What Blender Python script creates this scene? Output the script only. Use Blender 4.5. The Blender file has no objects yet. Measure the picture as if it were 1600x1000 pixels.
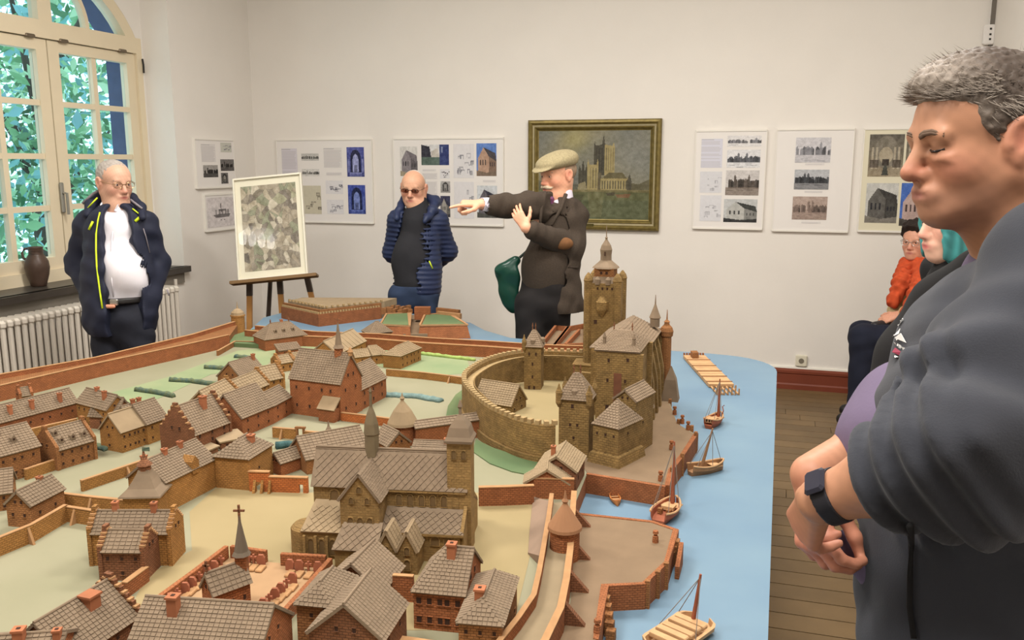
import bpy, math, random
import numpy as np
from mathutils import Vector, Matrix
R = random.Random(7)
rng = np.random.default_rng(11)
C = bpy.context.scene.collection
# ------------------------------------------------------------------ camera, world, light, exposure
H, FPX, PSI, PITCH = 1.65, 1350.0, math.radians(17.2), math.atan(246/1350)
scene = bpy.context.scene
cam_d = bpy.data.cameras.new('camera'); cam = bpy.data.objects.new('camera', cam_d); C.objects.link(cam)
cam_d.sensor_width = 36; cam_d.lens = 36*FPX/1600; cam_d.clip_start = .05
cam.location = (0, 0, H); cam.rotation_euler = (math.pi/2-PITCH, 0, PSI)
scene.camera = cam
scene.view_settings.view_transform = 'Standard'; scene.view_settings.look = 'None'
scene.view_settings.gamma = 1; scene.view_settings.exposure = .13; scene.view_settings.use_curve_mapping = False
world = bpy.data.worlds.new('overcast_sky'); scene.world = world; world.use_nodes = True
bg = world.node_tree.nodes['Background']; bg.inputs[0].default_value = (.62, .86, 1.0, 1); bg.inputs[1].default_value = 2.0

def area_light(name, loc, sx, sy, power, col, rot=(0, 0, 0)):
    d = bpy.data.lights.new(name, 'AREA'); d.shape = 'RECTANGLE'; d.size = sx; d.size_y = sy; d.energy = power; d.color = col
    o = bpy.data.objects.new(name, d); C.objects.link(o); o.location = loc; o.rotation_euler = rot
    return o
CEIL = 3.75
LAMPS = [(-2.1, 3.5), (-.1, 3.5), (-2.1, .6), (-.1, .6)]
for i, (x, y) in enumerate(LAMPS):
    area_light('ceiling_lamp_light', (x, y, CEIL-.14), 1.15, .55, 74, (1.0, .955, .895))

FW = Vector((-math.sin(PSI)*math.cos(PITCH), math.cos(PSI)*math.cos(PITCH), -math.sin(PITCH)))
RT = Vector((math.cos(PSI), math.sin(PSI), 0)); UP = RT.cross(FW)
FH = Vector((-math.sin(PSI), math.cos(PSI), 0))           # horizontal direction the camera looks in
EYE = Vector((0, 0, H))
def ray(x, y): return FW + RT*((x-800)/FPX) - UP*((y-500)/FPX)
def on_z(x, y, z):
    d = ray(x, y); return EYE + d*((z-H)/d.z)
def on_y(x, y, Y):
    d = ray(x, y); return EYE + d*(Y/d.y)
def on_x(x, y, X):
    d = ray(x, y); return EYE + d*(X/d.x)
def at(x, y, dep): return EYE + ray(x, y)*dep               # point at a depth along the view axis
def height_at(P, py):                                       # world z on the vertical through P seen at picture row py
    lo, hi = -1.0, 4.0
    for _ in range(40):
        m = (lo+hi)/2; v = Vector((P[0], P[1], m))-EYE
        if 500-FPX*v.dot(UP)/v.dot(FW) > py: lo = m
        else: hi = m
    return lo

# ------------------------------------------------------------------ materials
def lin(c):
    return tuple(((v/255)/12.92 if v/255 <= .04045 else ((v/255+.055)/1.055)**2.4) for v in c)
MATS = {}
def mat(name, col, rough=.75, noise=.0, nscale=20, bump=0, bscale=200, metal=0, spec=.3, brick=None, col2=None, attr=False, rnd=0, coat=0, sheen=0, bdist=.002, mortar=None):
    if name in MATS: return MATS[name]
    m = bpy.data.materials.new(name); m.use_nodes = True; nt = m.node_tree; N = nt.nodes; L = nt.links
    b = N['Principled BSDF']; b.inputs['Roughness'].default_value = rough; b.inputs['Metallic'].default_value = metal
    b.inputs['Specular IOR Level'].default_value = spec; b.inputs['Coat Weight'].default_value = coat
    if sheen: b.inputs['Sheen Weight'].default_value = sheen; b.inputs['Sheen Roughness'].default_value = .5
    tc = N.new('ShaderNodeTexCoord')
    c = lin(col); src = None
    if attr:
        a = N.new('ShaderNodeAttribute'); a.attribute_name = 'Col'; src = a.outputs['Color']
    else:
        rgb = N.new('ShaderNodeRGB'); rgb.outputs[0].default_value = (*c, 1); src = rgb.outputs[0]
    if rnd:
        oi = N.new('ShaderNodeObjectInfo'); hs = N.new('ShaderNodeHueSaturation'); mr = N.new('ShaderNodeMapRange')
        mr.inputs[3].default_value = 1-rnd; mr.inputs[4].default_value = 1+rnd
        L.new(oi.outputs['Random'], mr.inputs[0]); L.new(mr.outputs[0], hs.inputs['Value']); L.new(src, hs.inputs['Color']); src = hs.outputs[0]
    if noise:
        n = N.new('ShaderNodeTexNoise'); n.inputs['Scale'].default_value = nscale; n.inputs['Detail'].default_value = 5
        L.new(tc.outputs['Object'], n.inputs['Vector'])
        rp = N.new('ShaderNodeMapRange'); rp.inputs[1].default_value = .32; rp.inputs[2].default_value = .68
        L.new(n.outputs[0], rp.inputs[0])
        mx = N.new('ShaderNodeMix'); mx.data_type = 'RGBA'; L.new(rp.outputs[0], mx.inputs[0])
        if col2:
            L.new(src, mx.inputs[6]); mx.inputs[7].default_value = (*lin(col2), 1)
        else:
            d = N.new('ShaderNodeHueSaturation'); d.inputs['Value'].default_value = 1-noise; L.new(src, d.inputs['Color']); L.new(d.outputs[0], mx.inputs[6]); L.new(src, mx.inputs[7])
        src = mx.outputs[2]
    hsrc = None
    if brick:
        bt = N.new('ShaderNodeTexBrick'); L.new(tc.outputs['UV'], bt.inputs['Vector'])
        bw, bh, ms = brick
        bt.inputs['Scale'].default_value = 1; bt.inputs['Brick Width'].default_value = bw; bt.inputs['Row Height'].default_value = bh
        bt.inputs['Mortar Size'].default_value = ms; bt.inputs['Mortar Smooth'].default_value = .3
        bt.inputs['Color1'].default_value = (1, 1, 1, 1); bt.inputs['Color2'].default_value = (.8, .8, .8, 1)
        mo = mortar if mortar is not None else .55
        bt.inputs['Mortar'].default_value = (mo, mo, mo, 1)
        mu = N.new('ShaderNodeMix'); mu.data_type = 'RGBA'; mu.blend_type = 'MULTIPLY'; mu.inputs[0].default_value = 1
        L.new(src, mu.inputs[6]); L.new(bt.outputs[0], mu.inputs[7]); src = mu.outputs[2]
        hsrc = bt.outputs['Fac']
    L.new(src, b.inputs['Base Color'])
    nrm = None
    if brick:
        bp = N.new('ShaderNodeBump'); bp.invert = True; bp.inputs['Strength'].default_value = .8; bp.inputs['Distance'].default_value = bdist
        L.new(hsrc, bp.inputs['Height']); nrm = bp.outputs[0]
    if bump:
        n2 = N.new('ShaderNodeTexNoise'); n2.inputs['Scale'].default_value = bscale; n2.inputs['Detail'].default_value = 4
        L.new(tc.outputs['Object'], n2.inputs['Vector'])
        b2 = N.new('ShaderNodeBump'); b2.inputs['Strength'].default_value = bump; b2.inputs['Distance'].default_value = bdist
        L.new(n2.outputs[0], b2.inputs['Height'])
        if nrm: L.new(nrm, b2.inputs['Normal'])
        nrm = b2.outputs[0]
    if nrm: L.new(nrm, b.inputs['Normal'])
    MATS[name] = m; return m
def glow(name, col, s):
    m = bpy.data.materials.new(name); m.use_nodes = True; N = m.node_tree.nodes
    b = N['Principled BSDF']; b.inputs['Base Color'].default_value = (*col, 1); b.inputs['Emission Color'].default_value = (*col, 1); b.inputs['Emission Strength'].default_value = s
    return m
def glass_mat(name, tint=(1, 1, 1), refl=.06):
    m = bpy.data.materials.new(name); m.use_nodes = True; N = m.node_tree.nodes; L = m.node_tree.links
    N.remove(N['Principled BSDF']); out = N['Material Output']
    t = N.new('ShaderNodeBsdfTransparent'); t.inputs[0].default_value = (*tint, 1)
    g = N.new('ShaderNodeBsdfGlossy'); g.inputs['Roughness'].default_value = .0
    fr = N.new('ShaderNodeFresnel'); fr.inputs[0].default_value = 1.45
    ge = N.new('ShaderNodeNewGeometry'); iv = N.new('ShaderNodeMath'); iv.operation = 'SUBTRACT'; iv.inputs[0].default_value = 1; L.new(ge.outputs['Backfacing'], iv.inputs[1])
    ml = N.new('ShaderNodeMath'); ml.operation = 'MULTIPLY'; L.new(fr.outputs[0], ml.inputs[0]); L.new(iv.outputs[0], ml.inputs[1])
    mx = N.new('ShaderNodeMixShader'); L.new(ml.outputs[0], mx.inputs[0]); L.new(t.outputs[0], mx.inputs[1]); L.new(g.outputs[0], mx.inputs[2]); L.new(mx.outputs[0], out.inputs[0])
    return m

# ------------------------------------------------------------------ object helpers
def tag(o, label=None, cat=None, group=None, kind=None):
    if label: o['label'] = label
    if cat: o['category'] = cat
    if group: o['group'] = group
    if kind: o['kind'] = kind
    return o
def thing(name, label, cat, loc, group=None):
    o = bpy.data.objects.new(name, None); C.objects.link(o); o.location = loc; o.empty_display_size = .05
    return tag(o, label, cat, group, 'thing')
def wloc(o):
    v = Vector((0, 0, 0))
    while o is not None: v += o.location; o = o.parent
    return v
class MB:
    """collects polygons in world metres; build() links them as one mesh object"""
    def __init__(s): s.v = []; s.f = []
    def add(s, vs, fs):
        n = len(s.v); s.v += [tuple(p) for p in vs]; s.f += [tuple(i+n for i in f) for f in fs]; return s
    def quad(s, a, b, c, d): return s.add([a, b, c, d], [(0, 1, 2, 3)])
    def box(s, c, sz, rz=0, ax=None):
        hx, hy, hz = sz[0]/2, sz[1]/2, sz[2]/2
        if ax is None: ax = (Vector((math.cos(rz), math.sin(rz), 0)), Vector((-math.sin(rz), math.cos(rz), 0)), Vector((0, 0, 1)))
        c = Vector(c); vs = [c+ax[0]*(hx*i)+ax[1]*(hy*j)+ax[2]*(hz*k) for k in (-1, 1) for j in (-1, 1) for i in (-1, 1)]
        return s.add(vs, [(0, 2, 3, 1), (4, 5, 7, 6), (0, 1, 5, 4), (2, 6, 7, 3), (0, 4, 6, 2), (1, 3, 7, 5)])
    def bbox(s, c, sz, bev, rz=0, ax=None):                 # box with chamfered long edges (octagonal section along z)
        hx, hy, hz = sz[0]/2, sz[1]/2, sz[2]/2
        if ax is None: ax = (Vector((math.cos(rz), math.sin(rz), 0)), Vector((-math.sin(rz), math.cos(rz), 0)), Vector((0, 0, 1)))
        pr = [(-hx+bev, -hy), (hx-bev, -hy), (hx, -hy+bev), (hx, hy-bev), (hx-bev, hy), (-hx+bev, hy), (-hx, hy-bev), (-hx, -hy+bev)]
        c = Vector(c); rings = []
        for k, sc in ((-hz, 1-bev/max(hx, hy)), (-hz+bev, 1), (hz-bev, 1), (hz, 1-bev/max(hx, hy))):
            rings.append([c+ax[0]*(x*sc)+ax[1]*(y*sc)+ax[2]*k for x, y in pr])
        return s.rings(rings)
    def rings(s, rings, cap=True, closed=True):
        n = len(rings[0]); vs = [p for r in rings for p in r]; fs = []
        for i in range(len(rings)-1):
            for j in range(n if closed else n-1):
                k = (j+1) % n; fs.append((i*n+j, i*n+k, (i+1)*n+k, (i+1)*n+j))
        if cap: fs.append(tuple(range(n-1, -1, -1))); fs.append(tuple(range((len(rings)-1)*n, len(rings)*n)))
        return s.add(vs, fs)
    def prism(s, poly, z0, z1):
        a = sum(poly[i][0]*poly[(i+1) % len(poly)][1]-poly[(i+1) % len(poly)][0]*poly[i][1] for i in range(len(poly)))
        if a < 0: poly = poly[::-1]
        return s.rings([[Vector((p[0], p[1], z0)) for p in poly], [Vector((p[0], p[1], z1)) for p in poly]])
    def tube(s, pts, r, n=8, r2=None):
        pts = [Vector(p) for p in pts]; rings = []; m = len(pts)
        for i, p in enumerate(pts):
            t = (pts[min(i+1, m-1)]-pts[max(i-1, 0)]).normalized()
            a = t.cross(Vector((0, 0, 1)) if abs(t.z) < .9 else Vector((1, 0, 0))).normalized(); b = t.cross(a)
            rr = r if r2 is None else r+(r2-r)*i/(m-1)
            rings.append([p+(a*math.cos(q)+b*math.sin(q))*rr for q in [2*math.pi*(-k)/n for k in range(n)]])
        return s.rings(rings)
    def lathe(s, c, prof, n=16, ph=0):                      # prof: (radius, z) from bottom to top
        c = Vector(c); return s.rings([[c+Vector((r*math.cos(ph+2*math.pi*k/n), r*math.sin(ph+2*math.pi*k/n), z)) for k in range(n)] for r, z in prof])
    def ribbon(s, pts, w, z0, z1, closed=False):            # a wall of thickness w along a ground polyline
        pts = [Vector((p[0], p[1], 0)) for p in pts]; m = len(pts); Lr = []
        for i in range(m):
            if closed: d = pts[(i+1) % m]-pts[i-1]
            else: d = pts[min(i+1, m-1)]-pts[max(i-1, 0)]
            d.normalize(); nn = Vector((-d.y, d.x, 0))
            if 0 < i < m-1 or closed:
                d0 = (pts[i]-pts[i-1]).normalized(); k = max(.35, abs(nn.dot(Vector((-d0.y, d0.x, 0))))); nn = nn/k
            zz0 = z0[i] if isinstance(z0, (list, tuple)) else z0; zz1 = z1[i] if isinstance(z1, (list, tuple)) else z1
            a = pts[i]+nn*w/2; b = pts[i]-nn*w/2
            Lr.append([Vector((a.x, a.y, zz0)), Vector((b.x, b.y, zz0)), Vector((b.x, b.y, zz1)), Vector((a.x, a.y, zz1))])
        if closed: Lr.append(Lr[0]); return s.rings(Lr, cap=False)
        return s.rings(Lr)
    def build(s, name, m, parent=None, smooth=False, kind=None, origin=None):
        if not s.v: return None
        V = np.array(s.v, dtype=float)
        if parent is not None: org = np.array(wloc(parent))
        elif origin is not None: org = np.array(origin)
        else: org = np.array([(V[:, 0].min()+V[:, 0].max())/2, (V[:, 1].min()+V[:, 1].max())/2, V[:, 2].min()])
        me = bpy.data.meshes.new(name); me.from_pydata([tuple(p) for p in (V-org)], [], s.f); me.update()
        uvmap(me, V)
        o = bpy.data.objects.new(name, me); C.objects.link(o)
        if parent is not None: o.parent = parent
        else: o.location = org
        if m is not None: me.materials.append(m)
        if smooth: me.polygons.foreach_set('use_smooth', [True]*len(me.polygons))
        if kind: o['kind'] = kind
        return o
def uvmap(me, V):
    nl = len(me.loops)
    if nl == 0: return
    li = np.zeros(nl, dtype=np.int32); me.loops.foreach_get('vertex_index', li)
    nn = np.zeros(len(me.polygons)*3); me.polygons.foreach_get('normal', nn); nn = nn.reshape(-1, 3)
    lt = np.zeros(len(me.polygons), dtype=np.int32); me.polygons.foreach_get('loop_total', lt)
    ln = np.repeat(nn, lt, axis=0); P = V[li]
    h = np.hypot(ln[:, 0], ln[:, 1]); flat = h < .15; hh = np.where(flat, 1, h)
    tx, ty = -ln[:, 1]/hh, ln[:, 0]/hh
    u = np.where(flat, P[:, 0], P[:, 0]*tx+P[:, 1]*ty); v = np.where(flat, P[:, 1], P[:, 2]/np.maximum(h, .15))
    uv = me.uv_layers.new(name='uv'); uv.data.foreach_set('uv', np.stack([u, v], 1).ravel())
def inst(me, name, parent, loc, rz=0, sc=None):
    o = bpy.data.objects.new(name, me); C.objects.link(o); o.parent = parent
    o.location = Vector(loc)-wloc(parent); o.rotation_euler = (0, 0, rz)
    if sc: o.scale = sc
    return o
# ------------------------------------------------------------------ room shell
YB, XL, XR, YF = 6.557, -4.34, 1.262, -2.2
M_wall = mat('white_plaster', (228, 223, 216), .9, noise=.03, nscale=3, bump=.15, bscale=40, bdist=.003)
M_frame = mat('cream_paint', (222, 208, 180), .45, noise=.03, nscale=8)
M_black = mat('dark_metal', (40, 38, 36), .4)
def struct(o, name=None): o['kind'] = 'structure'; return o
struct(MB().box(((XL+XR)/2, YB+.1, CEIL/2), (XR-XL+.8, .2, CEIL)).build('wall_back', M_wall))
struct(MB().box((XR+.1, (YB+YF)/2, CEIL/2), (.2, YB-YF, CEIL)).build('wall_right', M_wall))
struct(MB().box(((XL+XR)/2, YF-.1, CEIL/2), (XR-XL+.8, .2, CEIL)).build('wall_front', M_wall))
struct(MB().box(((XL+XR)/2, (YB+YF)/2, CEIL+.06), (XR-XL+1.2, YB-YF+.4, .12)).build('ceiling', M_wall))
# window wall with an arched opening and a deep reveal
WC, WH, AZ, AR = 4.66, .86, 2.06, .95
XI, XO = XL, -4.70
def wallstrip(mb, y0, y1, z0, z1): mb.box(((XI+XO)/2, (y0+y1)/2, (z0+z1)/2), (XI-XO, y1-y0, z1-z0))
w = MB(); NY0, NY1, NZ, XM = WC-WH-.0, WC+WH+.02, 3.45, -4.575
for xa, xb, y0, y1, top in ((XI, XM, NY0, NY1, NZ), (XM, XO, WC-WH, WC+WH, None)):
    bx = lambda ya, yb, za, zb: w.box(((xa+xb)/2, (ya+yb)/2, (za+zb)/2), (xa-xb, yb-ya, zb-za))
    bx(YF, y0, 0, CEIL); bx(y1, YB, 0, CEIL); bx(y0, y1, 0, .83)
    if top: bx(y0, y1, top, CEIL)
ar = [(WC-WH+2*WH*i/24) for i in range(25)]
zs = [AZ+math.sqrt(AR*AR-(y-WC)**2) for y in ar]
for i in range(24):
    w.rings([[Vector((x, ar[i], zs[i])), Vector((x, ar[i+1], zs[i+1])), Vector((x, ar[i+1], CEIL)), Vector((x, ar[i], CEIL))] for x in (XM, XO)])
struct(w.build('wall_left', M_wall))
# outer masonry reveal (stone seen through the panes, shade put into its blue-grey)
M_out = mat('shaded_stone_outside', (78, 88, 118), .9, noise=.2, nscale=20)
w = MB(); w.box((-4.785, WC+WH+.14, 1.6), (.17, .34, 3.2)); w.box((-4.785, WC-WH-.14, 1.6), (.17, .34, 3.2)); 
for i in range(24):
    k = .93
    a = [Vector((-4.70, WC+(ar[i]-WC)*k*1.06, AZ+(zs[i]-AZ)*k)), Vector((-4.70, WC+(ar[i+1]-WC)*k*1.06, AZ+(zs[i+1]-AZ)*k)), Vector((-4.70, ar[i+1], 3.3)), Vector((-4.70, ar[i], 3.3))]
    w.rings([a, [p+Vector((-.17, 0, 0)) for p in a]])
struct(w.build('trim_1', M_out))
# window frame
win = bpy.data.objects.new('window_1', None); C.objects.link(win); win.location = (-4.62, WC, .88); win['kind'] = 'structure'
XW = -4.62
fr = MB()
def bar(mb, y0, y1, z0, z1, x0=XW-.03, x1=XW+.03): mb.box(((x0+x1)/2, (y0+y1)/2, (z0+z1)/2), (x1-x0, y1-y0, z1-z0))
bar(fr, WC-WH, WC-WH+.045, .955, 2.435, XW-.05, XW+.05); bar(fr, WC+WH-.055, WC+WH, .955, 2.435, XW-.05, XW+.05)
bar(fr, WC-WH, WC+WH, .875, .955, XW-.05, XW+.05); bar(fr, WC-WH, WC+WH, 2.435, 2.545, XW-.05, XW+.05)
bar(fr, WC-.055, WC+.055, 2.545, 2.98, XW-.038, XW+.038)
for i in range(24):
    k = .865/.95; A = lambda j, kk: Vector((XW, WC+(ar[j]-WC)*kk, AZ+(zs[j]-AZ)*kk))
    q = [A(i, k), A(i+1, k), A(i+1, 1.0), A(i, 1.0)]
    if max(p.z for p in q) > 2.5: fr.rings([[p+Vector((.043, 0, 0)) for p in q], [p-Vector((.043, 0, 0)) for p in q]])
fr.build('window_frame', M_frame, win)
an = MB()
pts = [(WC+.362*math.cos(a), 2.53+.362*math.sin(a)) for a in [math.pi*i/24 for i in range(25)]]
for i in range(24):
    q = [Vector((XW, WC+(pts[j][0]-WC)*s, 2.53+(pts[j][1]-2.53)*s)) for j, s in ((i, 1), (i+1, 1), (i+1, 1.09), (i, 1.09))]
    an.rings([[p+Vector((.025, 0, 0)) for p in q], [p-Vector((.025, 0, 0)) for p in q]])
an.build('arched_glazing_bar', M_frame, win)
M_glass = glass_mat('window_glass', (.93, .98, 1.0))
rows = [1.035, 1.355, 1.69, 2.03, 2.36]
for side in (-1, 1):
    y0, y1 = (3.865, 4.655) if side < 0 else (4.665, 5.464)
    p0, p1 = (y0+.09, y1-.085); mid = (p0+p1)/2
    cs = MB(); bar(cs, y0, p0, .955, 2.43); bar(cs, p1, y1, .955, 2.43); bar(cs, p0, p1, .955, rows[0]); bar(cs, p0, p1, rows[4], 2.43)
    c = cs.build('casement', M_frame, win)
    gb = MB(); bar(gb, mid-.02, mid+.02, rows[0], rows[4], XW-.02, XW+.022)
    gb.build('glazing_bar', M_frame, c)
    for z in rows[1:4]:
        MB().box((XW, (p0+p1)/2, z), (.042, p1-p0, .036)).build('glazing_bar', M_frame, c)
    for r in range(4):
        for a, b in ((p0, mid-.02), (mid+.02, p1)):
            MB().box((XW-.005, (a+b)/2, (rows[r]+rows[r+1])/2), (.004, b-a, rows[r+1]-rows[r]-.034)).build('pane', M_glass, c)
    hb = MB()
    for y in (y0+.12, y1-.14): hb.bbox((XW+.045, y, 2.437), (.03, .075, .022), .006)
    hb.build('hinge', mat('tarnished_metal', (120, 108, 92), .4, metal=.6), c)
h = MB(); h.bbox((XW+.045, 4.66, 1.42), (.02, .03, .2), .006); h.tube([(XW+.06, 4.66, 1.45), (XW+.085, 4.66, 1.45), (XW+.085, 4.66, 1.31)], .009)
h.build('window_handle', mat('grey_metal', (150, 148, 140), .4, metal=.5), win)
hk = MB(); hk.tube([(XW+.07, 5.50, 2.40), (XW+.075, 5.50, 2.36), (XW+.07, 5.505, 2.30)], .007); hk.build('latch', M_black, win)
fp = MB()
fpts = [Vector((XW-.005, WC+(ar[j]-WC)*.9, max(2.54, AZ+(zs[j]-AZ)*.9))) for j in range(25)]
fp.rings([[p for p in fpts], [p-Vector((.004, 0, 0)) for p in fpts]]); fp.build('fanlight_pane', M_glass, win)
# sill
M_sill = mat('dark_slate', (66, 60, 54), .35, noise=.3, nscale=12)
s = struct(MB().box((-4.465, WC, .853), (.33, 2*WH+.0, .044)).build('trim_2', M_sill)); 
struct(MB().box((-4.31, WC, .853), (.05, 2*WH+.06, .044)).build('trim_3', M_sill))
struct(MB().box((-4.33, WC, .79), (.022, 2*WH-.02, .08)).build('sill_shade_strip', mat('painted_sill_shade', (120, 114, 104), .8)))  # added strip below the sill: the niche's shade painted as flat grey
# floor of single planks
M_plank = mat('oak_plank', (114, 92, 62), .45, noise=.22, nscale=6, rnd=.12, bump=.1, bscale=60)
fl = struct(MB().box(((XL+XR)/2, (YB+YF)/2, -.06), (XR-XL+.4, YB-YF+.4, .08)).build('floor', mat('floor_underlay', (50, 38, 26), .9)))
pw = .118; y = YB; k = 0
while y > .6:
    cuts = [XL-.1, XL+1.2+((k*37) % 19)*.1, -.35+((k*53) % 13)*.09, XR+.1]
    for a, b in zip(cuts[:-1], cuts[1:]):
        MB().box(((a+b)/2, y-pw/2, -.011), (b-a-.003, pw-.005, .022)).build('plank', M_plank, fl)
    y -= pw; k += 1
# baseboards
M_base = mat('red_brown_paint', (120, 60, 42), .4, noise=.12, nscale=6)
def skirting(name, a, b, nrm):
    prof = [(0, 0), (.03, 0), (.03, .035), (.022, .045), (.022, .115), (.028, .122), (.028, .14), (.012, .155), (0, .155)]
    a, b, nrm = Vector(a), Vector(b), Vector(nrm)
    return struct(MB().rings([[p+nrm*d+Vector((0, 0, z)) for d, z in prof] for p in (a, b)]).build(name, M_base))
skirting('baseboard_back', (XL, YB, 0), (XR, YB, 0), (0, -1, 0))
skirting('baseboard_right', (XR, YB-.03, 0), (XR, YF, 0), (-1, 0, 0))
skirting('baseboard_left', (XL, YF, 0), (XL, YB-.03, 0), (1, 0, 0))
struct(MB().box(((XL+XR)/2, YB-.006, .162), (XR-XL, .016, .014)).build('trim_5', mat('white_filler', (240, 236, 226), .8)))
struct(MB().box((XR-.012, YB-.012, 1.95), (.024, .024, 3.5)).build('trim_6', mat('grey_corner_strip', (112, 106, 98), .6)))
# ceiling lamps
M_lampf = mat('white_lamp_metal', (235, 232, 225), .4); M_diff = glow('lamp_diffuser', (1, .9, .75), 2.0)
for i, (x, y) in enumerate(LAMPS):
    t = thing('ceiling_lamp', 'white rectangular ceiling lamp with a warm glowing diffuser, %s' % ('over the town wall corner', 'above the castle and river', 'over the near left houses', 'above the near end of the river')[i], 'lamp', (x, y, CEIL-.11), group='ceiling lamps')
    mb = MB(); mb.box((x, y-.31, CEIL-.055), (1.26, .03, .11)); mb.box((x, y+.31, CEIL-.055), (1.26, .03, .11)); mb.box((x-.62, y, CEIL-.055), (.03, .6, .11)); mb.box((x+.62, y, CEIL-.055), (.03, .6, .11)); mb.box((x, y, CEIL-.02), (1.24, .6, .03))
    mb.build('housing', M_lampf, t); MB().box((x, y, CEIL-.085), (1.2, .58, .01)).build('diffuser', M_diff, t)
# cluster of globe bulbs that mirrors in the easel glass
gx, gy, gz_ = -3.66, 1.05, 3.36
t = thing('globe_lamp', 'ceiling lamp of twelve small white glowing globes, mirrored in the easel glass', 'lamp', (gx, gy, gz_))
mb = MB(); mb.bbox((gx, gy, CEIL-.03), (.46, .36, .05), .01); mb.tube([(gx, gy, CEIL-.05), (gx, gy, gz_+.09)], .012); mb.bbox((gx, gy, gz_+.085), (.5, .4, .03), .008); mb.build('bracket', M_lampf, t)
M_globe = glow('globe_glow', (1, .97, .92), 9.0); go_ = None
for i in range(4):
    for j in range(3):
        p = Vector((gx-.165+.11*i, gy-.11+.11*j, gz_+.01-.02*j))
        if go_ is None: go_ = MB().lathe(p, [(.001, -.045), (.026, -.037), (.041, -.018), (.045, 0), (.041, .018), (.026, .037), (.012, .05), (.012, .07)], 12).build('globe', M_globe, t, smooth=True); p0 = p
        else: o = inst(go_.data, 'globe', t, wloc(t)+(p-p0))
# radiator
rad = thing('radiator', 'white column radiator standing under the slate window sill', 'radiator', (-4.22, 4.45, .1))
M_rad = mat('radiator_enamel', (214, 206, 194), .35)
sec = MB(); 
for dx in (-.05, .05):
    sec.tube([(dx, 0, .03), (dx, 0, .61)], .016, 8)
sec.bbox((0, 0, .625), (.15, .036, .05), .014); sec.bbox((0, 0, .03), (.15, .036, .05), .014)
sec.bbox((0, 0, .33), (.03, .02, .56), .008)
so = sec.build('radiator_section', M_rad, rad, smooth=False, origin=None); so.location = (0, 0, 0)
so.data.transform(Matrix.Translation(wloc(rad))); 
n = 33
for i in range(n):
    y = 3.63+i*.0495
    if i == 0: so.location = Vector((-4.22, y, .12))-wloc(rad)
    else: inst(so.data, 'radiator_section', rad, (-4.22, y, .12))
pp = MB(); pp.tube([(-4.22, 5.24, .16), (-4.22, 5.32, .16), (-4.22, 5.32, .02)], .012); pp.tube([(-4.26, 5.33, .02), (-4.26, 5.33, .80)], .012); pp.tube([(-4.22, 5.24, .16), (-4.22, 5.215, .16)], .02)
pp.build('supply_pipe', M_rad, rad)
ft = MB()
for y in (3.8, 5.1): ft.box((-4.22, y, .06), (.12, .03, .1))
ft.build('foot', M_rad, rad)
# trees beyond the window
M_leaf = [mat('leaf_%s' % n, c, .6) for n, c in (('deep', (92, 140, 100)), ('mid', (136, 186, 136)), ('pale', (186, 222, 178)), ('cool', (136, 190, 190)))]
M_bark = mat('bark', (84, 78, 70), .9, noise=.3, nscale=9, bump=.5, bscale=30)
def leafmesh(n, cx, cy, cz, rx, ry, rz, seed):
    g = np.random.default_rng(seed); mb = MB()
    for i in range(n):
        p = g.normal(size=3); p = p/np.linalg.norm(p)*g.random()**.45
        c = Vector((cx+p[0]*rx, cy+p[1]*ry, cz+p[2]*rz)); s = .04+.05*g.random()
        a = Vector(g.normal(size=3)).normalized(); b = a.cross(Vector(g.normal(size=3))).normalized(); nrm = a.cross(b)
        mb.add([c-a*s, c-a*s*.2+b*s*.55+nrm*s*.1, c+a*s*.3+b*s*.4, c+a*s*1.1, c+a*s*.3-b*s*.4, c-a*s*.2-b*s*.55+nrm*s*.1], [(0, 1, 2, 3), (0, 3, 4, 5)])
    return mb
for ti, (x, y, lab) in enumerate([(-7.3, 7.2, 'leafy tree outside the arched window, seen through the right casement'), (-7.6, 3.2, 'leafy tree outside the window, seen at the left edge'), (-13, 10.5, 'large background tree filling the gaps between the nearer trees')]):
    t = thing('tree', lab, 'tree', (x, y, -3.0), group='trees outside the window')
    br = MB(); br.tube([(x, y, -3), (x+.1, y+.05, -.5), (x+.05, y-.1, 1.2)], .16, 10, .11)
    for k in range(9):
        a = k*.9+ti; br.tube([(x+.05, y, .4+.25*k), (x+.7*math.cos(a), y+.7*math.sin(a), 1.0+.3*k), (x+1.5*math.cos(a), y+1.5*math.sin(a), 1.4+.34*k)], .045, 6, .012)
    br.build('trunk', M_bark, t)
    rx, ry = (1.9, 1.9) if ti < 2 else (2.6, 4.4)
    for k in range(4):
        lm = leafmesh(1500 if ti < 2 else 1700, x, y, 1.7, rx, ry, 2.9 if ti < 2 else 4.0, ti*10+k); o = lm.build('foliage', M_leaf[k], t); o['kind'] = 'stuff'
# ------------------------------------------------------------------ flat printed pictures as coloured cells
def cv(w, h, c): return np.ones((h, w, 3))*np.array(c, float)
def inpoly(X, Y, pts):
    r = np.zeros(X.shape, bool); n = len(pts); j = n-1
    for i in range(n):
        xi, yi = pts[i]; xj, yj = pts[j]
        with np.errstate(divide='ignore', invalid='ignore'):
            c = ((yi > Y) != (yj > Y)) & (X < (xj-xi)*(Y-yi)/((yj-yi) or 1e-9)+xi)
        r ^= c; j = i
    return r
def grid(a):
    h, w = a.shape[:2]; return np.meshgrid((np.arange(w)+.5)/w, (np.arange(h)+.5)/h)
def pg(a, pts, c, al=1.0):
    X, Y = grid(a); m = inpoly(X, Y, pts); a[m] = a[m]*(1-al)+np.array(c, float)*al; return a
def rc(a, x0, y0, x1, y1, c, al=1.0): return pg(a, [(x0, y0), (x1, y0), (x1, y1), (x0, y1)], c, al)
def gr(a, c0, c1):
    X, Y = grid(a); a[:] = np.array(c0)*(1-Y[..., None])+np.array(c1)*Y[..., None]; return a
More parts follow.
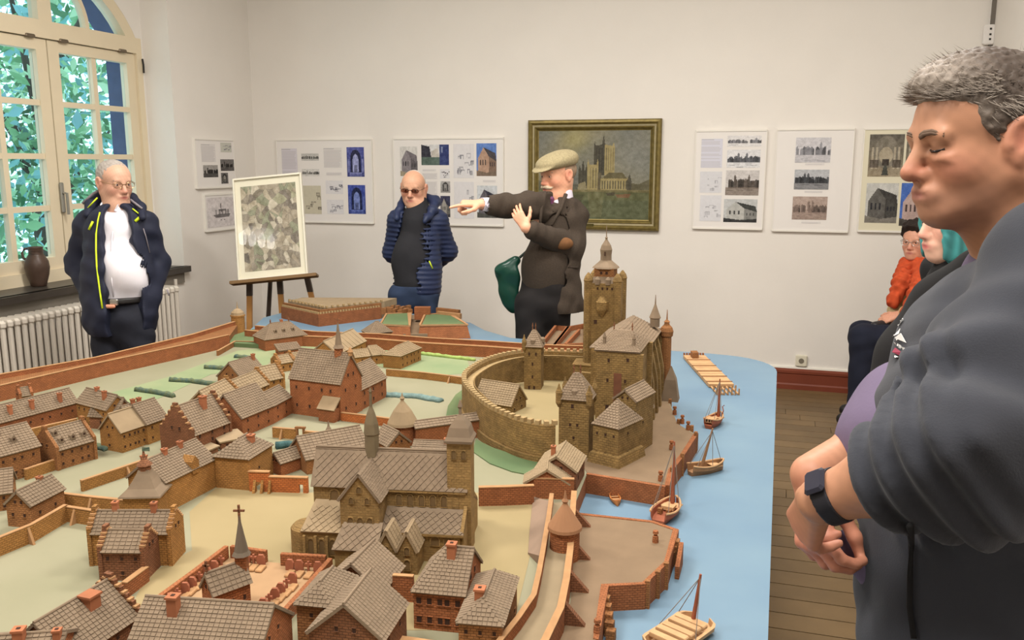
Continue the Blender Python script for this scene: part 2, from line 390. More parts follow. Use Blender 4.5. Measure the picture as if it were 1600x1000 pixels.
def smooth_noise(h, w, n, seed):
    g = np.random.default_rng(seed); a = g.random((n+2, n+2)); y = np.linspace(0, n, h); x = np.linspace(0, n, w)
    yi = y.astype(int); xi = x.astype(int); fy = (y-yi)[:, None]; fx = (x-xi)[None]
    A = a[np.ix_(yi, xi)]; B = a[np.ix_(yi, xi+1)]; Cc = a[np.ix_(yi+1, xi)]; D = a[np.ix_(yi+1, xi+1)]
    return (A*(1-fx)+B*fx)*(1-fy)+(Cc*(1-fx)+D*fx)*fy
def nz(a, amp, seed=1, n=12):
    h, w = a.shape[:2]; a += (smooth_noise(h, w, n, seed)-.5)[..., None]*amp+(np.random.default_rng(seed).random((h, w))-.5)[..., None]*amp*.6; return a
def text(w=40, h=40, c=(214, 210, 208), ink=(176, 172, 174), head=True, seed=1, par=0):
    a = cv(w, h, c); g = np.random.default_rng(seed); y = 2
    if head: a[1:2, :int(w*.6)] = ink; y = 4
    while y < h-1:
        a[y, :int(w*(.86+.12*g.random()))] = np.array(ink)*.55+np.array(c)*.45; y += 2
        if par and g.random() < .12: y += 3
    return a
def skyline(w, h, sky, inkc, seed=1, dens=1.0, tower=(.3,), base=.62, ground=None):
    a = cv(w, h, sky); nz(a, 14, seed); g = np.random.default_rng(seed)
    for i in range(int(22*dens)):
        x = g.random(); ww = .04+.08*g.random(); t = base-.08-.16*g.random(); k = .5+.6*g.random()
        pg(a, [(x, base+.1), (x, t), (x+ww/2, t-.06), (x+ww, t), (x+ww, base+.1)], np.array(inkc)*k, .8)
    for x in tower: pg(a, [(x-.03, base), (x-.03, base-.36), (x, base-.46), (x+.03, base-.36), (x+.03, base)], inkc, .85)
    if ground is not None: rc(a, 0, base+.06, 1, 1, ground, .8)
    for i in range(10):
        y = base+.1+(.9-base)*g.random(); x = g.random()*.7; rc(a, x, y, x+.2, y+.025, inkc, .35)
    return nz(a, 22, seed+5, 20)
def gable_photo(w, h, sky, wall, roof, ground, win=(40, 40, 45), seed=1):
    a = cv(w, h, sky); nz(a, 12, seed, 4)
    pg(a, [(.08, .45), (.35, .12), (.62, .4), (.62, .95), (.08, .95)], wall); pg(a, [(.35, .12), (.95, .3), (1, .55), (.62, .4)], roof)
    pg(a, [(.62, .4), (1, .55), (1, .9), (.62, .95)], np.array(wall)*.72)
    for x in (.17, .3, .43): rc(a, x, .5, x+.05, .66, win)
    for x in (.68, .78, .88): rc(a, x, .58, x+.04, .7, win)
    pg(a, [(0, .82), (.5, .9), (1, .84), (1, 1), (0, 1)], ground); return nz(a, 24, seed+2, 14)
def arch_photo(w, h, c0, c1, seed=1):
    a = gr(cv(w, h, c0), c0, np.array(c0)*.8); X, Y = grid(a)
    m = (((X-.5)/.3)**2+((Y-.4)/.32)**2 < 1) | ((abs(X-.5) < .3) & (Y > .4) & (Y < .86)); a[m] = np.array(c0)*.42
    m = (((X-.5)/.17)**2+((Y-.46)/.22)**2 < 1) | ((abs(X-.5) < .17) & (Y > .46) & (Y < .84)); a[m] = c1
    rc(a, .4, .6, .6, .84, np.array(c1)*.7); rc(a, .05, .4, .16, .85, c1, .6); rc(a, .86, .4, .95, .85, c1, .6)
    for y in (.86, .91, .96): rc(a, .15, y, .85, y+.025, np.array(c1)*1.1, .7)
    return nz(a, 40, seed, 14)
def nave_photo(w, h, seed=1):
    a = gr(cv(w, h, (98, 94, 86)), (92, 88, 80), (150, 138, 116)); X, Y = grid(a)
    m = (((X-.5)/.36)**2+((Y-.42)/.38)**2 < 1); a[m] = (120, 114, 102); m = (((X-.5)/.2)**2+((Y-.5)/.2)**2 < 1); a[m] = (160, 150, 130)
    for x in (.12, .24, .76, .88): rc(a, x-.03, .3, x+.03, .82, (176, 166, 146), .8)
    rc(a, .4, .58, .6, .74, (60, 54, 48)); pg(a, [(.46, .74), (.54, .74), (.6, .97), (.4, .97)], (70, 72, 66)); rc(a, .05, .6, .3, .78, (64, 56, 50), .7); rc(a, .7, .6, .95, .78, (64, 56, 50), .7)
    return nz(a, 30, seed, 14)
def street_photo(w, h, seed=1):
    a = cv(w, h, (206, 206, 206)); pg(a, [(0, 0), (.3, .1), (.36, .6), (0, .7)], (52, 52, 62)); pg(a, [(.36, .35), (.6, .15), (.66, .6), (.36, .62)], (190, 184, 176))
    rc(a, .66, 0, 1, 1, (52, 62, 108)); rc(a, 0, .6, .66, 1, (88, 104, 96)); rc(a, .72, .1, .78, .4, (120, 130, 160)); return nz(a, 30, seed, 12)
def drawing(w, h, c=(214, 212, 214), ink=(120, 120, 128), seed=1, n=14, box=(.15, .2, .9, .8)):
    a = cv(w, h, c); g = np.random.default_rng(seed)
    for i in range(n):
        x = box[0]+(box[2]-box[0])*g.random(); y = box[1]+(box[3]-box[1])*g.random(); ww = .04+.14*g.random(); hh = .03+.12*g.random(); t = 1.2/w
        k = .35+.5*g.random()
        rc(a, x, y, x+ww, y+t, ink, k); rc(a, x, y, x+t, y+hh, ink, k); rc(a, x+ww, y, x+ww+t, y+hh, ink, k)
        if g.random() < .4: rc(a, x, y, x+ww, y+hh, ink, k*.5)
    return nz(a, 6, seed)
def ship_drawing(w, h):
    a = cv(w, h, (206, 200, 200)); ink = (92, 88, 88)
    pg(a, [(.2, .58), (.82, .56), (.76, .68), (.28, .68)], ink, .8)
    for x in (.28, .4, .5, .62, .7): rc(a, x, .42, x+.06, .6, ink, .55)
    pg(a, [(.47, .22), (.5, .2), (.51, .5), (.48, .5)], ink); rc(a, .4, .4, .66, .47, ink, .7); rc(a, .45, .75, .5, .78, ink, .7); rc(a, .56, .75, .62, .78, ink, .7); return nz(a, 30, 5, 16)
def voronoi_map(w, h):
    g = np.random.default_rng(21); X, Y = np.meshgrid(np.arange(w), np.arange(h)); n = 150
    wx = X+5*(smooth_noise(h, w, 9, 2)-.5)*2; wy = Y+5*(smooth_noise(h, w, 9, 3)-.5)*2
    px, py = g.random(n)*w, g.random(n)*h; d = (wx[..., None]-px)**2+(wy[..., None]*.9-py*.9)**2
    idx = d.argmin(-1); s = np.sort(d, -1); edge = (np.sqrt(s[..., 1])-np.sqrt(s[..., 0])) < .7
    pal = np.array([(156, 146, 128), (140, 132, 118), (170, 160, 140), (128, 120, 106), (150, 148, 124), (118, 110, 100), (182, 174, 156), (136, 138, 116)], float)
    a = pal[g.integers(0, len(pal), n)][idx]; a[edge] *= .9; return nz(a, 34, 8, 30)
M_print = mat('printed_paper', (255, 255, 255), .6, attr=True, spec=.2)
def colour_mesh(me, cols):
    """one colour per polygon (sRGB 0-255) as a corner colour layer called Col"""
    c = np.clip(cols/255, 0, 1); c = np.where(c <= .04045, c/12.92, ((c+.055)/1.055)**2.4)
    lt = np.zeros(len(me.polygons), dtype=np.int32); me.polygons.foreach_get('loop_total', lt)
    c4 = np.concatenate([np.repeat(c, lt, axis=0), np.ones((lt.sum(), 1))], 1)
    at_ = me.color_attributes.new('Col', 'FLOAT_COLOR', 'CORNER'); at_.data.foreach_set('color', c4.ravel().astype(np.float32))
def print_mesh(name, img, o, ux, uy, parent, nrm, thick=.0015):
    """flat print: top-left corner o, ux across, uy down, on a thin sheet"""
    h, w = img.shape[:2]; o, ux, uy, nrm = Vector(o), Vector(ux), Vector(uy), Vector(nrm)
    org = wloc(parent)
    i, j = np.meshgrid(np.arange(h+1), np.arange(w+1), indexing='ij')
    V = np.array(o-org+nrm*thick)+(j/w)[..., None]*np.array(ux)+(i/h)[..., None]*np.array(uy); V = V.reshape(-1, 3)
    a = (np.arange(h)[:, None]*(w+1)+np.arange(w)[None]).ravel(); F = np.stack([a, a+w+1, a+w+2, a+1], 1)
    me = bpy.data.meshes.new(name); me.from_pydata(V.tolist(), [], F.tolist()); me.update(); colour_mesh(me, img.reshape(-1, 3)); me.materials.append(M_print)
    ob = bpy.data.objects.new(name, me); C.objects.link(ob); ob.parent = parent; return ob
M_white = mat('white_board', (226, 222, 218), .55); M_cream = mat('cream_board', (216, 210, 186), .6); M_alu = mat('white_rail', (228, 224, 216), .35)
M_pglass = glass_mat('picture_glass', (1, 1, 1))
def panel(label, face, x0, y0, x1, y1, prints, board=None, th=.022, cat='picture', z=None):
    """framed panel on a wall; face(px,py) gives a wall point; rect and prints in photo pixels"""
    ym = (y0+y1)/2; a = face(x0, ym); b = face(x1, ym)
    d = b-a; ux = Vector((d.x, d.y, 0)); 
    zt = (face(x0, y0).z+face(x1, y0).z)/2; zb = (face(x0, y1).z+face(x1, y1).z)/2; A = Vector((a.x, a.y, zt)); uy = Vector((0, 0, zb-zt)); un = ux.normalized(); nrm = un.cross(Vector((0, 0, 1)))
    if nrm.dot(EYE-A) < 0: nrm = -nrm
    t = thing('picture_board', label, cat, A+ux/2+uy)
    W, Hh = ux.length, -uy.z; ax = (un, nrm, Vector((0, 0, 1)))
    ctr = A+ux/2+uy/2
    MB().box(ctr+nrm*(th/2), (W, th-.003, Hh), ax=ax).build('backing', board or M_white, t)
    MB().bbox(A+ux/2+nrm*th/2+Vector((0, 0, .004)), (W+.012, th+.008, .014), .003, ax=ax).build('top_rail', M_alu, t)
    MB().bbox(A+ux/2+uy+nrm*th/2-Vector((0, 0, .004)), (W+.012, th+.008, .014), .003, ax=ax).build('bottom_rail', M_alu, t)
    for q in (A-un*.003, A+ux+un*.003): MB().box(q+uy/2+nrm*th/2, (.007, th+.004, Hh), ax=ax).build('side_rail', M_alu, t)
    for nm, (px0, py0, px1, py1), img in prints:
        p, q = face((px0+px1)/2, py0), face((px0+px1)/2, py1); pm = (py0+py1)/2
        u0 = (face(px0, pm)-A).dot(un); u1 = (face(px1, pm)-A).dot(un)
        # prints hang square to their panel
        o = A+un*u0+Vector((0, 0, p.z-A.z))
        print_mesh(nm, img, o, un*(u1-u0), Vector((0, 0, q.z-p.z)), t, nrm, th)
    return t
back = lambda x, y: on_y(x, y, YB)
left = lambda x, y: on_x(x, y, XL)
T = lambda seed, w=30, h=30, **k: text(w, h, seed=seed, **k)
GREY = (120, 116, 110)
panel('white panel on the window wall with small black and white photos', left, 303, 219, 363, 292, [
    ('text_sheet', (311, 225, 333, 253), T(1)), ('photo_print', (341, 223, 358, 238), drawing(24, 20, (190, 190, 180), seed=3)), ('photo_print', (314, 258, 337, 277), skyline(30, 24, (150, 146, 142), (40, 38, 36), 4, ground=(60, 58, 56))),
    ('photo_print', (341, 249, 362, 267), skyline(30, 24, (110, 106, 104), (40, 38, 36), 5, ground=(84, 80, 78))), ('photo_print', (342, 270, 353, 287), arch_photo(16, 24, (110, 106, 104), (140, 136, 130), 3))])
panel('white framed ship drawing on the window wall behind the easel', left, 318, 304, 366, 358, [('drawing_sheet', (320, 308, 364, 354), ship_drawing(60, 60))])
panel('wide white panel behind the easel with two blue portal photos', back, 437, 219, 583, 346, [
    ('text_sheet', (443, 232, 467, 290), T(7, 24, 50, par=1, c=(206, 202, 210))), ('photo_print', (473, 240, 500, 251), skyline(36, 16, (186, 184, 180), (130, 128, 124), 3)), ('photo_print', (474, 264, 501, 275), skyline(36, 16, (206, 204, 200), (130, 128, 124), 6)),
    ('plan_print', (476, 290, 504, 334), drawing(34, 54, (196, 190, 170), (110, 104, 92), 9, 10)), ('text_sheet', (508, 231, 536, 262), T(9, 28, 28)), ('text_sheet', (512, 269, 536, 274), T(10, 24, 6, head=False)), ('drawing_sheet', (511, 282, 538, 303), drawing(30, 24, seed=4, ink=(80, 80, 90))), ('drawing_sheet', (513, 312, 539, 334), drawing(30, 24, seed=6)),
    ('photo_print', (544, 230, 571, 276), arch_photo(34, 56, (86, 92, 158), (150, 156, 200), 2)), ('photo_print', (546, 289, 573, 334), arch_photo(34, 56, (66, 82, 160), (112, 128, 188), 3))])
panel('wide white panel behind the pointing hand with a brick gable photo', back, 618, 217, 787, 350, [
    ('photo_print', (627, 229, 654, 275), gable_photo(34, 56, (206, 204, 200), (132, 126, 130), (110, 104, 108), (150, 140, 120), seed=3)), ('photo_print', (660, 226, 703, 258), street_photo(50, 36)), ('text_sheet', (662, 264, 683, 268), T(3, 20, 5, head=False)), ('text_sheet', (662, 270, 685, 280), T(4, 24, 12, head=False)), ('text_sheet', (662, 283, 685, 306), T(5, 24, 24, head=False)),
    ('drawing_sheet', (689, 264, 704, 279), drawing(20, 20, seed=8, ink=(60, 60, 66))), ('photo_print', (690, 283, 705, 301), arch_photo(20, 24, (170, 168, 166), (140, 138, 136), 4)), ('photo_print', (690, 306, 705, 339), gable_photo(24, 44, (60, 60, 84), (150, 146, 140), (52, 52, 70), (60, 60, 64), seed=5)),
    ('drawing_sheet', (710, 225, 742, 278), drawing(40, 60, seed=12, n=18)), ('drawing_sheet', (711, 284, 742, 341), drawing(40, 60, seed=14, n=6)),
    ('photo_print', (746, 224, 777, 275), gable_photo(40, 60, (92, 124, 186), (172, 142, 122), (70, 66, 70), (120, 104, 90), (70, 60, 60), 7)), ('text_sheet', (756, 281, 776, 285), T(6, 20, 5, head=False)), ('photo_print', (747, 290, 778, 340), gable_photo(40, 60, (196, 200, 204), (96, 92, 98), (58, 58, 70), (80, 80, 76), seed=9))])
panel('narrow white panel right of the gilt painting with four town views', back, 1086, 205, 1194, 356, [
    ('text_sheet', (1096, 217, 1129, 262), T(20, 34, 46, par=1, c=(206, 206, 218))), ('drawing_sheet', (1094, 268, 1128, 301), drawing(34, 34, (208, 208, 212), seed=15, n=9, ink=(160, 160, 166))), ('drawing_sheet', (1094, 305, 1127, 345), drawing(34, 40, (210, 210, 214), seed=16, n=10, ink=(160, 160, 166))),
    ('photo_print', (1137, 212, 1190, 229), skyline(60, 20, (214, 212, 212), (130, 130, 136), 11, 1.2, (.85,))), ('photo_print', (1136, 234, 1188, 262), skyline(60, 34, (214, 214, 216), (90, 92, 98), 12, 1.5, (.35, .6))), ('photo_print', (1134, 266, 1186, 305), skyline(60, 44, (196, 192, 190), (84, 76, 70), 13, 1.5, (.28, .7), ground=(124, 112, 102))), ('photo_print', (1131, 311, 1183, 347), gable_photo(60, 44, (186, 188, 188), (176, 176, 172), (60, 62, 60), (54, 54, 54), (70, 70, 70), 15))])
panel('white panel with three pictures in a column, middle of the right group', back, 1211, 203, 1329, 360, [
    ('photo_print', (1243, 215, 1298, 254), skyline(60, 42, (196, 194, 198), (134, 134, 140), 21, 1.4, (.72,), ground=(186, 184, 188))), ('text_sheet', (1258, 255, 1288, 258), T(30, 24, 4, head=False)), ('photo_print', (1241, 265, 1295, 296), skyline(60, 34, (176, 178, 182), (62, 64, 68), 22, 1.8, (.3, .4), ground=(120, 120, 122))), ('text_sheet', (1257, 298, 1285, 301), T(31, 24, 4, head=False)),
    ('photo_print', (1238, 307, 1292, 343), skyline(60, 40, (168, 150, 140), (124, 108, 100), 23, 1.4, (.47, .58), ground=(150, 132, 122))), ('text_sheet', (1252, 346, 1282, 349), T(32, 24, 4, head=False))])
panel('cream panel of four church photos behind the man in grey fleece', back, 1346, 202, 1470, 361, [
    ('photo_print', (1357, 210, 1411, 276), nave_photo(50, 60)), ('photo_print', (1415, 210, 1462, 274), nave_photo(44, 60, 7)), ('photo_print', (1352, 286, 1402, 348), gable_photo(50, 60, (190, 190, 186), (92, 90, 86), (64, 62, 60), (120, 116, 108), seed=31)), ('photo_print', (1406, 286, 1458, 353), gable_photo(50, 60, (70, 104, 176), (176, 154, 148), (98, 84, 84), (70, 66, 62), (70, 56, 56), 33))], board=M_cream)
# the oil painting in its gilt frame
def church_painting(w=190, h=136):
    a = cv(w, h, (120, 116, 98)); X, Y = grid(a); n1 = smooth_noise(h, w, 5, 3); n2 = smooth_noise(h, w, 9, 4)
    sky = np.array((108, 110, 104))[None, None]*(1-n1[..., None])+np.array((138, 130, 104))[None, None]*n1[..., None]
    a[:] = sky; m = np.exp(-(((X-.33)/.14)**2+((Y-.1)/.16)**2))[..., None]; a[:] = a*(1-m*.7)+np.array((160, 150, 100))*m*.7
    m = np.exp(-(((X-.85)/.2)**2+((Y-.3)/.25)**2))[..., None]; a[:] = a*(1-m*.5)+np.array((122, 126, 126))*m*.5
    m = np.exp(-(((X-.25)/.16)**2+((Y-.55)/.14)**2))[..., None]; a[:] = a*(1-m*.6)+np.array((84, 88, 90))*m*.6
    dk, lt, mid = (72, 69, 58), (150, 137, 96), (106, 98, 74)
    rc(a, 0, .665, 1, 1, (92, 94, 66)); pg(a, [(.78, .66), (.82, .58), (.9, .6), (1, .54), (1, .68)], (92, 88, 68)); pg(a, [(0, .66), (0, .56), (.2, .6), (.36, .6), (.4, .67)], (86, 86, 72), .7)
    # great tower with corner pinnacles, dark side then lit side
    pg(a, [(.505, .5), (.505, .17), (.512, .12), (.52, .17), (.6, .16), (.6, .5)], dk); pg(a, [(.575, .16), (.59, .055), (.605, .16)], dk); pg(a, [(.6, .5), (.6, .16), (.668, .175), (.678, .13), (.688, .18), (.69, .5)], lt)
    for x in (.612, .632, .652, .672): rc(a, x, .2, x+.007, .45, mid, .8)
    for x in (.525, .55, .575): rc(a, x, .2, x+.007, .45, (52, 50, 44), .6)
    # west front and transept gables with buttress pinnacles
    for x, t, c in ((.38, .42, dk), (.41, .37, dk), (.44, .42, dk)): pg(a, [(x-.012, .67), (x-.012, t+.03), (x, t-.04), (x+.012, t+.03), (x+.012, .67)], c)
    rc(a, .375, .45, .46, .67, dk, .85); rc(a, .455, .38, .54, .675, lt)
    for x in (.455, .54): pg(a, [(x-.01, .67), (x-.01, .38), (x, .32), (x+.01, .38), (x+.01, .67)], lt)
    for x in (.472, .497, .522): rc(a, x, .42, x+.009, .65, mid, .85)
    rc(a, .54, .47, .575, .67, (96, 88, 68)); pg(a, [(.565, .55), (.64, .47), (.76, .47), (.81, .55)], (98, 91, 66)); rc(a, .57, .54, .815, .67, lt)
    for i in range(10): x = .577+.0238*i; pg(a, [(x, .655), (x, .57), (x+.005, .555), (x+.01, .57), (x+.01, .655)], dk, .75); pg(a, [(x+.013, .55), (x+.016, .515), (x+.019, .55)], lt, .9)
    pg(a, [(.8, .67), (.8, .56), (.825, .48), (.84, .56), (.84, .67)], dk, .9); pg(a, [(.37, .6), (.43, .57), (.45, .67), (.36, .68)], (150, 140, 108), .8)
    rc(a, .26, .665, 1, .69, (118, 108, 76), .7); pg(a, [(.7, .715), (.84, .705), (.82, .75), (.72, .75)], (112, 86, 62)); pg(a, [(.62, .70), (.7, .69), (.69, .73), (.63, .73)], (70, 62, 50), .8)
    rc(a, 0, .78, 1, 1, (84, 90, 70), .5); pg(a, [(.45, .7), (.6, .7), (.58, .97), (.48, .97)], (128, 120, 86), .3); pg(a, [(.28, .72), (.42, .72), (.4, .8), (.3, .8)], (60, 58, 46), .4)
    Xn = smooth_noise(h, w, 26, 12)[..., None]; m_ = (Y > .68)[..., None]; a[:] = np.where(m_, a+(Xn-.5)*26, a)
    return nz(a, 20, 9, 44)
def gilt():
    A = back(827, 189.5); B = back(1035, 184); D = back(1030, 361); 
    x0, x1 = A.x, (B.x+D.x)/2; z1 = (A.z+B.z)/2; z0 = D.z
    t = thing('painting', 'oil painting of a towered church by water in a wide gilt frame', 'painting', ((x0+x1)/2, YB, z0))
    prof = [(.0, .0), (.0, .028), (.008, .040), (.022, .044), (.032, .036), (.036, .030), (.052, .028), (.058, .034), (.064, .030), (.076, .014), (.082, .012)]
    fr = MB(); rr = []
    for cx, cz, sx, sz in ((x0, z0, 1, 1), (x1, z0, -1, 1), (x1, z1, -1, -1), (x0, z1, 1, -1), (x0, z0, 1, 1)):
        rr.append([Vector((cx+sx*d, YB-.004-e, cz+sz*d)) for d, e in prof])
    fr.rings(rr, cap=False, closed=False)
    fr.build('gilt_frame', mat('old_gilt', (132, 116, 66), .42, noise=.35, nscale=25, metal=.45), t)
    hl = MB(); rr = []
    for cx, cz, sx, sz in ((x0, z0, 1, 1), (x1, z0, -1, 1), (x1, z1, -1, -1), (x0, z1, 1, -1), (x0, z0, 1, 1)):
        rr.append([Vector((cx+sx*d, YB-.004-e, cz+sz*d)) for d, e in ((.038, .0315), (.052, .0295))])
    hl.rings(rr, cap=False, closed=False); hl.build('frame_inlay', mat('pale_gilt', (158, 146, 112), .5, noise=.2, nscale=30, metal=.2), t)
    i = .078; print_mesh('canvas', church_painting(), (x0+i, YB-.014, z1-i), (x1-x0-2*i, 0, 0), (0, 0, -(z1-z0-2*i)), t, (0, -1, 0))
    MB().box(((x0+x1)/2-.02, YB-.04, z0+.036), (.07, .012, .022)).build('name_plate', mat('dark_brass', (84, 76, 40), .4, metal=.5), t)
    MB().box(((x0+x1)/2, YB-.002, (z0+z1)/2), (x1-x0-.02, .004, z1-z0-.02)).build('backing', mat('brown_card', (90, 76, 56), .9), t)
gilt()
# socket and small device
s = on_y(1252, 563, YB); t = thing('wall_socket', 'cream power socket above the red brown baseboard', 'socket', (s.x, YB, s.z-.04))
M_sock = mat('cream_plastic', (216, 210, 190), .4)
mb = MB(); mb.bbox((s.x, YB-.012, s.z), (.082, .024, .082), .006); mb.build('cover_plate', M_sock, t)
mb = MB(); mb.lathe((0, 0, 0), [(.019, 0), (.019, .002)], 16)
mb.v = [(s.x+p[0], YB-.0245-p[2], s.z+p[1]) for p in mb.v]; mb.build('socket_well', mat('socket_shadow', (120, 112, 96), .6), t)
s = on_y(1544, 55, YB); t = thing('junction_box', 'small white junction box high in the right corner', 'junction box', (s.x, YB, s.z-.06))
MB().bbox((s.x, YB-.02, s.z), (.07, .04, .125), .008).build('cover', M_white, t)
mb = MB()
for dz in (-.03, .0, .035): mb.box((s.x+.005, YB-.041, s.z+dz), (.012, .004, .012))
mb.build('hole', M_black, t)
# easel with the framed aerial map
def easel():
    dep = 5.95; tl, tr, br, bl = at(360, 276, dep+.06), at(471, 275, dep+.06), at(483.5, 428, dep-.03), at(375, 440, dep-.03)
    u = (tr-tl)*.12+(br-bl)*.88; wv = ((tl-bl)+(tr-br))/2; W, Hh = u.length, wv.length; un = u.normalized(); vn = (wv-un*wv.dot(un)).normalized(); nn = un.cross(vn)
    if nn.dot(EYE-tl) < 0: nn = -nn
    ctr = (tl+tr+br+bl)/4; ax = (un, nn, vn)
    t = thing('framed_map', 'white framed aerial map under glass leaning on the wooden easel', 'picture', ctr-vn*Hh/2)
    MB().box(ctr-nn*.012, (W-.01, .012, Hh-.01), ax=ax).build('backing', M_white, t)
    fr = MB()
    for s in (-1, 1): fr.bbox(ctr+un*s*(W/2-.006), (.012, .034, Hh), .003, ax=ax); fr.box(ctr+vn*s*(Hh/2-.006), (W-.024, .034, .012), ax=ax)
    fr.build('frame', mat('cream_frame', (222, 217, 200), .4), t)
    MB().box(ctr-nn*.0045, (W-.024, .003, Hh-.024), ax=ax).build('mat_board', mat('ivory_mat', (220, 215, 194), .7), t)
    mw, mh = W*.80, Hh*.835
    print_mesh('map_print', voronoi_map(90, 135), ctr-un*mw/2+vn*(mh/2-.0)-nn*.0025, un*mw, -vn*mh, t, nn)
    MB().box(ctr+nn*.006, (W-.02, .003, Hh-.02), ax=ax).build('glass', M_pglass, t)
    # reflection of the globe chandelier: where the mirrored sight line meets the room
    hitp = at(388, 352, dep); d = (hitp-EYE).normalized(); r = d-nn*(2*d.dot(nn))
    # easel
    M_easel = mat('easel_beech', (172, 124, 70), .5, noise=.2, nscale=10); M_eb = mat('easel_dark_tip', (62, 50, 42), .5)
    e = thing('easel', 'brown wooden easel with dark ledge standing behind the model table', 'easel', Vector((ctr.x, ctr.y+.1, 0)))
    led = ctr-vn*(Hh/2+.014)-un*.0
    hz = Vector((un.x, un.y, 0)).normalized()
    lg = MB(); lg.bbox(led+nn*.02+un*.01, (W+.115, .075, .022), .004, ax=ax); lg.build('ledge', mat('easel_ledge', (120, 92, 58), .5), e)
    back_n = Vector((-nn.x, -nn.y, 0)).normalized()
    def leg(top, px, py, dz=0, w=.036):
        foot = at(px, py, dep+.12)
        d = (foot-top).normalized(); k = top.z/-d.z; f = top+d*k
        mb = MB(); q = hz; n2 = d.cross(q).normalized()
        mb.rings([[p+q*(a*w/2)+n2*(b*w*.35) for a, b in ((-1, -1), (1, -1), (1, 1), (-1, 1))] for p in (top, f)])
        o = mb.build('leg', M_easel, e)
        tp = MB(); p2 = top+d*.1
        tp.rings([[p+q*(a*w*.53)+n2*(b*w*.4) for a, b in ((-1, -1), (1, -1), (1, 1), (-1, 1))] for p in (top-d*.001, p2)]); tp.build('dark_tip', M_eb, o)
    leg(at(390, 440, dep+.07), 390, 500); leg(at(437, 437, dep+.07), 441, 495); leg(at(480, 434, dep+.07), 490, 478)
    mb = MB(); tp = at(430, 300, dep+.25); f = tp+(at(419, 500, dep+.35)-tp)*1; d = (f-tp).normalized(); f = tp+d*(tp.z/-d.z)
    mb.tube([tp, f], .016, 6); mb.build('rear_leg', M_eb, e)
    mb = MB(); mb.box(ctr+vn*.0-nn*.05+vn*.05, (.05, .02, Hh*.9), ax=ax); mb.build('mast', M_easel, e)
    return hitp, r
HITP, HITR = easel()
# ------------------------------------------------------------------ the clay town model on its table
TZ, GZ = .72, .775
g = lambda x, y, z=GZ: on_z(x, y, z)
CL = dict(noise=.22, nscale=30, bump=.6, bscale=190, bdist=.0022, rnd=.1)
BR = dict(brick=(.011, .0052, .0009), **CL)
M_bred = mat('clay_brick_red', (168, 104, 64), .85, **BR)
M_bbrown = mat('clay_brick_brown', (162, 110, 66), .85, **BR)
M_bochre = mat('clay_brick_ochre', (176, 126, 68), .85, **BR)
M_bdark = mat('clay_brick_dark', (140, 92, 62), .85, **BR)
M_church = mat('clay_church_stone', (148, 118, 72), .88, brick=(.012, .006, .0006), mortar=.78, **CL)
M_roof = mat('clay_roof', (126, 108, 88), .85, noise=.16, nscale=25, rnd=.08)
M_roofl = mat('clay_roof_pale', (146, 126, 98), .85, noise=.16, nscale=25, rnd=.06)
M_cop = mat('pale_clay', (166, 126, 86), .85, noise=.15, nscale=40, rnd=.06)
M_hole = mat('window_hole', (58, 38, 28), .9)
M_chim = mat('chimney_clay', (158, 98, 66), .8, noise=.12, nscale=40, rnd=.1)
M_tan = mat('quay_clay', (124, 103, 80), .85, noise=.14, nscale=14, bump=.2, bscale=150)
M_wood = mat('ship_clay', (150, 84, 58), .7, noise=.2, nscale=40)
M_woodl = mat('ship_clay_pale', (190, 150, 108), .7, noise=.15, nscale=40)
M_thread = mat('rigging_thread', (120, 110, 100), .8)
M_green = mat('hedge_paint', (98, 104, 72), .95, noise=.35, nscale=60, bump=.8, bscale=180, bdist=.004, col2=(70, 92, 88))
def patchmat(name, c, c2): return mat(name, c, .8, noise=.1, nscale=4, col2=c2)
# ---- table
tb = thing('model_table', 'large table with a blue painted river carrying the clay town model', 'table', (-1.6, 3.0, 0))
rc_pts = [(0, 4.02)]
OUTW = [on_z(*q, GZ+.055) for q in ((-330, 690), (-150, 632), (0, 589), (150, 562), (300, 526), (372, 504))]
out = [(.02, .9), (.02, 3.98)]
for i in range(1, 9):
    a = math.pi/2*i/9; out.append((.02-.27*(1-math.cos(a)), 3.98+.29*math.sin(a)))
out += [(-.3, 4.28), (-.9, 4.31), (-1.36, 4.36), (-1.56, 4.52), (-1.72, 4.72), (-2.3, 4.95), (-2.95, 4.9), (-2.98, 4.5)]+[(p.x-.02, p.y) for p in OUTW[::-1]]+[(OUTW[0].x-.02, .9)]
M_water = mat('river_paint', (98, 125, 147), .42, noise=.3, nscale=3.0, col2=(108, 134, 152), bump=.1, bscale=12)
MB().prism(out, TZ-.028, TZ).build('river_board', M_water, tb)
MB().prism([(p[0]*.985-.025, 2.9+(p[1]-2.9)*.985) for p in out], TZ-.1, TZ-.03).build('table_edge', mat('table_edge_grey', (168, 172, 170), .6), tb)
for x, y in ((-.3, 1.2), (-.3, 3.8), (-1.8, 1.2), (-1.8, 4.2), (-3.1, 1.2), (-3.1, 4.4)):
    MB().bbox((x, y, (TZ-.1)/2), (.08, .08, TZ-.1), .008).build('leg', mat('table_wood', (120, 92, 64), .6), tb)
TB = [(OUTW[0].x-.01, .95)]+[(p.x-.01, p.y) for p in OUTW]+[(p.x, p.y+.10) for p in (g(384, 531), g(478, 541), g(580, 545), g(660, 552), g(760, 558), g(840, 564), g(905, 566))]+[(-.62, 3.42)]
qr = [g(1022, 598), g(1046, 628), g(1058, 662), g(1086, 678), g(1064, 712), g(1046, 735), g(1040, 760)]
TB += [(p.x, p.y) for p in qr]
TB += [(p.x, p.y) for p in (g(917, 740), g(893, 800), g(905, 803), g(1018, 815), g(1055, 828), g(1040, 880), g(1005, 912), g(945, 915), g(930, 1000))] + [(-.32, .95)]
town = MB().prism(TB, TZ, GZ-.003).build('town_base', M_bred, tb)
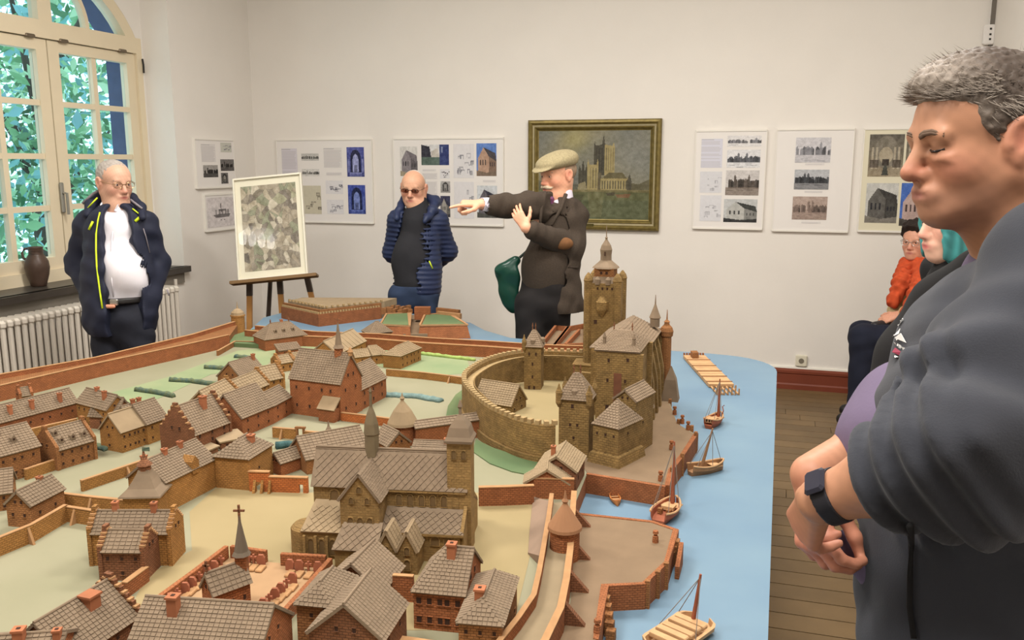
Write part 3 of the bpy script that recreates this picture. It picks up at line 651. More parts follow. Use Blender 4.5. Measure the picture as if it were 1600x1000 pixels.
def patch(px, m, z=GZ, name='ground_patch', h=.004, world=None):
    P = [(p.x, p.y) for p in (g(*q) for q in px)] if world is None else world
    return MB().prism(P, GZ-.004, z+h).build(name, m, tb)
M_sand = patchmat('sand_ground', (148, 132, 96), (140, 125, 89)); M_pale = patchmat('pale_ground', (138, 134, 110), (130, 127, 102)); M_lawn = patchmat('lawn_ground', (118, 134, 98), (138, 146, 110)); M_moat = patchmat('moat_green', (102, 116, 78), (82, 102, 68))
MB().prism([(p[0]*.999, p[1]) for p in TB], GZ-.003, GZ).build('ground_sheet', M_pale, tb)
# ochre / green painted areas
patch([(296, 800), (338, 762), (480, 770), (560, 770), (760, 770), (835, 780), (828, 870), (800, 985), (620, 985), (480, 900), (300, 1010), (200, 960), (228, 900), (300, 860)], M_sand, name='church_square', h=.0006)
patch([(-60, 655), (122, 628), (260, 590), (372, 548), (440, 541), (414, 575), (330, 585), (250, 622), (150, 650), (-60, 690)], M_lawn, name='green_strip', h=.0008)
patch([(425, 536), (540, 534), (730, 560), (735, 583), (640, 590), (560, 560)], M_lawn, name='green_strip', h=.0006)
quay_px = [(1022, 600), (1045, 628), (1058, 662), (1085, 679), (1063, 713), (1045, 735), (1039, 758), (917, 739), (895, 700), (960, 640)]
patch(quay_px, M_tan, name='upper_quay_floor', h=.0012)
patch([(893, 800), (905, 803), (1018, 815), (1055, 828), (1040, 880), (1005, 912), (945, 915), (930, 1005), (880, 1080), (850, 1080), (892, 940)], M_tan, name='lower_quay_floor', h=.0012)
# ---- roofs made of single raised tiles
def poly_tiles(mb, pts, eu, ev, nrm, o, tw, th, lift=.0016, rnd=.0006, diamond=False):
    P2 = [((p-o).dot(eu), (p-o).dot(ev)) for p in pts]
    y0, y1 = min(p[1] for p in P2), max(p[1] for p in P2)
    def span(y):
        xs = []
        for i in range(len(P2)):
            a, b = P2[i], P2[(i+1) % len(P2)]
            if (a[1] <= y) != (b[1] <= y): xs.append(a[0]+(b[0]-a[0])*(y-a[1])/(b[1]-a[1]))
        return (min(xs), max(xs)) if len(xs) > 1 else None
    if diamond:
        s = tw
        xs0, xs1 = min(p[0] for p in P2), max(p[0] for p in P2)
        for i in range(int(xs0/s)-1, int(xs1/s)+2):
            for j in range(int(2*y0/s)-1, int(2*y1/s)+2):
                cx, cy = (i+.5*(j % 2))*s, j*s/2*1.2
                ok = True
                for dx, dy in ((-.42, 0), (.42, 0), (0, .5), (0, -.5)):
                    sp = span(cy+dy*s)
                    if not sp or not (sp[0]-.002 <= cx+dx*s <= sp[1]+.002): ok = False; break
                if not ok: continue
                lf = lift*.9+R.random()*rnd
                q = [o+eu*(cx+dx*s)+ev*(cy+dy*s)+nrm*l for dx, dy, l in ((-.46, 0, lf*.5), (0, -.54, lf), (.46, 0, lf*.5), (0, .54, .0004))]
                b = [p-nrm*lf*.9 for p in q]
                mb.add(q+b, [(0, 1, 2, 3), (0, 4, 5, 1), (1, 5, 6, 2)])
        return
    n = max(1, round((y1-y0)/th)); th = (y1-y0)/n
    for j in range(n):
        ya, yb = y0+j*th, y0+(j+1)*th; sp = span((ya+yb)/2)
        if not sp: continue
        m = max(1, round((sp[1]-sp[0])/tw)); w = (sp[1]-sp[0])/m
        for i in range(m):
            a = sp[0]+i*w+w*.07; b = sp[0]+(i+1)*w-w*.07; l = lift+R.random()*rnd
            q = [o+eu*a+ev*(ya-.0005)+nrm*l, o+eu*b+ev*(ya-.0005)+nrm*l, o+eu*b+ev*yb+nrm*.0004, o+eu*a+ev*yb+nrm*.0004]
            mb.add(q+[q[0]-nrm*l, q[1]-nrm*l], [(0, 1, 2, 3), (4, 5, 1, 0), (4, 0, 3), (5, 2, 1)])
def roof_plane(slab, tl, pts, thk=.0045, tw=.0105, th=.0085, diamond=False, lift=.0016):
    """pts: eave-left, eave-right, then the upper corners, counter-clockwise seen from outside"""
    pts = [Vector(p) for p in pts]
    eu = (pts[1]-pts[0]).normalized(); nrm = eu.cross((pts[2]-pts[1])).normalized()
    if nrm.z < 0: nrm = -nrm
    ev = nrm.cross(eu)
    if ev.z < 0: ev = -ev
    slab.rings([[p-nrm*thk for p in pts], pts])
    if tl is not None and tw: poly_tiles(tl, pts, eu, ev, nrm, pts[0], tw, th, lift=lift, diamond=diamond)
def finish_roof(t, slab, tl, m, name='roof'):
    r = slab.build(name, m, t)
    if tl.v: tl.build('roof_tiles', m, r, kind='stuff')
    return r
def vz(v, z): return Vector((v.x, v.y, z))
def win_boxes(hole, sur, p, n, w, h, sill=True):
    u = Vector((0, 0, 1)).cross(n); ax = (u, n, Vector((0, 0, 1)))
    hole.box(p+n*.0002, (w, .0014, h), ax=ax)
    if sill: sur.box(p+n*.0006-Vector((0, 0, h/2+.0008)), (w*1.5, .0026, .0016), ax=ax); sur.box(p+n*.0006+Vector((0, 0, h/2+.0006)), (w*1.4, .0022, .0013), ax=ax)
def chimney(t, p, top, s=.014, m=None, rz=0):
    c = MB(); z0 = p.z; h = top-z0
    c.box((p.x, p.y, z0+h/2-.0015), (s, s, h-.003), rz); c.box((p.x, p.y, top-.002), (s*1.22, s*1.22, .004), rz); 
    o = c.build('chimney', m or M_chim, t)
    if s < .02: MB().box((p.x, p.y, top+.0004), (min(s*.45, .006),)*2+(.0012,), rz).build('flue', M_hole, o)
def house(label, p1, p2, w, eave, pitch=1.0, ridge='f', ends='gg', m=None, win=(3, 2, 2), chim=(), dorm=(), roofm=None, name='model_house', gz=GZ, ov=.0045, tile=(.0105, .0085), kind_roof='gable', diamond=False, hip=.8, cat='model house', winsz=(.0058, .0088)):
    """p1,p2: photo pixels of the front base corners (left, right); w: depth in metres or the pixel of the far base corner; eave: pixel row over p2 (or p1 if tuple)"""
    P1, P2 = g(*p1, gz) if not isinstance(p1, Vector) else p1, g(*p2, gz) if not isinstance(p2, Vector) else p2
    P1, P2 = vz(P1, gz), vz(P2, gz)
    e = (P2-P1).normalized(); d = Vector((-e.y, e.x, 0)); Lf = (P2-P1).length
    if isinstance(w, tuple):
        W = g(*w, gz); w = max(abs((W-P1).dot(d)), .03)
    if isinstance(eave, tuple): eh = height_at(P1, eave[0])-gz
    else: eh = eave if eave < 5 else height_at(P2, eave)-gz
    m = m or M_bbrown; roofm = roofm or M_roof
    t = thing(name, label, cat, P1+e*Lf/2+d*w/2)
    # local frame with the ridge along a: base O, a (length La), b (length Lb), first slope faces -b
    if ridge == 'f': O, a, La, b, Lb = P1, e, Lf, d, w
    else: O, a, La, b, Lb = P2, d, w, -e, Lf
    X = lambda s, r, z: O+a*s+b*r+Vector((0, 0, z))
    rh = pitch*Lb/2
    shed = kind_roof == 'shed'
    wl = MB()
    h0 = 0 if ends[0] != 'h' else min(La*.45, Lb/2*hip); h1 = 0 if ends[1] != 'h' else min(La*.45, Lb/2*hip)
    if shed:
        wl.rings([[X(0, 0, 0), X(0, Lb, 0), X(0, Lb, eh+rh), X(0, 0, eh)], [X(La, 0, 0), X(La, Lb, 0), X(La, Lb, eh+rh), X(La, 0, eh)]])
    else:
        wl.prism([(X(s, r, 0).x, X(s, r, 0).y) for s, r in ((0, 0), (La, 0), (La, Lb), (0, Lb))], gz, gz+eh)
        for s0, s1, k in ((0, .004, ends[0]), (La-.004, La, ends[1])):
            if k != 'h': wl.rings([[X(s, 0, eh), X(s, Lb, eh), X(s, Lb/2, eh+rh-.002)] for s in (s0, s1)])
    wl.build('walls', m, t)
    slab, tl = MB(), MB(); k = rh/(Lb/2)
    if shed:
        k = rh/Lb; roof_plane(slab, tl, [X(-ov, -ov, eh-ov*k+.004), X(La+ov, -ov, eh-ov*k+.004), X(La+ov, Lb+ov, eh+rh+ov*k+.004), X(-ov, Lb+ov, eh+rh+ov*k+.004)], tw=tile[0], th=tile[1])
    else:
        o0 = ov if ends[0] == 'g' or h0 else -.002; o1 = ov if ends[1] == 'g' or h1 else -.002
        ez = eh-ov*k+.004; rz_ = eh+rh+.004
        roof_plane(slab, tl, [X(-o0, -ov, ez), X(La+o1, -ov, ez), X(La+(o1 if not h1 else -h1), Lb/2, rz_), X((-o0 if not h0 else h0), Lb/2, rz_)], tw=tile[0], th=tile[1], diamond=diamond)
        roof_plane(slab, tl, [X(La+o1, Lb+ov, ez), X(-o0, Lb+ov, ez), X((-o0 if not h0 else h0), Lb/2, rz_), X(La+(o1 if not h1 else -h1), Lb/2, rz_)], tw=tile[0], th=tile[1], diamond=diamond)
        if h0: roof_plane(slab, tl, [X(-o0, Lb+ov, ez), X(-o0, -ov, ez), X(h0, Lb/2, rz_)], tw=tile[0], th=tile[1])
        if h1: roof_plane(slab, tl, [X(La+o1, -ov, ez), X(La+o1, Lb+ov, ez), X(La-h1, Lb/2, rz_)], tw=tile[0], th=tile[1])
        rid = MB(); rid.tube([X(-o0*.8 if not h0 else h0, Lb/2, rz_+.0008), X(La+o1*.8 if not h1 else La-h1, Lb/2, rz_+.0008)], .0026, 6)
    r = finish_roof(t, slab, tl, roofm)
    if not shed: rid.build('ridge_tiles', roofm, r)
    # stepped or raised gables
    for s, kx in ((0, ends[0]), (La, ends[1])):
        if kx in 'sp':
            n = 5 if kx == 's' else 1; pts = []; 
            th_ = .009
            if kx == 's':
                for i in range(n):
                    zt = eh+rh*(i+.9)/n+.006; pts += [(Lb/2*i/n-.003, zt-rh/n*.95 if i else eh-.006), (Lb/2*i/n-.003, zt)]
                pts = pts[1:] if False else pts
                half = [(r_, z_) for r_, z_ in pts] 
                prof = [(0-.003, 0)]+half[1:]+[(Lb/2-.008, half[-1][1]), (Lb/2-.008, half[-1][1]+.009)]
            else: prof = [(-.004, 0), (-.004, eh), (Lb/2-.006, eh+rh+.01), (Lb/2-.006, eh+rh+.014)]
            full = prof+[(Lb-r_, z_) for r_, z_ in prof[::-1]]
            gb = MB()
            # split the concave outline into vertical slices
            xs = sorted(set(round(p[0], 6) for p in prof)); 
            def top(r_):
                if kx == 's':
                    if r_ >= Lb/2-.008: return half[-1][1]+.009
                    i = min(n-1, max(0, int((r_+.003)/(Lb/2/n)+1e-6))); return eh+rh*(i+.9)/n+.006
                return eh+min(1, max(0, r_/(Lb/2)))*rh+.012
            for xa, xb in zip(xs[:-1], xs[1:]):
                for mirror in (0, 1):
                    ra, rb = (xa, xb) if not mirror else (Lb-xb, Lb-xa)
                    ta = top((xa+xb)/2) if kx == 's' else top(xa); tb2 = ta if kx == 's' else top(xb)
                    if mirror: ta, tb2 = tb2, ta
                    gb.rings([[X(q, ra, 0), X(q, rb, 0), X(q, rb, tb2), X(q, ra, ta)] for q in (s-th_/2, s+th_/2)])
            gb.rings([[X(q, Lb/2-.008, 0), X(q, Lb/2+.008, 0), X(q, Lb/2+.008, eh+rh+.016), X(q, Lb/2-.008, eh+rh+.016)] for q in (s-th_/2, s+th_/2)])
            gb.build('stepped_gable' if kx == 's' else 'raised_gable', m, t)
            if kx == 's':
                for i in range(n):
                    for mir in (0, 1):
                        ra = Lb/2*(i+.45)/n; ra = Lb-ra if mir else ra
                        if i < n: MB().box(X(s, ra, eh+rh*(i+.9)/n+.008), (.0075, th_+.003, .004), ax=(b, a, Vector((0, 0, 1)))).build('step_cap', M_cop, t)
    # windows on the two camera-side faces and gables
    hole, sur = MB(), MB(); ww, hh = winsz
    nf, nd, rows = win
    def face(Pa, dirv, Ln, n, nn):
        for rr_ in range(rows):
            z = eh*(rr_+.55)/rows
            for i in range(n): win_boxes(hole, sur, Pa+dirv*(Ln*(i+.7+.12*((i*7+rr_*3) % 3-1))/(n+.4))+Vector((0, 0, z)), nn, ww, min(hh, eh/rows*.5))
    if nf: face(P1, e, Lf, nf, -d)
    if nd: face(P2, d, w, nd, e); face(P1+d*w, -d, w, nd, -e)
    if not shed and rh > .02:
        for s, nn, kx in ((0, -a, ends[0]), (La, a, ends[1])):
            off = nn*.0045 if kx in 'sp' else nn*0
            if kx != 'h':
                for r_ in (.38, .62): win_boxes(hole, sur, X(s, Lb*r_, eh+rh*.22)+off, nn, ww, min(hh, rh*.3))
    if hole.v: hole.build('window_openings', M_hole, t, kind='stuff'); sur.build('window_sills', m, t, kind='stuff')
    def onroof(s, u, side):       # s along the ridge 0-1, u up the slope 0-1
        r_ = Lb/2*u if side == 0 else Lb-Lb/2*u
        return X(La*s, r_, eh+rh*u+.003)
    for c in chim:
        s, u, side = c[:3]; p = onroof(s, u, side); p.z -= .012
        chimney(t, p, gz+eh+rh+.004+(c[3] if len(c) > 3 else .012), s=(c[4] if len(c) > 4 else .0115), rz=math.atan2(a.y, a.x))
    for s, u, side in dorm:
        p = onroof(s, u, side); bb = -b if side == 0 else b; dm = MB(); ax = (a, bb, Vector((0, 0, 1)))
        dm.rings([[p+bb*q+a*x+Vector((0, 0, z)) for x, z in ((-.007, -.004), (.007, -.004), (.007, .009), (0, .015), (-.007, .009))] for q in (.009, -.014)])
        o = dm.build('dormer', roofm, t); MB().box(p+bb*.0092+Vector((0, 0, .005)), (.006, .0012, .006), ax=ax).build('dormer_window', M_hole, o)
    t['eh'] = eh; t['rh'] = rh
    del t['eh']; del t['rh']
    return dict(t=t, P1=P1, P2=P2, e=e, d=d, eh=eh, rh=rh, w=w, L=Lf, X=X)
def spire(t, c, z0, body, prof, n=8, m=None, name='spire', cross=0, m2=None):
    """square or octagonal lantern with a lathe spire; prof (r,z) relative to z0"""
    o = MB().lathe((c.x, c.y, z0), prof, n, math.pi/n).build(name, m or M_roof, t)
    if cross:
        zt = z0+prof[-1][1]; cr = MB(); cr.tube([(c.x, c.y, zt-.004), (c.x, c.y, zt+cross)], .0016, 6); cr.box((c.x, c.y, zt+cross*.65), (.016, .0028, .0028), rz=.2)
        cr.build('cross', M_bdark, t)
    return o
# ---- houses, left part
house('long low brick row house running in from the left edge below the outer wall', (-90, 712), (123, 652), .085, 629, 1.0, m=M_bred, win=(12, 0, 1), chim=[(.5, .35, 0, .0), (.66, .3, 0, .0), (.88, .3, 0, .0)])
house('tall thin stepped gable tower rising behind the long brick row house', (34, 640), (52, 637), .05, 617, .9, m=M_bred, win=(1, 0, 2), ends='pp')
house('small brick house with raised end gables and three roof dormers at the left', (92, 735), (150, 717), (68, 722), 688, .95, ends='pp', win=(4, 1, 2), m=M_bbrown, dorm=[(.2, .35, 0), (.5, .35, 0), (.8, .35, 0), (.15, .72, 0)])
house('long grey-roofed house with two dormers left of the dormered house', (-70, 778), (66, 738), .13, 697, .85, win=(8, 0, 2), m=M_bbrown, dorm=[(.5, .3, 0), (.75, .45, 0)], chim=[(.62, .8, 0)])
house('orange brick house with two-part roof at the end of the long row', (122, 660), (168, 673), .085, 641, .9, win=(6, 1, 2), m=M_bochre, chim=[(.35, 1, 0), (.75, .6, 0)])
house('narrow cross-gabled house joined to the right end of the two-part house', (183, 672), (208, 660), .1, 641, 1.2, ridge='d', win=(1, 1, 1), m=M_bdark)
house('smooth-roofed orange house with small square windows beside the stepped merchant house', (192, 708), (231, 694), (168, 698), (676,), 1.05, win=(5, 1, 2), m=M_bochre, tile=(0, 0), roofm=M_roofl)
house('tile-roofed orange house between the smooth-roofed house and the stepped merchant house', (232, 695), (263, 683), .1, 652, 1.1, win=(2, 1, 2), m=M_bochre)
house('little house with two chimneys behind the smooth-roofed orange house', (205, 674), (232, 666), .08, 648, .9, win=(2, 1, 1), chim=[(.6, .9, 0, .016), (.95, .9, 0, .016)])
house('tall brown merchant house with a stepped gable front and steep tiled roof', (255, 705), (304, 714), (358, 690), 681, 1.25, ridge='d', ends='ss', win=(4, 3, 3), m=M_bdark, chim=[(.6, .72, 0, .012, .017)], winsz=(.0068, .0115))
house('tiny shed with a square slab roof against the stepped merchant house', (318, 716), (341, 706), .04, 698, .3, kind_roof='shed', win=(1, 1, 1), m=M_bdark, tile=(0, 0), roofm=M_roofl)
house('flat-roofed shed right of the stepped merchant house', (346, 704), (384, 696), .07, 684, .2, kind_roof='shed', win=(2, 1, 1), m=M_bdark, tile=(0, 0), roofm=M_roofl)
house('small pale-roofed house with stepped right gable, left in the house cluster', (333, 655), (373, 634), .09, 612, .95, ends='gs', win=(3, 1, 2), m=M_bochre, roofm=M_roofl, tile=(.016, .012))
house('small pale-roofed house with stepped right gable, middle of the house cluster', (381, 632), (421, 614), .1, 600, .95, ends='gs', win=(3, 1, 2), m=M_bochre, roofm=M_roofl, tile=(.016, .012))
house('narrow stepped-gable house touching the brick church on its left', (413, 615), (444, 608), .09, 590, 1.0, ends='gs', win=(3, 1, 2), m=M_bochre, roofm=M_roofl, tile=(.014, .012))
house('pinkish-roofed house with a plain left gable at the back of the cluster', (379, 602), (416, 590), .13, 581, .9, win=(2, 1, 1), m=M_bbrown, chim=[(.9, .8, 0)])
house('low house with bumpy roof edge behind the pinkish-roofed house', (438, 582), (460, 578), .07, 565, .7, ends='ss', win=(2, 1, 1), roofm=M_roofl, m=M_bochre, tile=(.016, .012))
house('flat row of pale roofs behind the brick church roof', (460, 576), (510, 569), .1, 556, .35, ends='pp', win=(4, 1, 1), roofm=M_roofl, m=M_bochre)
house('broad plain-roofed house with a rust brick gable left of the brick church', (380, 683), (428, 662), (355, 664), 634, 1.0, win=(3, 1, 2), m=M_bred)
house('small tiled annex between the plain-roofed house and the brick church', (428, 662), (456, 646), .09, 620, .8, win=(2, 1, 2), m=M_bred)
# far row
h = house('far red house with hipped dormered roof near the back wall corner', (415, 549), (480, 540), .14, 523, .85, ends='hh', win=(0, 0, 1), m=M_bred, dorm=[(.3, .4, 0), (.5, .4, 0), (.72, .4, 0)], chim=[(.55, .95, 1)])
for s in (.28, .72): p = h['X'](h['L']*s, h['w']/2, h['eh']+h['rh']); MB().lathe(p, [(.004, 0), (.003, .01), (.0045, .014), (.001, .024)], 6).build('finial', M_bdark, h['t'])
house('lean-to wing with smooth roof in front of the far dormered house', (437, 557), (470, 553), .06, 545, .6, kind_roof='shed', win=(2, 1, 1), m=M_bred)
house('plank-roofed barn just behind the brick church spire', (528, 570), (572, 548), .13, 533, .8, win=(3, 1, 1), m=M_bochre, roofm=M_roofl, tile=(.04, .13))
house('pyramid-roofed gatehouse in the back town wall', (578, 538), (613, 534), .1, 518, .9, ends='hh', hip=1.0, win=(2, 1, 1), m=M_bbrown)
house('ochre hip-roofed hall beside the green lawn under the back wall', (626, 577), (658, 563), (602, 573), (557,), .7, ends='hh', win=(5, 0, 2), m=M_bochre, roofm=M_roofl)
house('small double roof house left of the hip-roofed hall', (583, 570), (607, 567), .1, 553, .6, ends='gh', win=(2, 1, 1), m=M_bochre, roofm=M_roofl)
house('tiny pale cottage behind the brick church transept', (556, 572), (581, 569), .06, 556, .8, ridge='f', win=(1, 1, 1), m=M_bochre, roofm=M_roofl)
# brick church
h = house('red brick church with pointed roof turret in the middle distance', (455, 646), (533, 657), (563, 641), 600, 1.35, m=M_bred, win=(4, 2, 2), name='brick_church', cat='model church', winsz=(.007, .012))
X, t = h['X'], h['t']
p = X(h['L']*.78, h['w']/2, 0); zr = GZ+h['eh']+h['rh']
MB().box((p.x, p.y, zr-.005), (.024, .024, .05), .2).build('belfry', M_bred, t)
spire(t, p, zr+.02, 0, [(.02, 0), (.012, .012), (.007, .05), (.002, .088)], 8, cross=.018)
cp = X(h['L']+.001, h['w']/2, 0); MB().lathe((cp.x, cp.y, zr-.004), [(.008, 0), (.008, .012), (.011, .014), (.002, .03)], 8).build('gable_turret', M_cop, t)
lo = MB(); q0 = X(h['L']*.72, -.03, 0); q1 = X(h['L']*.98, -.03, 0)
lo.prism([(q.x, q.y) for q in (X(h['L']*.68, -.035, 0), X(h['L']*.98, -.035, 0), X(h['L']*.98, .002, 0), X(h['L']*.68, .002, 0))], GZ, GZ+.045); lo.build('porch', M_bred, t)
sl, tl = MB(), MB(); roof_plane(sl, tl, [X(h['L']*.66, -.04, .045), X(h['L']*1.0, -.04, .045), X(h['L']*1.0, .004, .085), X(h['L']*.66, .004, .085)], tw=0); sl.build('porch_roof', M_roofl, t)
bt = MB()
for s in (.03, .5): q = X(h['L']*s, -.004, .04); bt.box(q, (.008, .012, .08), math.atan2(h['e'].y, h['e'].x))
h2 = dict(h)
hw = house('tall cross wing of the red brick church with its own right gable', (563, 642), (604, 620), .13, 590, 1.0, m=M_bred, win=(3, 2, 2), name='brick_church_wing', cat='model church', winsz=(.007, .013))
# middle: stone L house with bulbous turret
h = house('long stone house along the square, left wing of the L', (262, 801), (338, 761), .12, 718, .8, m=M_bochre, win=(0, 0, 1), chim=[(.35, .95, 0, .012), (.66, .95, 0, .014), (.05, .8, 1, .01)], tile=(.0088, .0076))
dm = h['X'](h['L']*.58, .0, h['eh']); o = MB(); ax = (h['e'], -h['d'], Vector((0, 0, 1)))
o.rings([[dm-h['d']*q+h['e']*x+Vector((0, 0, z)) for x, z in ((-.013, -.01), (.013, -.01), (.013, .022), (0, .037), (-.013, .022))] for q in (.004, -.032)]); o.build('wall_dormer', M_bochre, h['t'])
house('square stone house with pyramid roof, right wing of the L', (338, 762), (391, 767), (433, 742), 718, .75, ridge='d', ends='hh', m=M_bochre, win=(0, 1, 1), chim=[(.55, .6, 0, .004, .016)])
c = g(232, 806); t = thing('turret_house', 'square turret with bell-shaped roof and weathervane at the stone house end', 'model tower', c)
MB().box((c.x, c.y, GZ+.035), (.085, .085, .07), .35).build('walls', M_bochre, t)
MB().lathe((c.x, c.y, GZ+.066), [(.072, 0), (.070, .004), (.048, .018), (.034, .034), (.022, .05), (.018, .058)], 4, .35+math.pi/4).build('bell_roof', M_roof, t)
MB().lathe((c.x, c.y, GZ+.122), [(.015, 0), (.015, .012), (.02, .014), (.008, .026), (.004, .034), (.0012, .06)], 8).build('lantern', M_bdark, t)
vn = MB(); vn.box((c.x+.008, c.y, GZ+.176), (.018, .0015, .01), .4); vn.build('weathervane', M_green, t)
# arched wall
def ground_wall(label, px, h, w=.009, m=None, butts=(), name='garden_wall', z0=GZ, cat='model wall', bl=.016, cop=True):
    P = [g(*q, z0) for q in px] if not isinstance(px[0], Vector) else px
    t = thing(name, label, cat, P[0])
    MB().ribbon(P, w, z0, z0+h).build('wall_run', m or M_bochre, t)
    if cop: MB().ribbon(P, w*1.15, z0+h, z0+h+.0022).build('coping', M_cop, t)
    for s in butts:                                           # sloping buttress at fraction s of the first-last line
        i = min(int(s*(len(P)-1)), len(P)-2); f = s*(len(P)-1)-i; q = P[i].lerp(P[i+1], f); dv = (P[i+1]-P[i]).normalized(); nn = Vector((dv.y, -dv.x, 0))
        if nn.dot(EYE-q) < 0: nn = -nn
        mb = MB(); mb.rings([[q+dv*sx+nn*(w*.4)+Vector((0, 0, h*1.02)), q+dv*sx+nn*(w*.5+bl)+Vector((0, 0, 0)), q+dv*sx+Vector((0, 0, 0))] for sx in (-.003, .003)]); mb.build('buttress', M_cop, t)
    return t, P
A, B = g(391, 767), g(482, 770); e = (B-A).normalized(); n_ = Vector((e.y, -e.x, 0)); Lw = (B-A).length
t = thing('arched_wall', 'bright red brick wall with two small archways closing the square', 'model wall', (A+B)/2)
w = MB(); th = .01
def wb(x0, x1, z0, z1): w.box(A+e*((x0+x1)/2)+Vector((0, 0, (z0+z1)/2)), (x1-x0, th, z1-z0), ax=(e, n_, Vector((0, 0, 1))))
wb(0, Lw*.08, 0, .055); wb(Lw*.25, Lw*.34, 0, .055); wb(Lw*.08, Lw*.25, .028, .055); wb(Lw*.34, Lw*.85, 0, .042); wb(Lw*.92, Lw, 0, .042); wb(Lw*.85, Lw*.92, .024, .042)
w.build('wall_run', M_bochre if False else mat('clay_brick_orange', (190, 110, 58), .85, **BR), t)
cpg = MB(); cpg.box(A+e*Lw*.17+Vector((0, 0, .0565)), (Lw*.36, th*1.3, .003), ax=(e, n_, Vector((0, 0, 1)))); cpg.box(A+e*Lw*.67+Vector((0, 0, .0435)), (Lw*.66, th*1.3, .003), ax=(e, n_, Vector((0, 0, 1)))); cpg.build('coping', M_cop, t, kind='stuff')
for s in (.1, .23, .36):
    q = A+e*Lw*s; MB().rings([[q+e*x+n_*.005+Vector((0, 0, .034)), q+e*x+n_*.02, q+e*x] for x in (-.0035, .0035)]).build('buttress', M_bochre, t)
house('open shed with long tiled roof behind the arched red wall', (440, 744), (475, 732), .055, 713, .8, m=M_bred, win=(0, 0, 1))
# cluster north of the stone church
house('large pale-tiled house tucked behind the stone church choir', (480, 742), (576, 722), .13, 700, .75, m=M_bbrown, win=(0, 1, 2), tile=(.013, .010))
c = g(515, 712); t = thing('stair_turret', 'slim pointed turret behind the pale-tiled house', 'model tower', c)
MB().lathe(c, [(.018, 0), (.018, .06)], 8).build('walls', M_bbrown, t); MB().lathe((c.x, c.y, c.z+.058), [(.026, 0), (.014, .016), (.004, .034), (.001, .052)], 8).build('cone_roof', M_roof, t)
house('small tiled house between the stone church roof turret and the round tower', (606, 716), (641, 708), .09, 690, .9, ridge='d', m=M_bbrown, win=(1, 1, 1))
house('low long roof with chimney behind the stone church nave', (645, 722), (695, 724), .07, 706, .5, m=M_bbrown, win=(0, 1, 1), chim=[(1.0, .8, 0, .012)])
c = g(630, 692); t = thing('round_tower', 'round red brick tower with a tall smooth cone roof', 'model tower', c)
zt = height_at(c, 660)-GZ; za = height_at(c, 625)-GZ
MB().lathe(c, [(.041, 0), (.041, zt)], 20).build('walls', M_bred, t, smooth=False)
MB().lathe((c.x, c.y, GZ), [(.049, zt-.004), (.047, zt+.004), (.028, zt+(za-zt)*.55), (.006, za-.004), (.005, za), (.008, za+.006), (.004, za+.012), (.001, za+.024)], 20).build('cone_roof', M_roofl, t)
h = house('covered red brick bridge wall leading from the round tower to the castle', (651, 698), (753, 683), .05, 656, .55, m=M_bred, win=(0, 0, 1), tile=(.012, .012))
# lower left houses
house('small gabled house with a chimney at the left edge above the lower wall', (13, 822), (52, 826), (92, 797), (787,), .9, ridge='d', m=M_bbrown, win=(2, 2, 1), chim=[(.7, .9, 1, .008)])
house('pale-roofed house cut by the left edge above the lower garden wall', (-50, 806), (20, 796), .11, 770, .8, m=M_bbrown, win=(3, 1, 2), chim=[(.55, .9, 0)])
house('large ochre house with a stepped gable, back half of the stepped pair', (144, 884), (268, 884), (303, 862), 834, 1.0, ends='ss', m=M_bochre, win=(0, 0, 2), chim=[(.25, .9, 1, .02), (.75, 1.0, 1, .02)], tile=(.013, .008))
house('dark brick house with stepped gables, front half of the stepped pair', (160, 907), (226, 908), (262, 886), 863, .95, ends='ss', m=M_bdark, win=(3, 3, 2), tile=(.013, .008), roofm=M_roof)
house('deep-tiled house with a square orange chimney in the lower left foreground', (112, 1082), (222, 1004), .13, 962, .9, ends='gs', m=M_bdark, win=(5, 1, 2), chim=[(.62, .75, 0, .004, .024)], tile=(.0092, .0078))
house('foreground house at the bottom left corner with a ragged red ridge wall', (-70, 1135), (84, 1122), .15, 1062, .5, ends='gg', m=M_bred, win=(0, 0, 1), chim=[(.55, .85, 0, .016, .016), (.95, .85, 0, .01)])
house('broad smooth grey roof with a red chimney at the bottom edge', (200, 1092), (402, 1108), .16, 1040, .75, ends='gg', m=M_bred, win=(0, 0, 2), chim=[(.26, .75, 0, .016, .017)], tile=(.0095, .0078))
# foreground right houses
house('brown house with diagonal tiled roof, rear of the foreground trio', (597, 955), (630, 914), .125, 886, .8, m=M_bdark, win=(2, 2, 2), tile=(.0092, .0078))
house('hip-roofed orange house, left of the foreground trio', (466, 1010), (522, 1016), .12, 949, .8, ridge='d', ends='hh', m=M_bbrown, win=(1, 2, 2), tile=(.0088, .0076))
house('brown house with a large tiled roof, nearest of the foreground trio', (600, 1064), (636, 1003), .135, 944, .85, m=M_bdark, win=(2, 2, 2), tile=(.0092, .0078))
house('red brick house with rows of windows and chimney, left wing of the L-shaped pair', (647, 982), (726, 990), .14, 931, .85, ends='hg', m=M_bred, win=(5, 0, 2), chim=[(.62, .8, 0, .014, .016)], tile=(.0092, .0076), winsz=(.009, .013))
house('hip-roofed brick house with chimney, right wing of the L-shaped pair', (717, 1030), (784, 1036), (832, 958), 978, .7, ridge='d', ends='hh', m=M_bbrown, win=(3, 3, 2), chim=[(.28, .75, 1, .012, .017)], tile=(.009, .0076))
# houses under the castle
house('front half of the stepped double-roofed boathouse below the castle', (820, 778), (889, 780), .06, 757, .62, ridge='d', m=M_bred, win=(2, 0, 1), roofm=M_roofl, tile=(.010, .007))
house('taller rear half of the double-roofed boathouse below the castle', (838, 762), (900, 768), .13, 738, .66, ridge='d', m=M_bdark, win=(0, 2, 1), roofm=M_roofl, tile=(.010, .007), chim=[(.3, .7, 1, .016)])
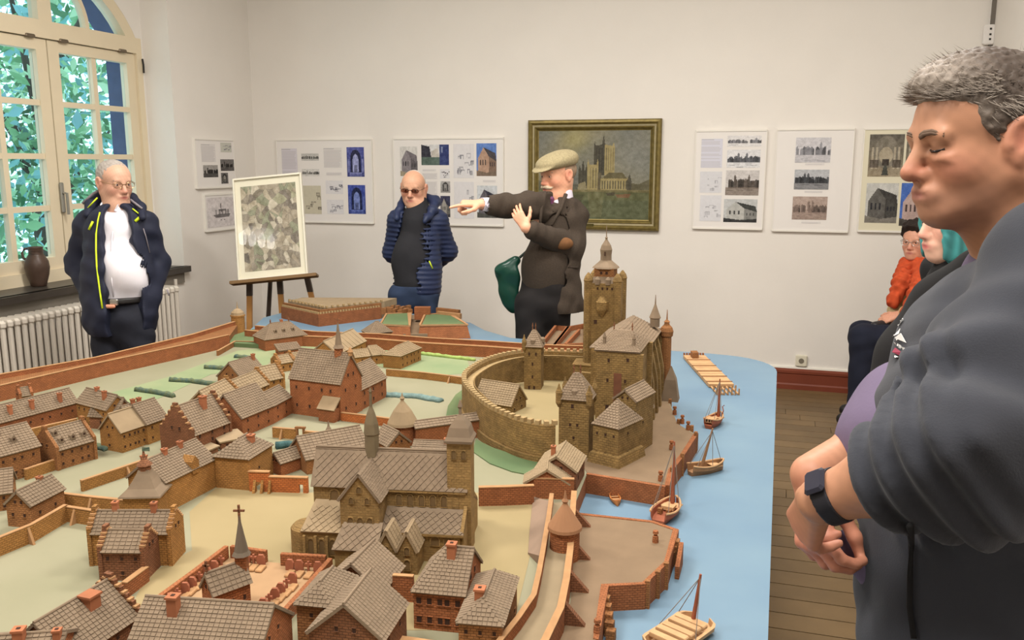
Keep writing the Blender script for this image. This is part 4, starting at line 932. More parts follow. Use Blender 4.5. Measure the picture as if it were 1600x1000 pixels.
# ------------------------------------------------------------------ town walls, garden walls, hedges
def inner_h(P, row): return height_at(P, row)-GZ
def rampart(label, P, Q, h, name):
    """inner wall along P, outer parapet along Q, wall walk between"""
    t = thing(name, label, 'model wall', P[0]); n = min(len(P), len(Q))
    MB().ribbon(P, .012, GZ, GZ+h).build('inner_wall', M_bred, t); MB().ribbon(P, .014, GZ+h, GZ+h+.002).build('coping', M_cop, t)
    PS, QS = smooth_line([(p.x, p.y) for p in P], 4), smooth_line([(p.x, p.y) for p in Q], 4); N = 16; sp = lambda L, f: L[min(int(f*(len(L)-1)), len(L)-2)].lerp(L[min(int(f*(len(L)-1)), len(L)-2)+1], f*(len(L)-1)-min(int(f*(len(L)-1)), len(L)-2))
    MB().rings([[vz(sp(PS, i/N), GZ), vz(sp(QS, i/N), GZ), vz(sp(QS, i/N), GZ+h-.012), vz(sp(PS, i/N), GZ+h-.012)] for i in range(N+1)]).build('wall_walk', M_bbrown, t)
    MB().ribbon(Q, .012, GZ-.05, GZ+h+.006).build('outer_parapet', M_bred, t); MB().ribbon(Q, .014, GZ+h+.006, GZ+h+.008).build('coping', M_cop, t)
def smooth_line(P, n=5):
    out = []
    for i in range(len(P)-1):
        p0, p1, p2, p3 = [Vector((*P[max(0, min(len(P)-1, j))], 0)) for j in (i-1, i, i+1, i+2)]
        for k in range(n):
            t = k/n; out.append(.5*((2*p1)+(p2-p0)*t+(2*p0-5*p1+4*p2-p3)*t*t+(3*p1-p0-3*p2+p3)*t**3))
    out.append(Vector((*P[-1], 0))); return out
IN1 = [g(*q) for q in [(-330, 735), (-150, 668), (0, 627), (150, 590), (300, 556), (358, 542)]]
rampart('long red brick town wall running along the left table edge', IN1, OUTW[:6], inner_h(IN1[2], 603), 'town_wall')
IN2 = [g(*q) for q in [(384, 531), (478, 541), (580, 545), (660, 552), (760, 558), (840, 564), (905, 566)]]
rampart('red brick town wall along the back of the town below the blue moat', IN2, [p+Vector((0, .09, 0)) for p in IN2], inner_h(IN2[4], 541.5), 'town_wall')
c = vz(OUTW[5], GZ); t = thing('corner_tower', 'little domed corner tower where the left and back town walls meet', 'model tower', c)
MB().lathe(c, [(.034, 0), (.034, .088), (.038, .09), (.038, .096)], 12).build('walls', M_bochre, t); MB().lathe((c.x, c.y, GZ+.096), [(.034, 0), (.032, .014), (.02, .026), (.006, .034), (.003, .05), (.001, .07)], 12).build('dome_roof', M_roofl, t)
patch([(355, 533), (395, 520), (440, 527), (415, 545), (360, 542)], M_moat, name='green_mound', h=.02)
ground_wall('curving retaining wall below the green mound at the rear left', [(340, 556), (368, 540), (400, 541), (418, 538)], .022, m=M_bbrown)
ground_wall('ochre garden wall with a buttress from the brick church to the castle', [(604, 587), (660, 592), (700, 597), (734, 602)], .027, butts=(.7,))
ground_wall('ochre garden wall with a small doorway, left section', [(427, 683), (464, 686)], .032, butts=(.4,))
t, P = ground_wall('ochre garden wall right of the small doorway', [(477, 687), (545, 693), (604, 699)], .028)
q = g(470, 687); MB().box(vz(q, GZ+.040), (.034, .01, .006), .17).build('lintel', M_bbrown, t); 
for x in (465, 475): q = g(x, 687); MB().box(vz(q, GZ+.02), (.005, .01, .04), .17).build('door_post', M_bbrown, t)
ground_wall('orange garden wall running from the brick church toward the round tower', [(534, 657), (575, 662), (612, 667)], .028, butts=(.5,), m=MATS['clay_brick_orange'])
ground_wall('thin orange wall behind the round tower toward the castle moat', [(648, 668), (690, 672)], .024, m=MATS['clay_brick_orange'])
ground_wall('long ochre street wall behind the turreted stone house', [(128, 768), (195, 745), (262, 722), (303, 712)], .030, butts=(.35,))
ground_wall('ochre field wall rising from the left edge', [(-40, 884), (0, 868), (52, 846), (105, 814)], .042, butts=(.62,))
ground_wall('ochre field wall from the inner corner to the stepped pair', [(105, 814), (130, 818), (168, 824)], .038, butts=(.3,))
ground_wall('brown cross wall between the left house and the turreted stone house', [(95, 790), (145, 796), (203, 802)], .034, butts=(.5,))
ground_wall('low ochre wall beside the long grey-roofed house', [(40, 750), (92, 732)], .03)
ground_wall('garden wall in front of the long brick row at the left', [(-90, 714), (0, 694), (121, 666)], .026)
ground_wall('red brick wall right of the stone church', [(748, 790), (790, 789), (834, 787)], .05, m=M_bred, w=.012)
ground_wall('short red wall between the foreground trio and the L-shaped pair', [(615, 938), (647, 940)], .055, m=M_bred)
ground_wall('low pale-topped wall at the bottom edge below the L-shaped pair', [(615, 1018), (722, 1034)], .025, m=M_bred, w=.02)
ground_wall('short red wall beside the dark stepped house', [(196, 934), (230, 908)], .032, m=M_bred, w=.012)
def hedge(label, px, h=.016, w=.016, m=None):
    P = [g(*q) for q in px]; pts = []
    for a, b in zip(P[:-1], P[1:]):
        n = max(2, int((b-a).length/.012)); pts += [a.lerp(b, i/n) for i in range(n)]
    pts.append(P[-1]); mb = MB(); rr = []
    for i, p in enumerate(pts):
        d = (pts[min(i+1, len(pts)-1)]-pts[max(i-1, 0)]).normalized(); n = Vector((-d.y, d.x, 0)); j = lambda: 1+.3*(R.random()-.5)
        rr.append([p+n*w*.5*j(), p+n*w*.45*j()+Vector((0, 0, h*.7*j())), p+n*w*.1+Vector((0, 0, h*1.1*j())), p-n*w*.35*j()+Vector((0, 0, h*.8*j())), p-n*w*.55*j()])
    mb.rings(rr); o = mb.build('hedge', m or M_green, smooth=True); tag(o, label, 'model hedge'); return o
hedge('dark green hedge strip in the left fields, longest one', [(265, 596), (300, 598), (345, 604)])
hedge('green hedge strip nearest the low left houses', [(212, 611), (240, 615), (272, 621)])
hedge('green hedge strip in the left fields above the longest one', [(320, 576), (350, 578), (374, 582)])
hedge('small green hedge strip farthest back in the left fields', [(367, 559), (397, 562)])
M_blueg = mat('blue_green_paint', (112, 136, 132), .95, noise=.3, nscale=50, bump=.8, bscale=160, bdist=.004)
hedge('blue green hedge strip on the lawn left of the castle', [(603, 619), (650, 621), (690, 628)], .014, .03, M_blueg)
hedge('dark blue green bank below the doorway wall', [(431, 701), (452, 698), (470, 704), (492, 710)], .02, .022, mat('dark_bank', (62, 92, 92), .95, noise=.3, nscale=50, bump=.8, bscale=160, bdist=.004))
hedge('short dark bank beside the orange house with square windows', [(146, 698), (170, 703)], .012, .03)
hedge('bright green hedge at the foot of the back town wall', [(658, 554), (700, 559), (742, 564)], .013, .016, mat('bright_hedge', (150, 170, 96), .9, noise=.3, nscale=50, bump=.6, bscale=160, bdist=.003))
def bank(px_in, px_out, zi, zo):
    mb = MB(); a = [g(*q, GZ) for q in px_in]; b = [g(*q, GZ) for q in px_out]
    mb.rings([[vz(q, GZ-.002), vz(q, GZ+zi)] + [vz(p, GZ+zo), vz(p, GZ-.002)] for q, p in zip(a, b)]); mb.build('moat_bank', M_moat, tb)
bank([(744, 693), (770, 706), (800, 716), (845, 724)], [(738, 706), (765, 725), (800, 738), (838, 745)], .014, .003)
bank([(728, 610), (712, 622), (700, 640), (696, 662)], [(735, 622), (725, 634), (716, 650), (712, 668)], .014, .002)
# ------------------------------------------------------------------ stone church
CO = Vector((-.635, 1.677, 0)); CE = Vector((-.982, -.191, 0)); CT = Vector((-.191, .982, 0))
def cx(s, t, z): return CO+CE*s+CT*t+Vector((0, 0, GZ+z))
church = thing('stone_church', 'large stone church with patterned roof, flèche and corner tower on the square', 'model church', cx(.17, .1, 0))
church['label'] = 'large stone church with patterned roof, slender roof turret and corner tower on the square'
def cbox(name, s0, s1, t0, t1, z0, z1, m=None):
    return MB().rings([[cx(s, t, z) for s, t in ((s0, t0), (s1, t0), (s1, t1), (s0, t1))] for z in (z0, z1)]).build(name, m or M_church, church)
def cgab(mb, s0, s1, t, z0, z1, th=.006): mb.rings([[cx(s0, q, z0), cx(s1, q, z0), cx((s0+s1)/2, q, z1)] for q in (t, t+th)])
nav = cbox('nave_walls', 0, .355, .06, .15, 0, .147); gb = MB()
for s in (0, .349): gb.rings([[cx(q, .06, .147), cx(q, .15, .147), cx(q, .105, .218)] for q in (s, s+.006)])
gb.build('nave_gable', M_church, church, kind='stuff')
cbox('aisle_walls', 0, .182, 0, .06, 0, .068); cbox('north_aisle_walls', 0, .355, .15, .209, 0, .068)
fa = MB(); fa.rings([[cx(q, .0, 0), cx(q, .209, 0), cx(q, .209, .072), cx(q, .155, .11), cx(q, .055, .11), cx(q, 0, .072)] for q in (-.004, .004)]); fa.build('west_front', M_church, church)
cbox('choir_aisle_walls', .27, .36, -.012, .06, 0, .066); MB().lathe(cx(.36, .026, 0), [(.038, 0), (.038, .06), (.03, .068)], 12).build('apse_chapel', M_church, church)
cbox('transept_walls', .182, .27, -.012, .1, 0, .147); gb = MB(); cgab(gb, .182, .27, -.012, .147, .202); gb.build('transept_gable', M_church, church)
def cslope(sl, tl, pts, **k): roof_plane(sl, tl, [cx(*p) for p in pts], **k)
D = dict(tw=.017, diamond=True, lift=.0022)
sl, tl = MB(), MB()
cslope(sl, tl, [(.36, .054, .144), (-.004, .054, .144), (-.004, .105, .222), (.36, .105, .222)], **D); cslope(sl, tl, [(-.004, .156, .144), (.36, .156, .144), (.36, .105, .222), (-.004, .105, .222)], **D)
sl2 = MB(); r = sl.build('nave_roof', M_roof, church); tl.build('roof_tiles', M_roof, r, kind='stuff')
rid = MB(); rid.tube([cx(.36, .105, .2235), cx(-.004, .105, .2235)], .003, 6); rid.build('ridge_tiles', M_roof, r)
sl, tl = MB(), MB(); cslope(sl, tl, [(.182, -.005, .068), (-.004, -.005, .068), (-.004, .062, .104), (.182, .062, .104)], **D); r = sl.build('aisle_roof', M_roof, church); tl.build('roof_tiles', M_roof, r, kind='stuff')
sl, tl = MB(), MB(); cslope(sl, tl, [(.362, -.017, .066), (.27, -.017, .066), (.27, .06, .112), (.35, .06, .112)], **D); r = sl.build('choir_aisle_roof', M_roofl, church); tl.build('roof_tiles', M_roofl, r, kind='stuff')
sl, tl = MB(), MB(); cslope(sl, tl, [(-.004, .214, .066), (.36, .214, .066), (.36, .15, .1), (-.004, .15, .1)], **D); r = sl.build('north_aisle_roof', M_roof, church); tl.build('roof_tiles', M_roof, r, kind='stuff')
sl, tl = MB(), MB()
cslope(sl, tl, [(.177, .105, .141), (.177, -.017, .141), (.226, -.017, .206), (.226, .105, .206)], tw=.008, th=.006); cslope(sl, tl, [(.275, -.017, .141), (.275, .105, .141), (.226, .105, .206), (.226, -.017, .206)], tw=.008, th=.006)
r = sl.build('transept_roof', M_roof, church); tl.build('roof_tiles', M_roof, r, kind='stuff')
# porches
cbox('side_porch_walls', .178, .27, -.062, -.012, 0, .05); sl, tl = MB(), MB(); cslope(sl, tl, [(.275, -.068, .050), (.174, -.068, .050), (.174, -.01, .092), (.262, -.01, .092)], **D); r = sl.build('side_porch_roof', M_roof, church); tl.build('roof_tiles', M_roof, r, kind='stuff')
cbox('double_porch_walls', .086, .176, -.066, .002, 0, .056)
for k in range(2):
    s0 = .086+.045*k; s1 = s0+.045; mb = MB(); cgab(mb, s0, s1, -.066, .056, .096); cgab(mb, s0, s1, -.004, .056, .096); mb.build('porch_gable', M_church, church, kind='stuff')
    sl = MB(); tl = MB(); cslope(sl, tl, [(s0-.002, .002, .053), (s0-.002, -.070, .053), ((s0+s1)/2, -.070, .101), ((s0+s1)/2, .002, .101)], tw=.02, th=.007); cslope(sl, tl, [(s1+.002, -.070, .053), (s1+.002, .002, .053), ((s0+s1)/2, .002, .101), ((s0+s1)/2, -.070, .101)], tw=.02, th=.007)
    r = sl.build('porch_roof', M_roofl, church); tl.build('roof_tiles', M_roofl, r, kind='stuff')
def cwin(s, t, z, w, h, arch=True, name='window', d=-1, along='s'):
    """recessed round-arched window with a raised surround on the south (d=-1) side"""
    n = CT*d; u = CE; p = cx(s, t, z)+n*.0008
    sh = [(-w/2, 0), (w/2, 0), (w/2, h*.65)]+[(w/2*math.cos(a), h*.65+w/2*math.sin(a)) for a in (math.pi/4, math.pi/2, 3*math.pi/4)]+[(-w/2, h*.65)]
    o = MB().rings([[p+u*x+Vector((0, 0, zz)) for x, zz in sh], [p+u*x+Vector((0, 0, zz))+n*.0006 for x, zz in sh]]).build(name, mat('church_recess', (104, 82, 52), .9), church)
    mb = MB()
    rg = [[p+u*x*k+Vector((0, 0, h*.4+(zz-h*.4)*k2))+n*e for x, zz in sh] for k, k2, e in ((1.0, 1.0, .002), (1.28, 1.2, .002), (1.28, 1.2, -.001))]
    mb.rings(rg, cap=False); mb.build('surround', M_church, o)
for k in range(6): cwin(.024+.026*k, .06, .106, .013, .03)
cwin(.305, .06, .106, .02, .032)
for k in range(3): cwin(.203+.022*k, -.012, .075, .0125, .032)
for s in (.208, .244): cwin(s, -.012, .135, .009, .014)
cwin(.226, -.012, .160, .010, .014)
for s in (.1085, .1535): cwin(s, -.066, .046, .011, .018); cwin(s, -.066, .012, .013, .024)
for s in (.03, .06): cwin(s, 0, .040, .018, .02)
for s in (.29, .315, .34): cwin(s, -.012, .012, .012, .045)
bt = MB()
for k, s in enumerate((.275, .302, .328, .354)): cbox('buttress', s-.003, s+.003, -.02, -.012, 0, .056)
cbox('string_course', -.004, .182, -.006, 0, .062, .067); cbox('string_course', 0, .182, .0545, .06, .138, .143)
# west tower and roof turret
cbox('tower_walls', -.012, .042, .058, .108, 0, .262)
MB().rings([[cx(s, t, z) for s, t in ((.015+a*r, .083-b*r) for a, b in ((-1, 1), (1, 1), (1, -1), (-1, -1)))] for r, z in ((.031, .258), (.032, .264), (.027, .272), (.022, .292), (.012, .308), (.003, .318), (.0028, .332), (.005, .336), (.001, .352))]).build('tower_dome', M_roof, church)
for s in (.004, .026): cwin(s, .058, .222, .010, .022, name='belfry_opening')
f = cx(.2265, .105, .205); MB().lathe(f, [(.0165, 0), (.0165, .05), (.0185, .054), (.016, .078), (.009, .104), (.0035, .118), (.003, .150), (.0045, .154), (.001, .165)], 6, .3).build('roof_turret', mat('turret_clay', (112, 98, 74), .85, noise=.2, nscale=30), church)
cr = MB(); q = f+Vector((0, 0, .155)); cr.box(q, (.014, .003, .003), .2); cr.box(q, (.003, .003, .02)); cr.build('cross', M_bdark, church)
# ------------------------------------------------------------------ castle
M_cas = mat('castle_stone', (152, 122, 74), .88, brick=(.014, .0072, .0012), mortar=.66, noise=.34, nscale=34, bump=.8, bscale=150, bdist=.003, rnd=.06)
M_mer = mat('merlon_clay', (160, 136, 96), .85, noise=.15, nscale=40)
ring = [(-.60, 2.36), (-.63, 2.345), (-.69, 2.36), (-.755, 2.40), (-.853, 2.49), (-.973, 2.655), (-1.03, 2.76), (-1.062, 2.88), (-1.056, 3.08), (-.995, 3.23), (-.885, 3.31), (-.752, 3.335), (-.655, 3.338)]
RL = smooth_line(ring); RH = .122
t = thing('castle_ring_wall', 'curved stone castle wall with battlements around the sandy courtyard', 'model castle wall', (RL[30].x, RL[30].y, GZ))
MB().ribbon(RL, .016, GZ, GZ+RH).build('curtain_wall', M_cas, t)
inn_ = []
for i, p in enumerate(RL):
    d = (RL[min(i+1, len(RL)-1)]-RL[max(0, i-1)]).normalized(); n = Vector((-d.y, d.x, 0)); cc = Vector((-.75, 2.85, 0))
    if n.dot(cc-p) < 0: n = -n
    inn_.append(p+n*.02)
MB().ribbon(inn_, .026, GZ, GZ+RH-.014).build('wall_walk', M_mer, t)
inn2 = [p+(q-p).normalized()*.036 for p, q in zip(RL, inn_)]
MB().ribbon(inn2, .004, GZ+.0, GZ+RH-.010).build('inner_face', M_cas, t)
outp = [p-(q-p).normalized()*.009 for p, q in zip(RL, inn_)]
MB().ribbon(outp, .012, GZ, [GZ+.028]*len(RL)).build('batter', M_cas, t)
tot = 0; last = None; k = 0; mm = MB(); mm.box((0, 0, .006), (.0135, .017, .013)); mo = None
acc = 0
for a, b in zip(RL[:-1], RL[1:]):
    L = (b-a).length
    while acc < L:
        p = a.lerp(b, acc/L); rz = math.atan2((b-a).y, (b-a).x)
        if mo is None:
            mo = mm.build('merlon', M_mer, t, origin=(0, 0, 0)); mo.data.transform(Matrix.Translation(wloc(t))); mo.location = Vector((p.x, p.y, GZ+RH))-wloc(t); mo.rotation_euler = (0, 0, rz)
        else: inst(mo.data, 'merlon', t, (p.x, p.y, GZ+RH), rz)
        acc += .0255
    acc -= L
arc = MB()
for i in range(len(inn2)):
    if i > len(inn2)-16 and i % 2 == 0: p = inn2[i]; arc.box((p.x, p.y, GZ+RH-.022), (.008, .01, .012))
arc.build('corbels', M_cas, t, kind='stuff')
cy = [(p.x, p.y) for p in inn2]+[(-.53, 3.3), (-.53, 2.42)]
MB().prism(cy, GZ-.004, GZ+.010).build('courtyard', M_sand, t)
def tower(label, P, w, d, h, rz, roof, name='castle_tower', m=None, wins=(), z0=GZ, apexdir='x', bart=(), base=0):
    """square tower: P = near right base corner; body extends left (w) and back (d)"""
    e = Vector((math.cos(rz), math.sin(rz), 0)); n = Vector((-e.y, e.x, 0)); O = Vector((P[0], P[1], z0)); t = thing(name, label, 'model castle tower', O-e*w/2+n*d/2)
    X = lambda s, q, z: O-e*s+n*q+Vector((0, 0, z))
    MB().rings([[X(s, q, z) for s, q in ((0, 0), (w, 0), (w, d), (0, d))][::-1] for z in (0, h)]).build('walls', m or M_cas, t)
    if base: MB().rings([[X(s, q, z) for s, q in ((-b, -b), (w+b, -b), (w+b, d+b), (-b, d+b))][::-1] for z, b in ((0, base), (h*.25, base*.6), (h*.32, 0))]).build('battered_base', m or M_cas, t)
    if roof:
        ov, rh, rl = roof; sl, tl = MB(), MB(); c0, c1 = (X(w/2+rl/2, d/2, h+rh), X(w/2-rl/2, d/2, h+rh))
        A, B, C_, D_ = X(w+ov, -ov, h), X(-ov, -ov, h), X(-ov, d+ov, h), X(w+ov, d+ov, h)
        for pts in ([A, B, c1, c0], [B, C_, c1], [C_, D_, c0, c1], [D_, A, c0]): roof_plane(sl, tl, pts, tw=.009, th=.008, diamond=False)
        r = sl.build('roof', M_roof, t); tl.build('roof_tiles', M_roof, r, kind='stuff')
        for c in (c0, c1): MB().lathe(c-Vector((0, 0, .004)), [(.003, 0), (.0015, .012), (.003, .016), (.0006, .03)], 6).build('finial', M_bdark, t)
    hole, sur = MB(), MB()
    for s, z, ww, hh in wins: win_boxes(hole, sur, X(w*s, 0, z), -n, ww, hh)
    for q, z, ww, hh in [(wv[0], wv[1], wv[2], wv[3]) for wv in wins[:2]]: win_boxes(hole, sur, X(0, d*q, z), e, ww, hh)
    if hole.v: hole.build('window_openings', M_hole, t, kind='stuff'); sur.build('window_sills', m or M_cas, t, kind='stuff')
    for s, q, r_, zb, zt in bart:
        MB().lathe(X(s, q, 0), [(r_*.3, zb-.012), (r_, zb), (r_, zt), (r_*1.15, zt+.002), (r_*.5, zt+.018), (.0015, zt+.03)], 8).build('corner_turret', m or M_cas, t)
    return t, X
t, X = tower('nearest square castle tower with dormered roof and corner turrets', (-.515, 2.439), .092, .085, .178, .02, (.006, .075, .02), wins=[(.55, .158, .008, .014), (.38, .10, .006, .01), (.62, .10, .006, .01), (.5, .06, .006, .01)], bart=[(0, 0, .010, .165, .195), (.092, 0, .010, .165, .195), (.092, .085, .009, .165, .195), (0, .085, .009, .165, .195)])
for s in (.046,):
    MB().lathe(X(s, .012, .19), [(.011, 0), (.011, .014), (.004, .02)], 10).build('dormer', M_roof, t)
t, X = tower('square courtyard tower with steep roof and round dormers, left of the great hall', (-.852, 3.13), .066, .075, .178, .12, (.006, .062, .012), wins=[(.3, .15, .006, .012), (.7, .15, .006, .012), (.5, .11, .006, .012), (.5, .06, .006, .012), (.4, .015, .007, .016), (.7, .015, .007, .016)], bart=[(.066, .0, .009, .17, .195)])
for s, q in ((.033, .008), (-.0, .04)): MB().lathe(X(s, q, .19), [(.010, 0), (.010, .014), (.004, .02)], 10).build('dormer', M_roof, t)
# great hall: tall front block with hipped roof
t, X = tower('tall castle hall with a hipped roof and dark doorway strip, right of the courtyard', (-.405, 2.655), .135, .20, .288, .0, (.006, .05, .06), name='castle_hall', wins=[(.3, .10, .010, .018), (.72, .10, .010, .018), (.25, .26, .008, .012), (.7, .255, .007, .012), (.3, .19, .007, .012), (.72, .19, .007, .012)])
MB().rings([[X(s, -.0012, z) for s in (.052, .077) for z in (.085, .215)][i] for i in (0, 2, 3, 1)] and [[X(.052, q, .085), X(.077, q, .085), X(.077, q, .215), X(.052, q, .215)] for q in (-.001, .001)]).build('painted_doorway', mat('dark_red_clay', (112, 72, 52), .9, noise=.2, nscale=40), t)
for s in (.02, .115): MB().lathe(X(s, .03, .30), [(.006, 0), (.005, .02), (.007, .024), (.001, .04)], 6).build('roof_spike', M_roof, t)
for s, q in ((0, 0), (0, .2)): MB().box(X(s-.006, q+.004, .14), (.02, .02, .28)).build('buttress', M_cas, t)
# rear palace range along the river
t = thing('castle_palace', 'rear castle palace range with buttresses on the river side', 'model castle', (-.47, 3.05, GZ))
x0, x1, y0, y1 = -.60, -.415, 2.86, 3.26
MB().prism([(x0, y0), (x1, y0), (x1, y1), (x0, y1)], GZ, GZ+.25).build('walls', M_cas, t)
sl, tl = MB(), MB(); zr = GZ+.312; ze = GZ+.248; xm = (x0+x1)/2
V3 = lambda *a: Vector(a)
roof_plane(sl, tl, [V3(x1+.006, y0, ze), V3(x1+.006, y1, ze), V3(xm, y1-.08, zr), V3(xm, y0+.07, zr)], tw=.013, th=.011); roof_plane(sl, tl, [V3(x0-.006, y1, ze), V3(x0-.006, y0, ze), V3(xm, y0+.07, zr), V3(xm, y1-.08, zr)], tw=.013, th=.011); roof_plane(sl, tl, [V3(x1+.006, y1, ze), V3(x0-.006, y1, ze), V3(xm, y1-.08, zr)], tw=.013, th=.011)
roof_plane(sl, tl, [V3(x0-.006, y0, ze), V3(x1+.006, y0, ze), V3(xm, y0+.07, zr)], tw=.013, th=.011)
r = sl.build('roof', M_roof, t); tl.build('roof_tiles', M_roof, r, kind='stuff')
for i in range(5):
    y = 2.90+i*.085; MB().rings([[V3(x1+a, y-.011, GZ+z), V3(x1+a, y+.011, GZ+z)][::-1]+[V3(x1-.01, y-.011, GZ+z), V3(x1-.01, y+.011, GZ+z)] for a, z in ((.035, 0), (.028, .13), (.012, .21), (.004, .235))]).build('buttress', M_cas, t)
    if i < 4: 
        d = MB(); q = V3(x1+.001, y+.042, GZ+.17); d.box(q, (.003, .014, .05)); d.build('tall_window', M_hole, t)
for (px, py), zb, h, r_ in (((1013, 545), .255, .055, .016),):
    q = V3(-.43, 3.20, GZ+.27); MB().lathe(q, [(.018, 0), (.018, .03), (.022, .034), (.012, .06), (.003, .085), (.001, .12)], 8).build('pointed_turret', M_roof, t)
c = V3(-.39, 3.24, GZ); t = thing('river_turret', 'slim round turret with a domed cap at the river corner of the castle', 'model castle tower', c)
MB().lathe(c, [(.021, 0), (.019, .225), (.024, .23), (.025, .243), (.026, .247), (.021, .262), (.011, .272), (.009, .28), (.012, .283), (.003, .292), (.001, .33)], 14).build('turret', M_bbrown, t)
MB().lathe(c+V3(.03, -.07, 0), [(.045, 0), (.028, .08), (.002, .13)], 4, .8).build('spur_roof', M_roof, t)
# keep
t, X = tower('tall square stone keep with corner shafts, lantern and spire', (-.575, 3.23), .125, .12, .42, .0, None, name='castle_keep', wins=[(.5, .40, .007, .01), (.35, .40, .007, .01), (.65, .40, .007, .01), (.2, .40, .007, .01), (.7, .27, .012, .016), (.5, .08, .008, .014), (.3, .18, .007, .012)])
for s, q in ((.006, .006), (.119, .006), (.006, .114), (.119, .114)): MB().lathe(X(s, q, 0), [(.017, 0), (.017, .425), (.019, .43), (.014, .445), (.003, .46)], 8, .39).build('corner_shaft', M_cas, t)
for s in (.042, .083): MB().lathe(X(s, .004, .425), [(.011, -.01), (.011, .01), (.003, .02)], 8).build('roof_dormer', M_roof, t)
MB().rings([[X(.0625+a*r, .06+b*r, z) for a, b in ((-1, -1), (-1, 1), (1, 1), (1, -1))] for r, z in ((.055, .42), (.036, .446))]).build('upper_roof', M_roof, t)
bx = MB().rings([[X(.0625+a*r, .06+b*r, z) for a, b in ((-1, -1), (-1, 1), (1, 1), (1, -1))] for r, z in ((.038, .436), (.038, .475))]).build('lantern_house', M_bbrown, t)
hm = MB(); 
for s in (.052, .073): hm.box(X(s, .0215, .458), (.009, .002, .010))
hm.build('lantern_window', M_hole, bx, kind='stuff')
MB().lathe(X(.0625, .06, .474), [(.054, 0), (.05, .006), (.026, .026), (.022, .03), (.0215, .05), (.024, .07), (.018, .088), (.006, .106), (.004, .112), (.006, .116), (.0022, .12), (.001, .165)], 8, .39).build('spire', M_roof, t)
hm = MB(); hm.box(X(.0625, .037, .53), (.004, .002, .016)); hm.build('lantern_window', M_hole, t)
MB().lathe(X(-.012, .02, .2), [(.004, 0), (.010, .02), (.010, .05), (.003, .075), (.001, .095)], 6).build('bracket_turret', M_cas, t)
sh = MB(); sh.lathe(X(.0625, -.001, .32), [(.005, -.03), (.024, 0), (.026, .03), (.010, .05)], 8); sh.build('oriel', M_cas, t)
# bastion houses before the hall
h = house('dark stone bastion house with hipped roof at the foot of the castle hall', Vector((-.497, 2.415, 0)), Vector((-.416, 2.383, 0)), .13, .118, .95, ends='hh', ridge='f', m=M_cas, win=(3, 1, 2), hip=.9)
q = h['P2']; MB().rings([[h['X'](s, r_, z) for s, r_ in ((-b, -b), (h['L']+b, -b), (h['L']+b, h['w']+b), (-b, h['w']+b))] for z, b in ((0, .012), (.03, .007), (.036, 0))]).build('battered_base', M_cas, h['t'])
house('small upper house with tiled roof between the bastion house and the castle hall', Vector((-.455, 2.52, 0)), Vector((-.385, 2.50, 0)), .13, .17, .8, ends='gg', ridge='d', m=M_cas, win=(1, 1, 1))
t = thing('castle_buttress', 'steep-roofed stone buttress leaning on the river side of the castle hall', 'model castle', (-.385, 2.69, GZ))
MB().prism([(-.415, 2.675), (-.372, 2.672), (-.366, 2.74), (-.415, 2.75)], GZ, GZ+.10).build('walls', M_cas, t); sl, tl = MB(), MB(); roof_plane(sl, tl, [V3(-.364, 2.665, GZ+.09), V3(-.360, 2.745, GZ+.09), V3(-.41, 2.75, GZ+.185), V3(-.41, 2.665, GZ+.185)], tw=0); sl.build('roof', M_roof, t)
MB().prism([(-.41, 2.67), (-.385, 2.67), (-.385, 2.745), (-.41, 2.745)], GZ+.1, GZ+.15).build('upper_wall', M_cas, t)
house('pale-roofed barn standing inside the castle ring wall', (798, 652), (822, 640), .15, .04, 1.1, ridge='d', m=M_cas, roofm=M_roofl, win=(2, 0, 1), gz=GZ+.0)
ground_wall('battlemented stone cross wall between the keep and the castle hall', [Vector((-.665, 3.0, 0)), Vector((-.535, 2.98, 0))], .125, w=.02, m=M_cas, name='castle_wall', cat='model castle wall', cop=False)
house('little stone shed against the cross wall in the castle courtyard', Vector((-.74, 3.2, 0)), Vector((-.66, 3.2, 0)), .06, .1, .3, m=M_cas, win=(2, 0, 1), kind_roof='shed', roofm=M_cas, tile=(0, 0))
# walled plots behind the castle, forts across the moat
t = thing('walled_plots', 'walled clay garden plots behind the castle beside the moat', 'model wall', g(885, 540))
for a in ([(845, 546), (868, 517), (888, 519), (866, 548), (845, 546)], [(866, 548), (888, 519), (915, 514), (915, 545), (866, 548)], [(880, 550), (905, 523)]): MB().ribbon([g(*q) for q in a], .012, TZ, GZ+.03).build('plot_wall', M_bred, t)
MB().prism([(p.x, p.y) for p in (g(845, 546), g(868, 518), (g(915, 515)), g(916, 548))], TZ, GZ+.004).build('plot_floor', M_tan, t)
F0, FLl, FRr = on_z(499, 510, TZ), on_z(442, 497, TZ), on_z(594, 498, TZ)
bk = Vector((.02, .2, 0))
t = thing('river_fort', 'angular brick fort with battlements across the moat at the back', 'model fort', F0)
for nm, off, hh, wd in (('fort_wall', 0, .072, .02), ('inner_parapet', .045, .095, .012)):
    MB().ribbon([FLl+bk*off*5*.3, F0+bk*off*5*.3, FRr+bk*off*5*.3], wd, TZ, TZ+hh).build(nm, M_bbrown if off else M_bred, t)
MB().prism([(p.x, p.y) for p in (FLl, F0, FRr, FRr+bk, FLl+bk)], TZ, TZ+.06).build('fort_floor', M_tan, t)
MB().prism([(p.x, p.y) for p in (FLl+bk*.28, F0+bk*.34, FRr+bk*.28, FRr+bk, FLl+bk)], TZ+.06, TZ+.098).build('fort_roof', M_roofl, t)
mm = MB(); mm.box((0, 0, .005), (.011, .012, .011)); mo = None
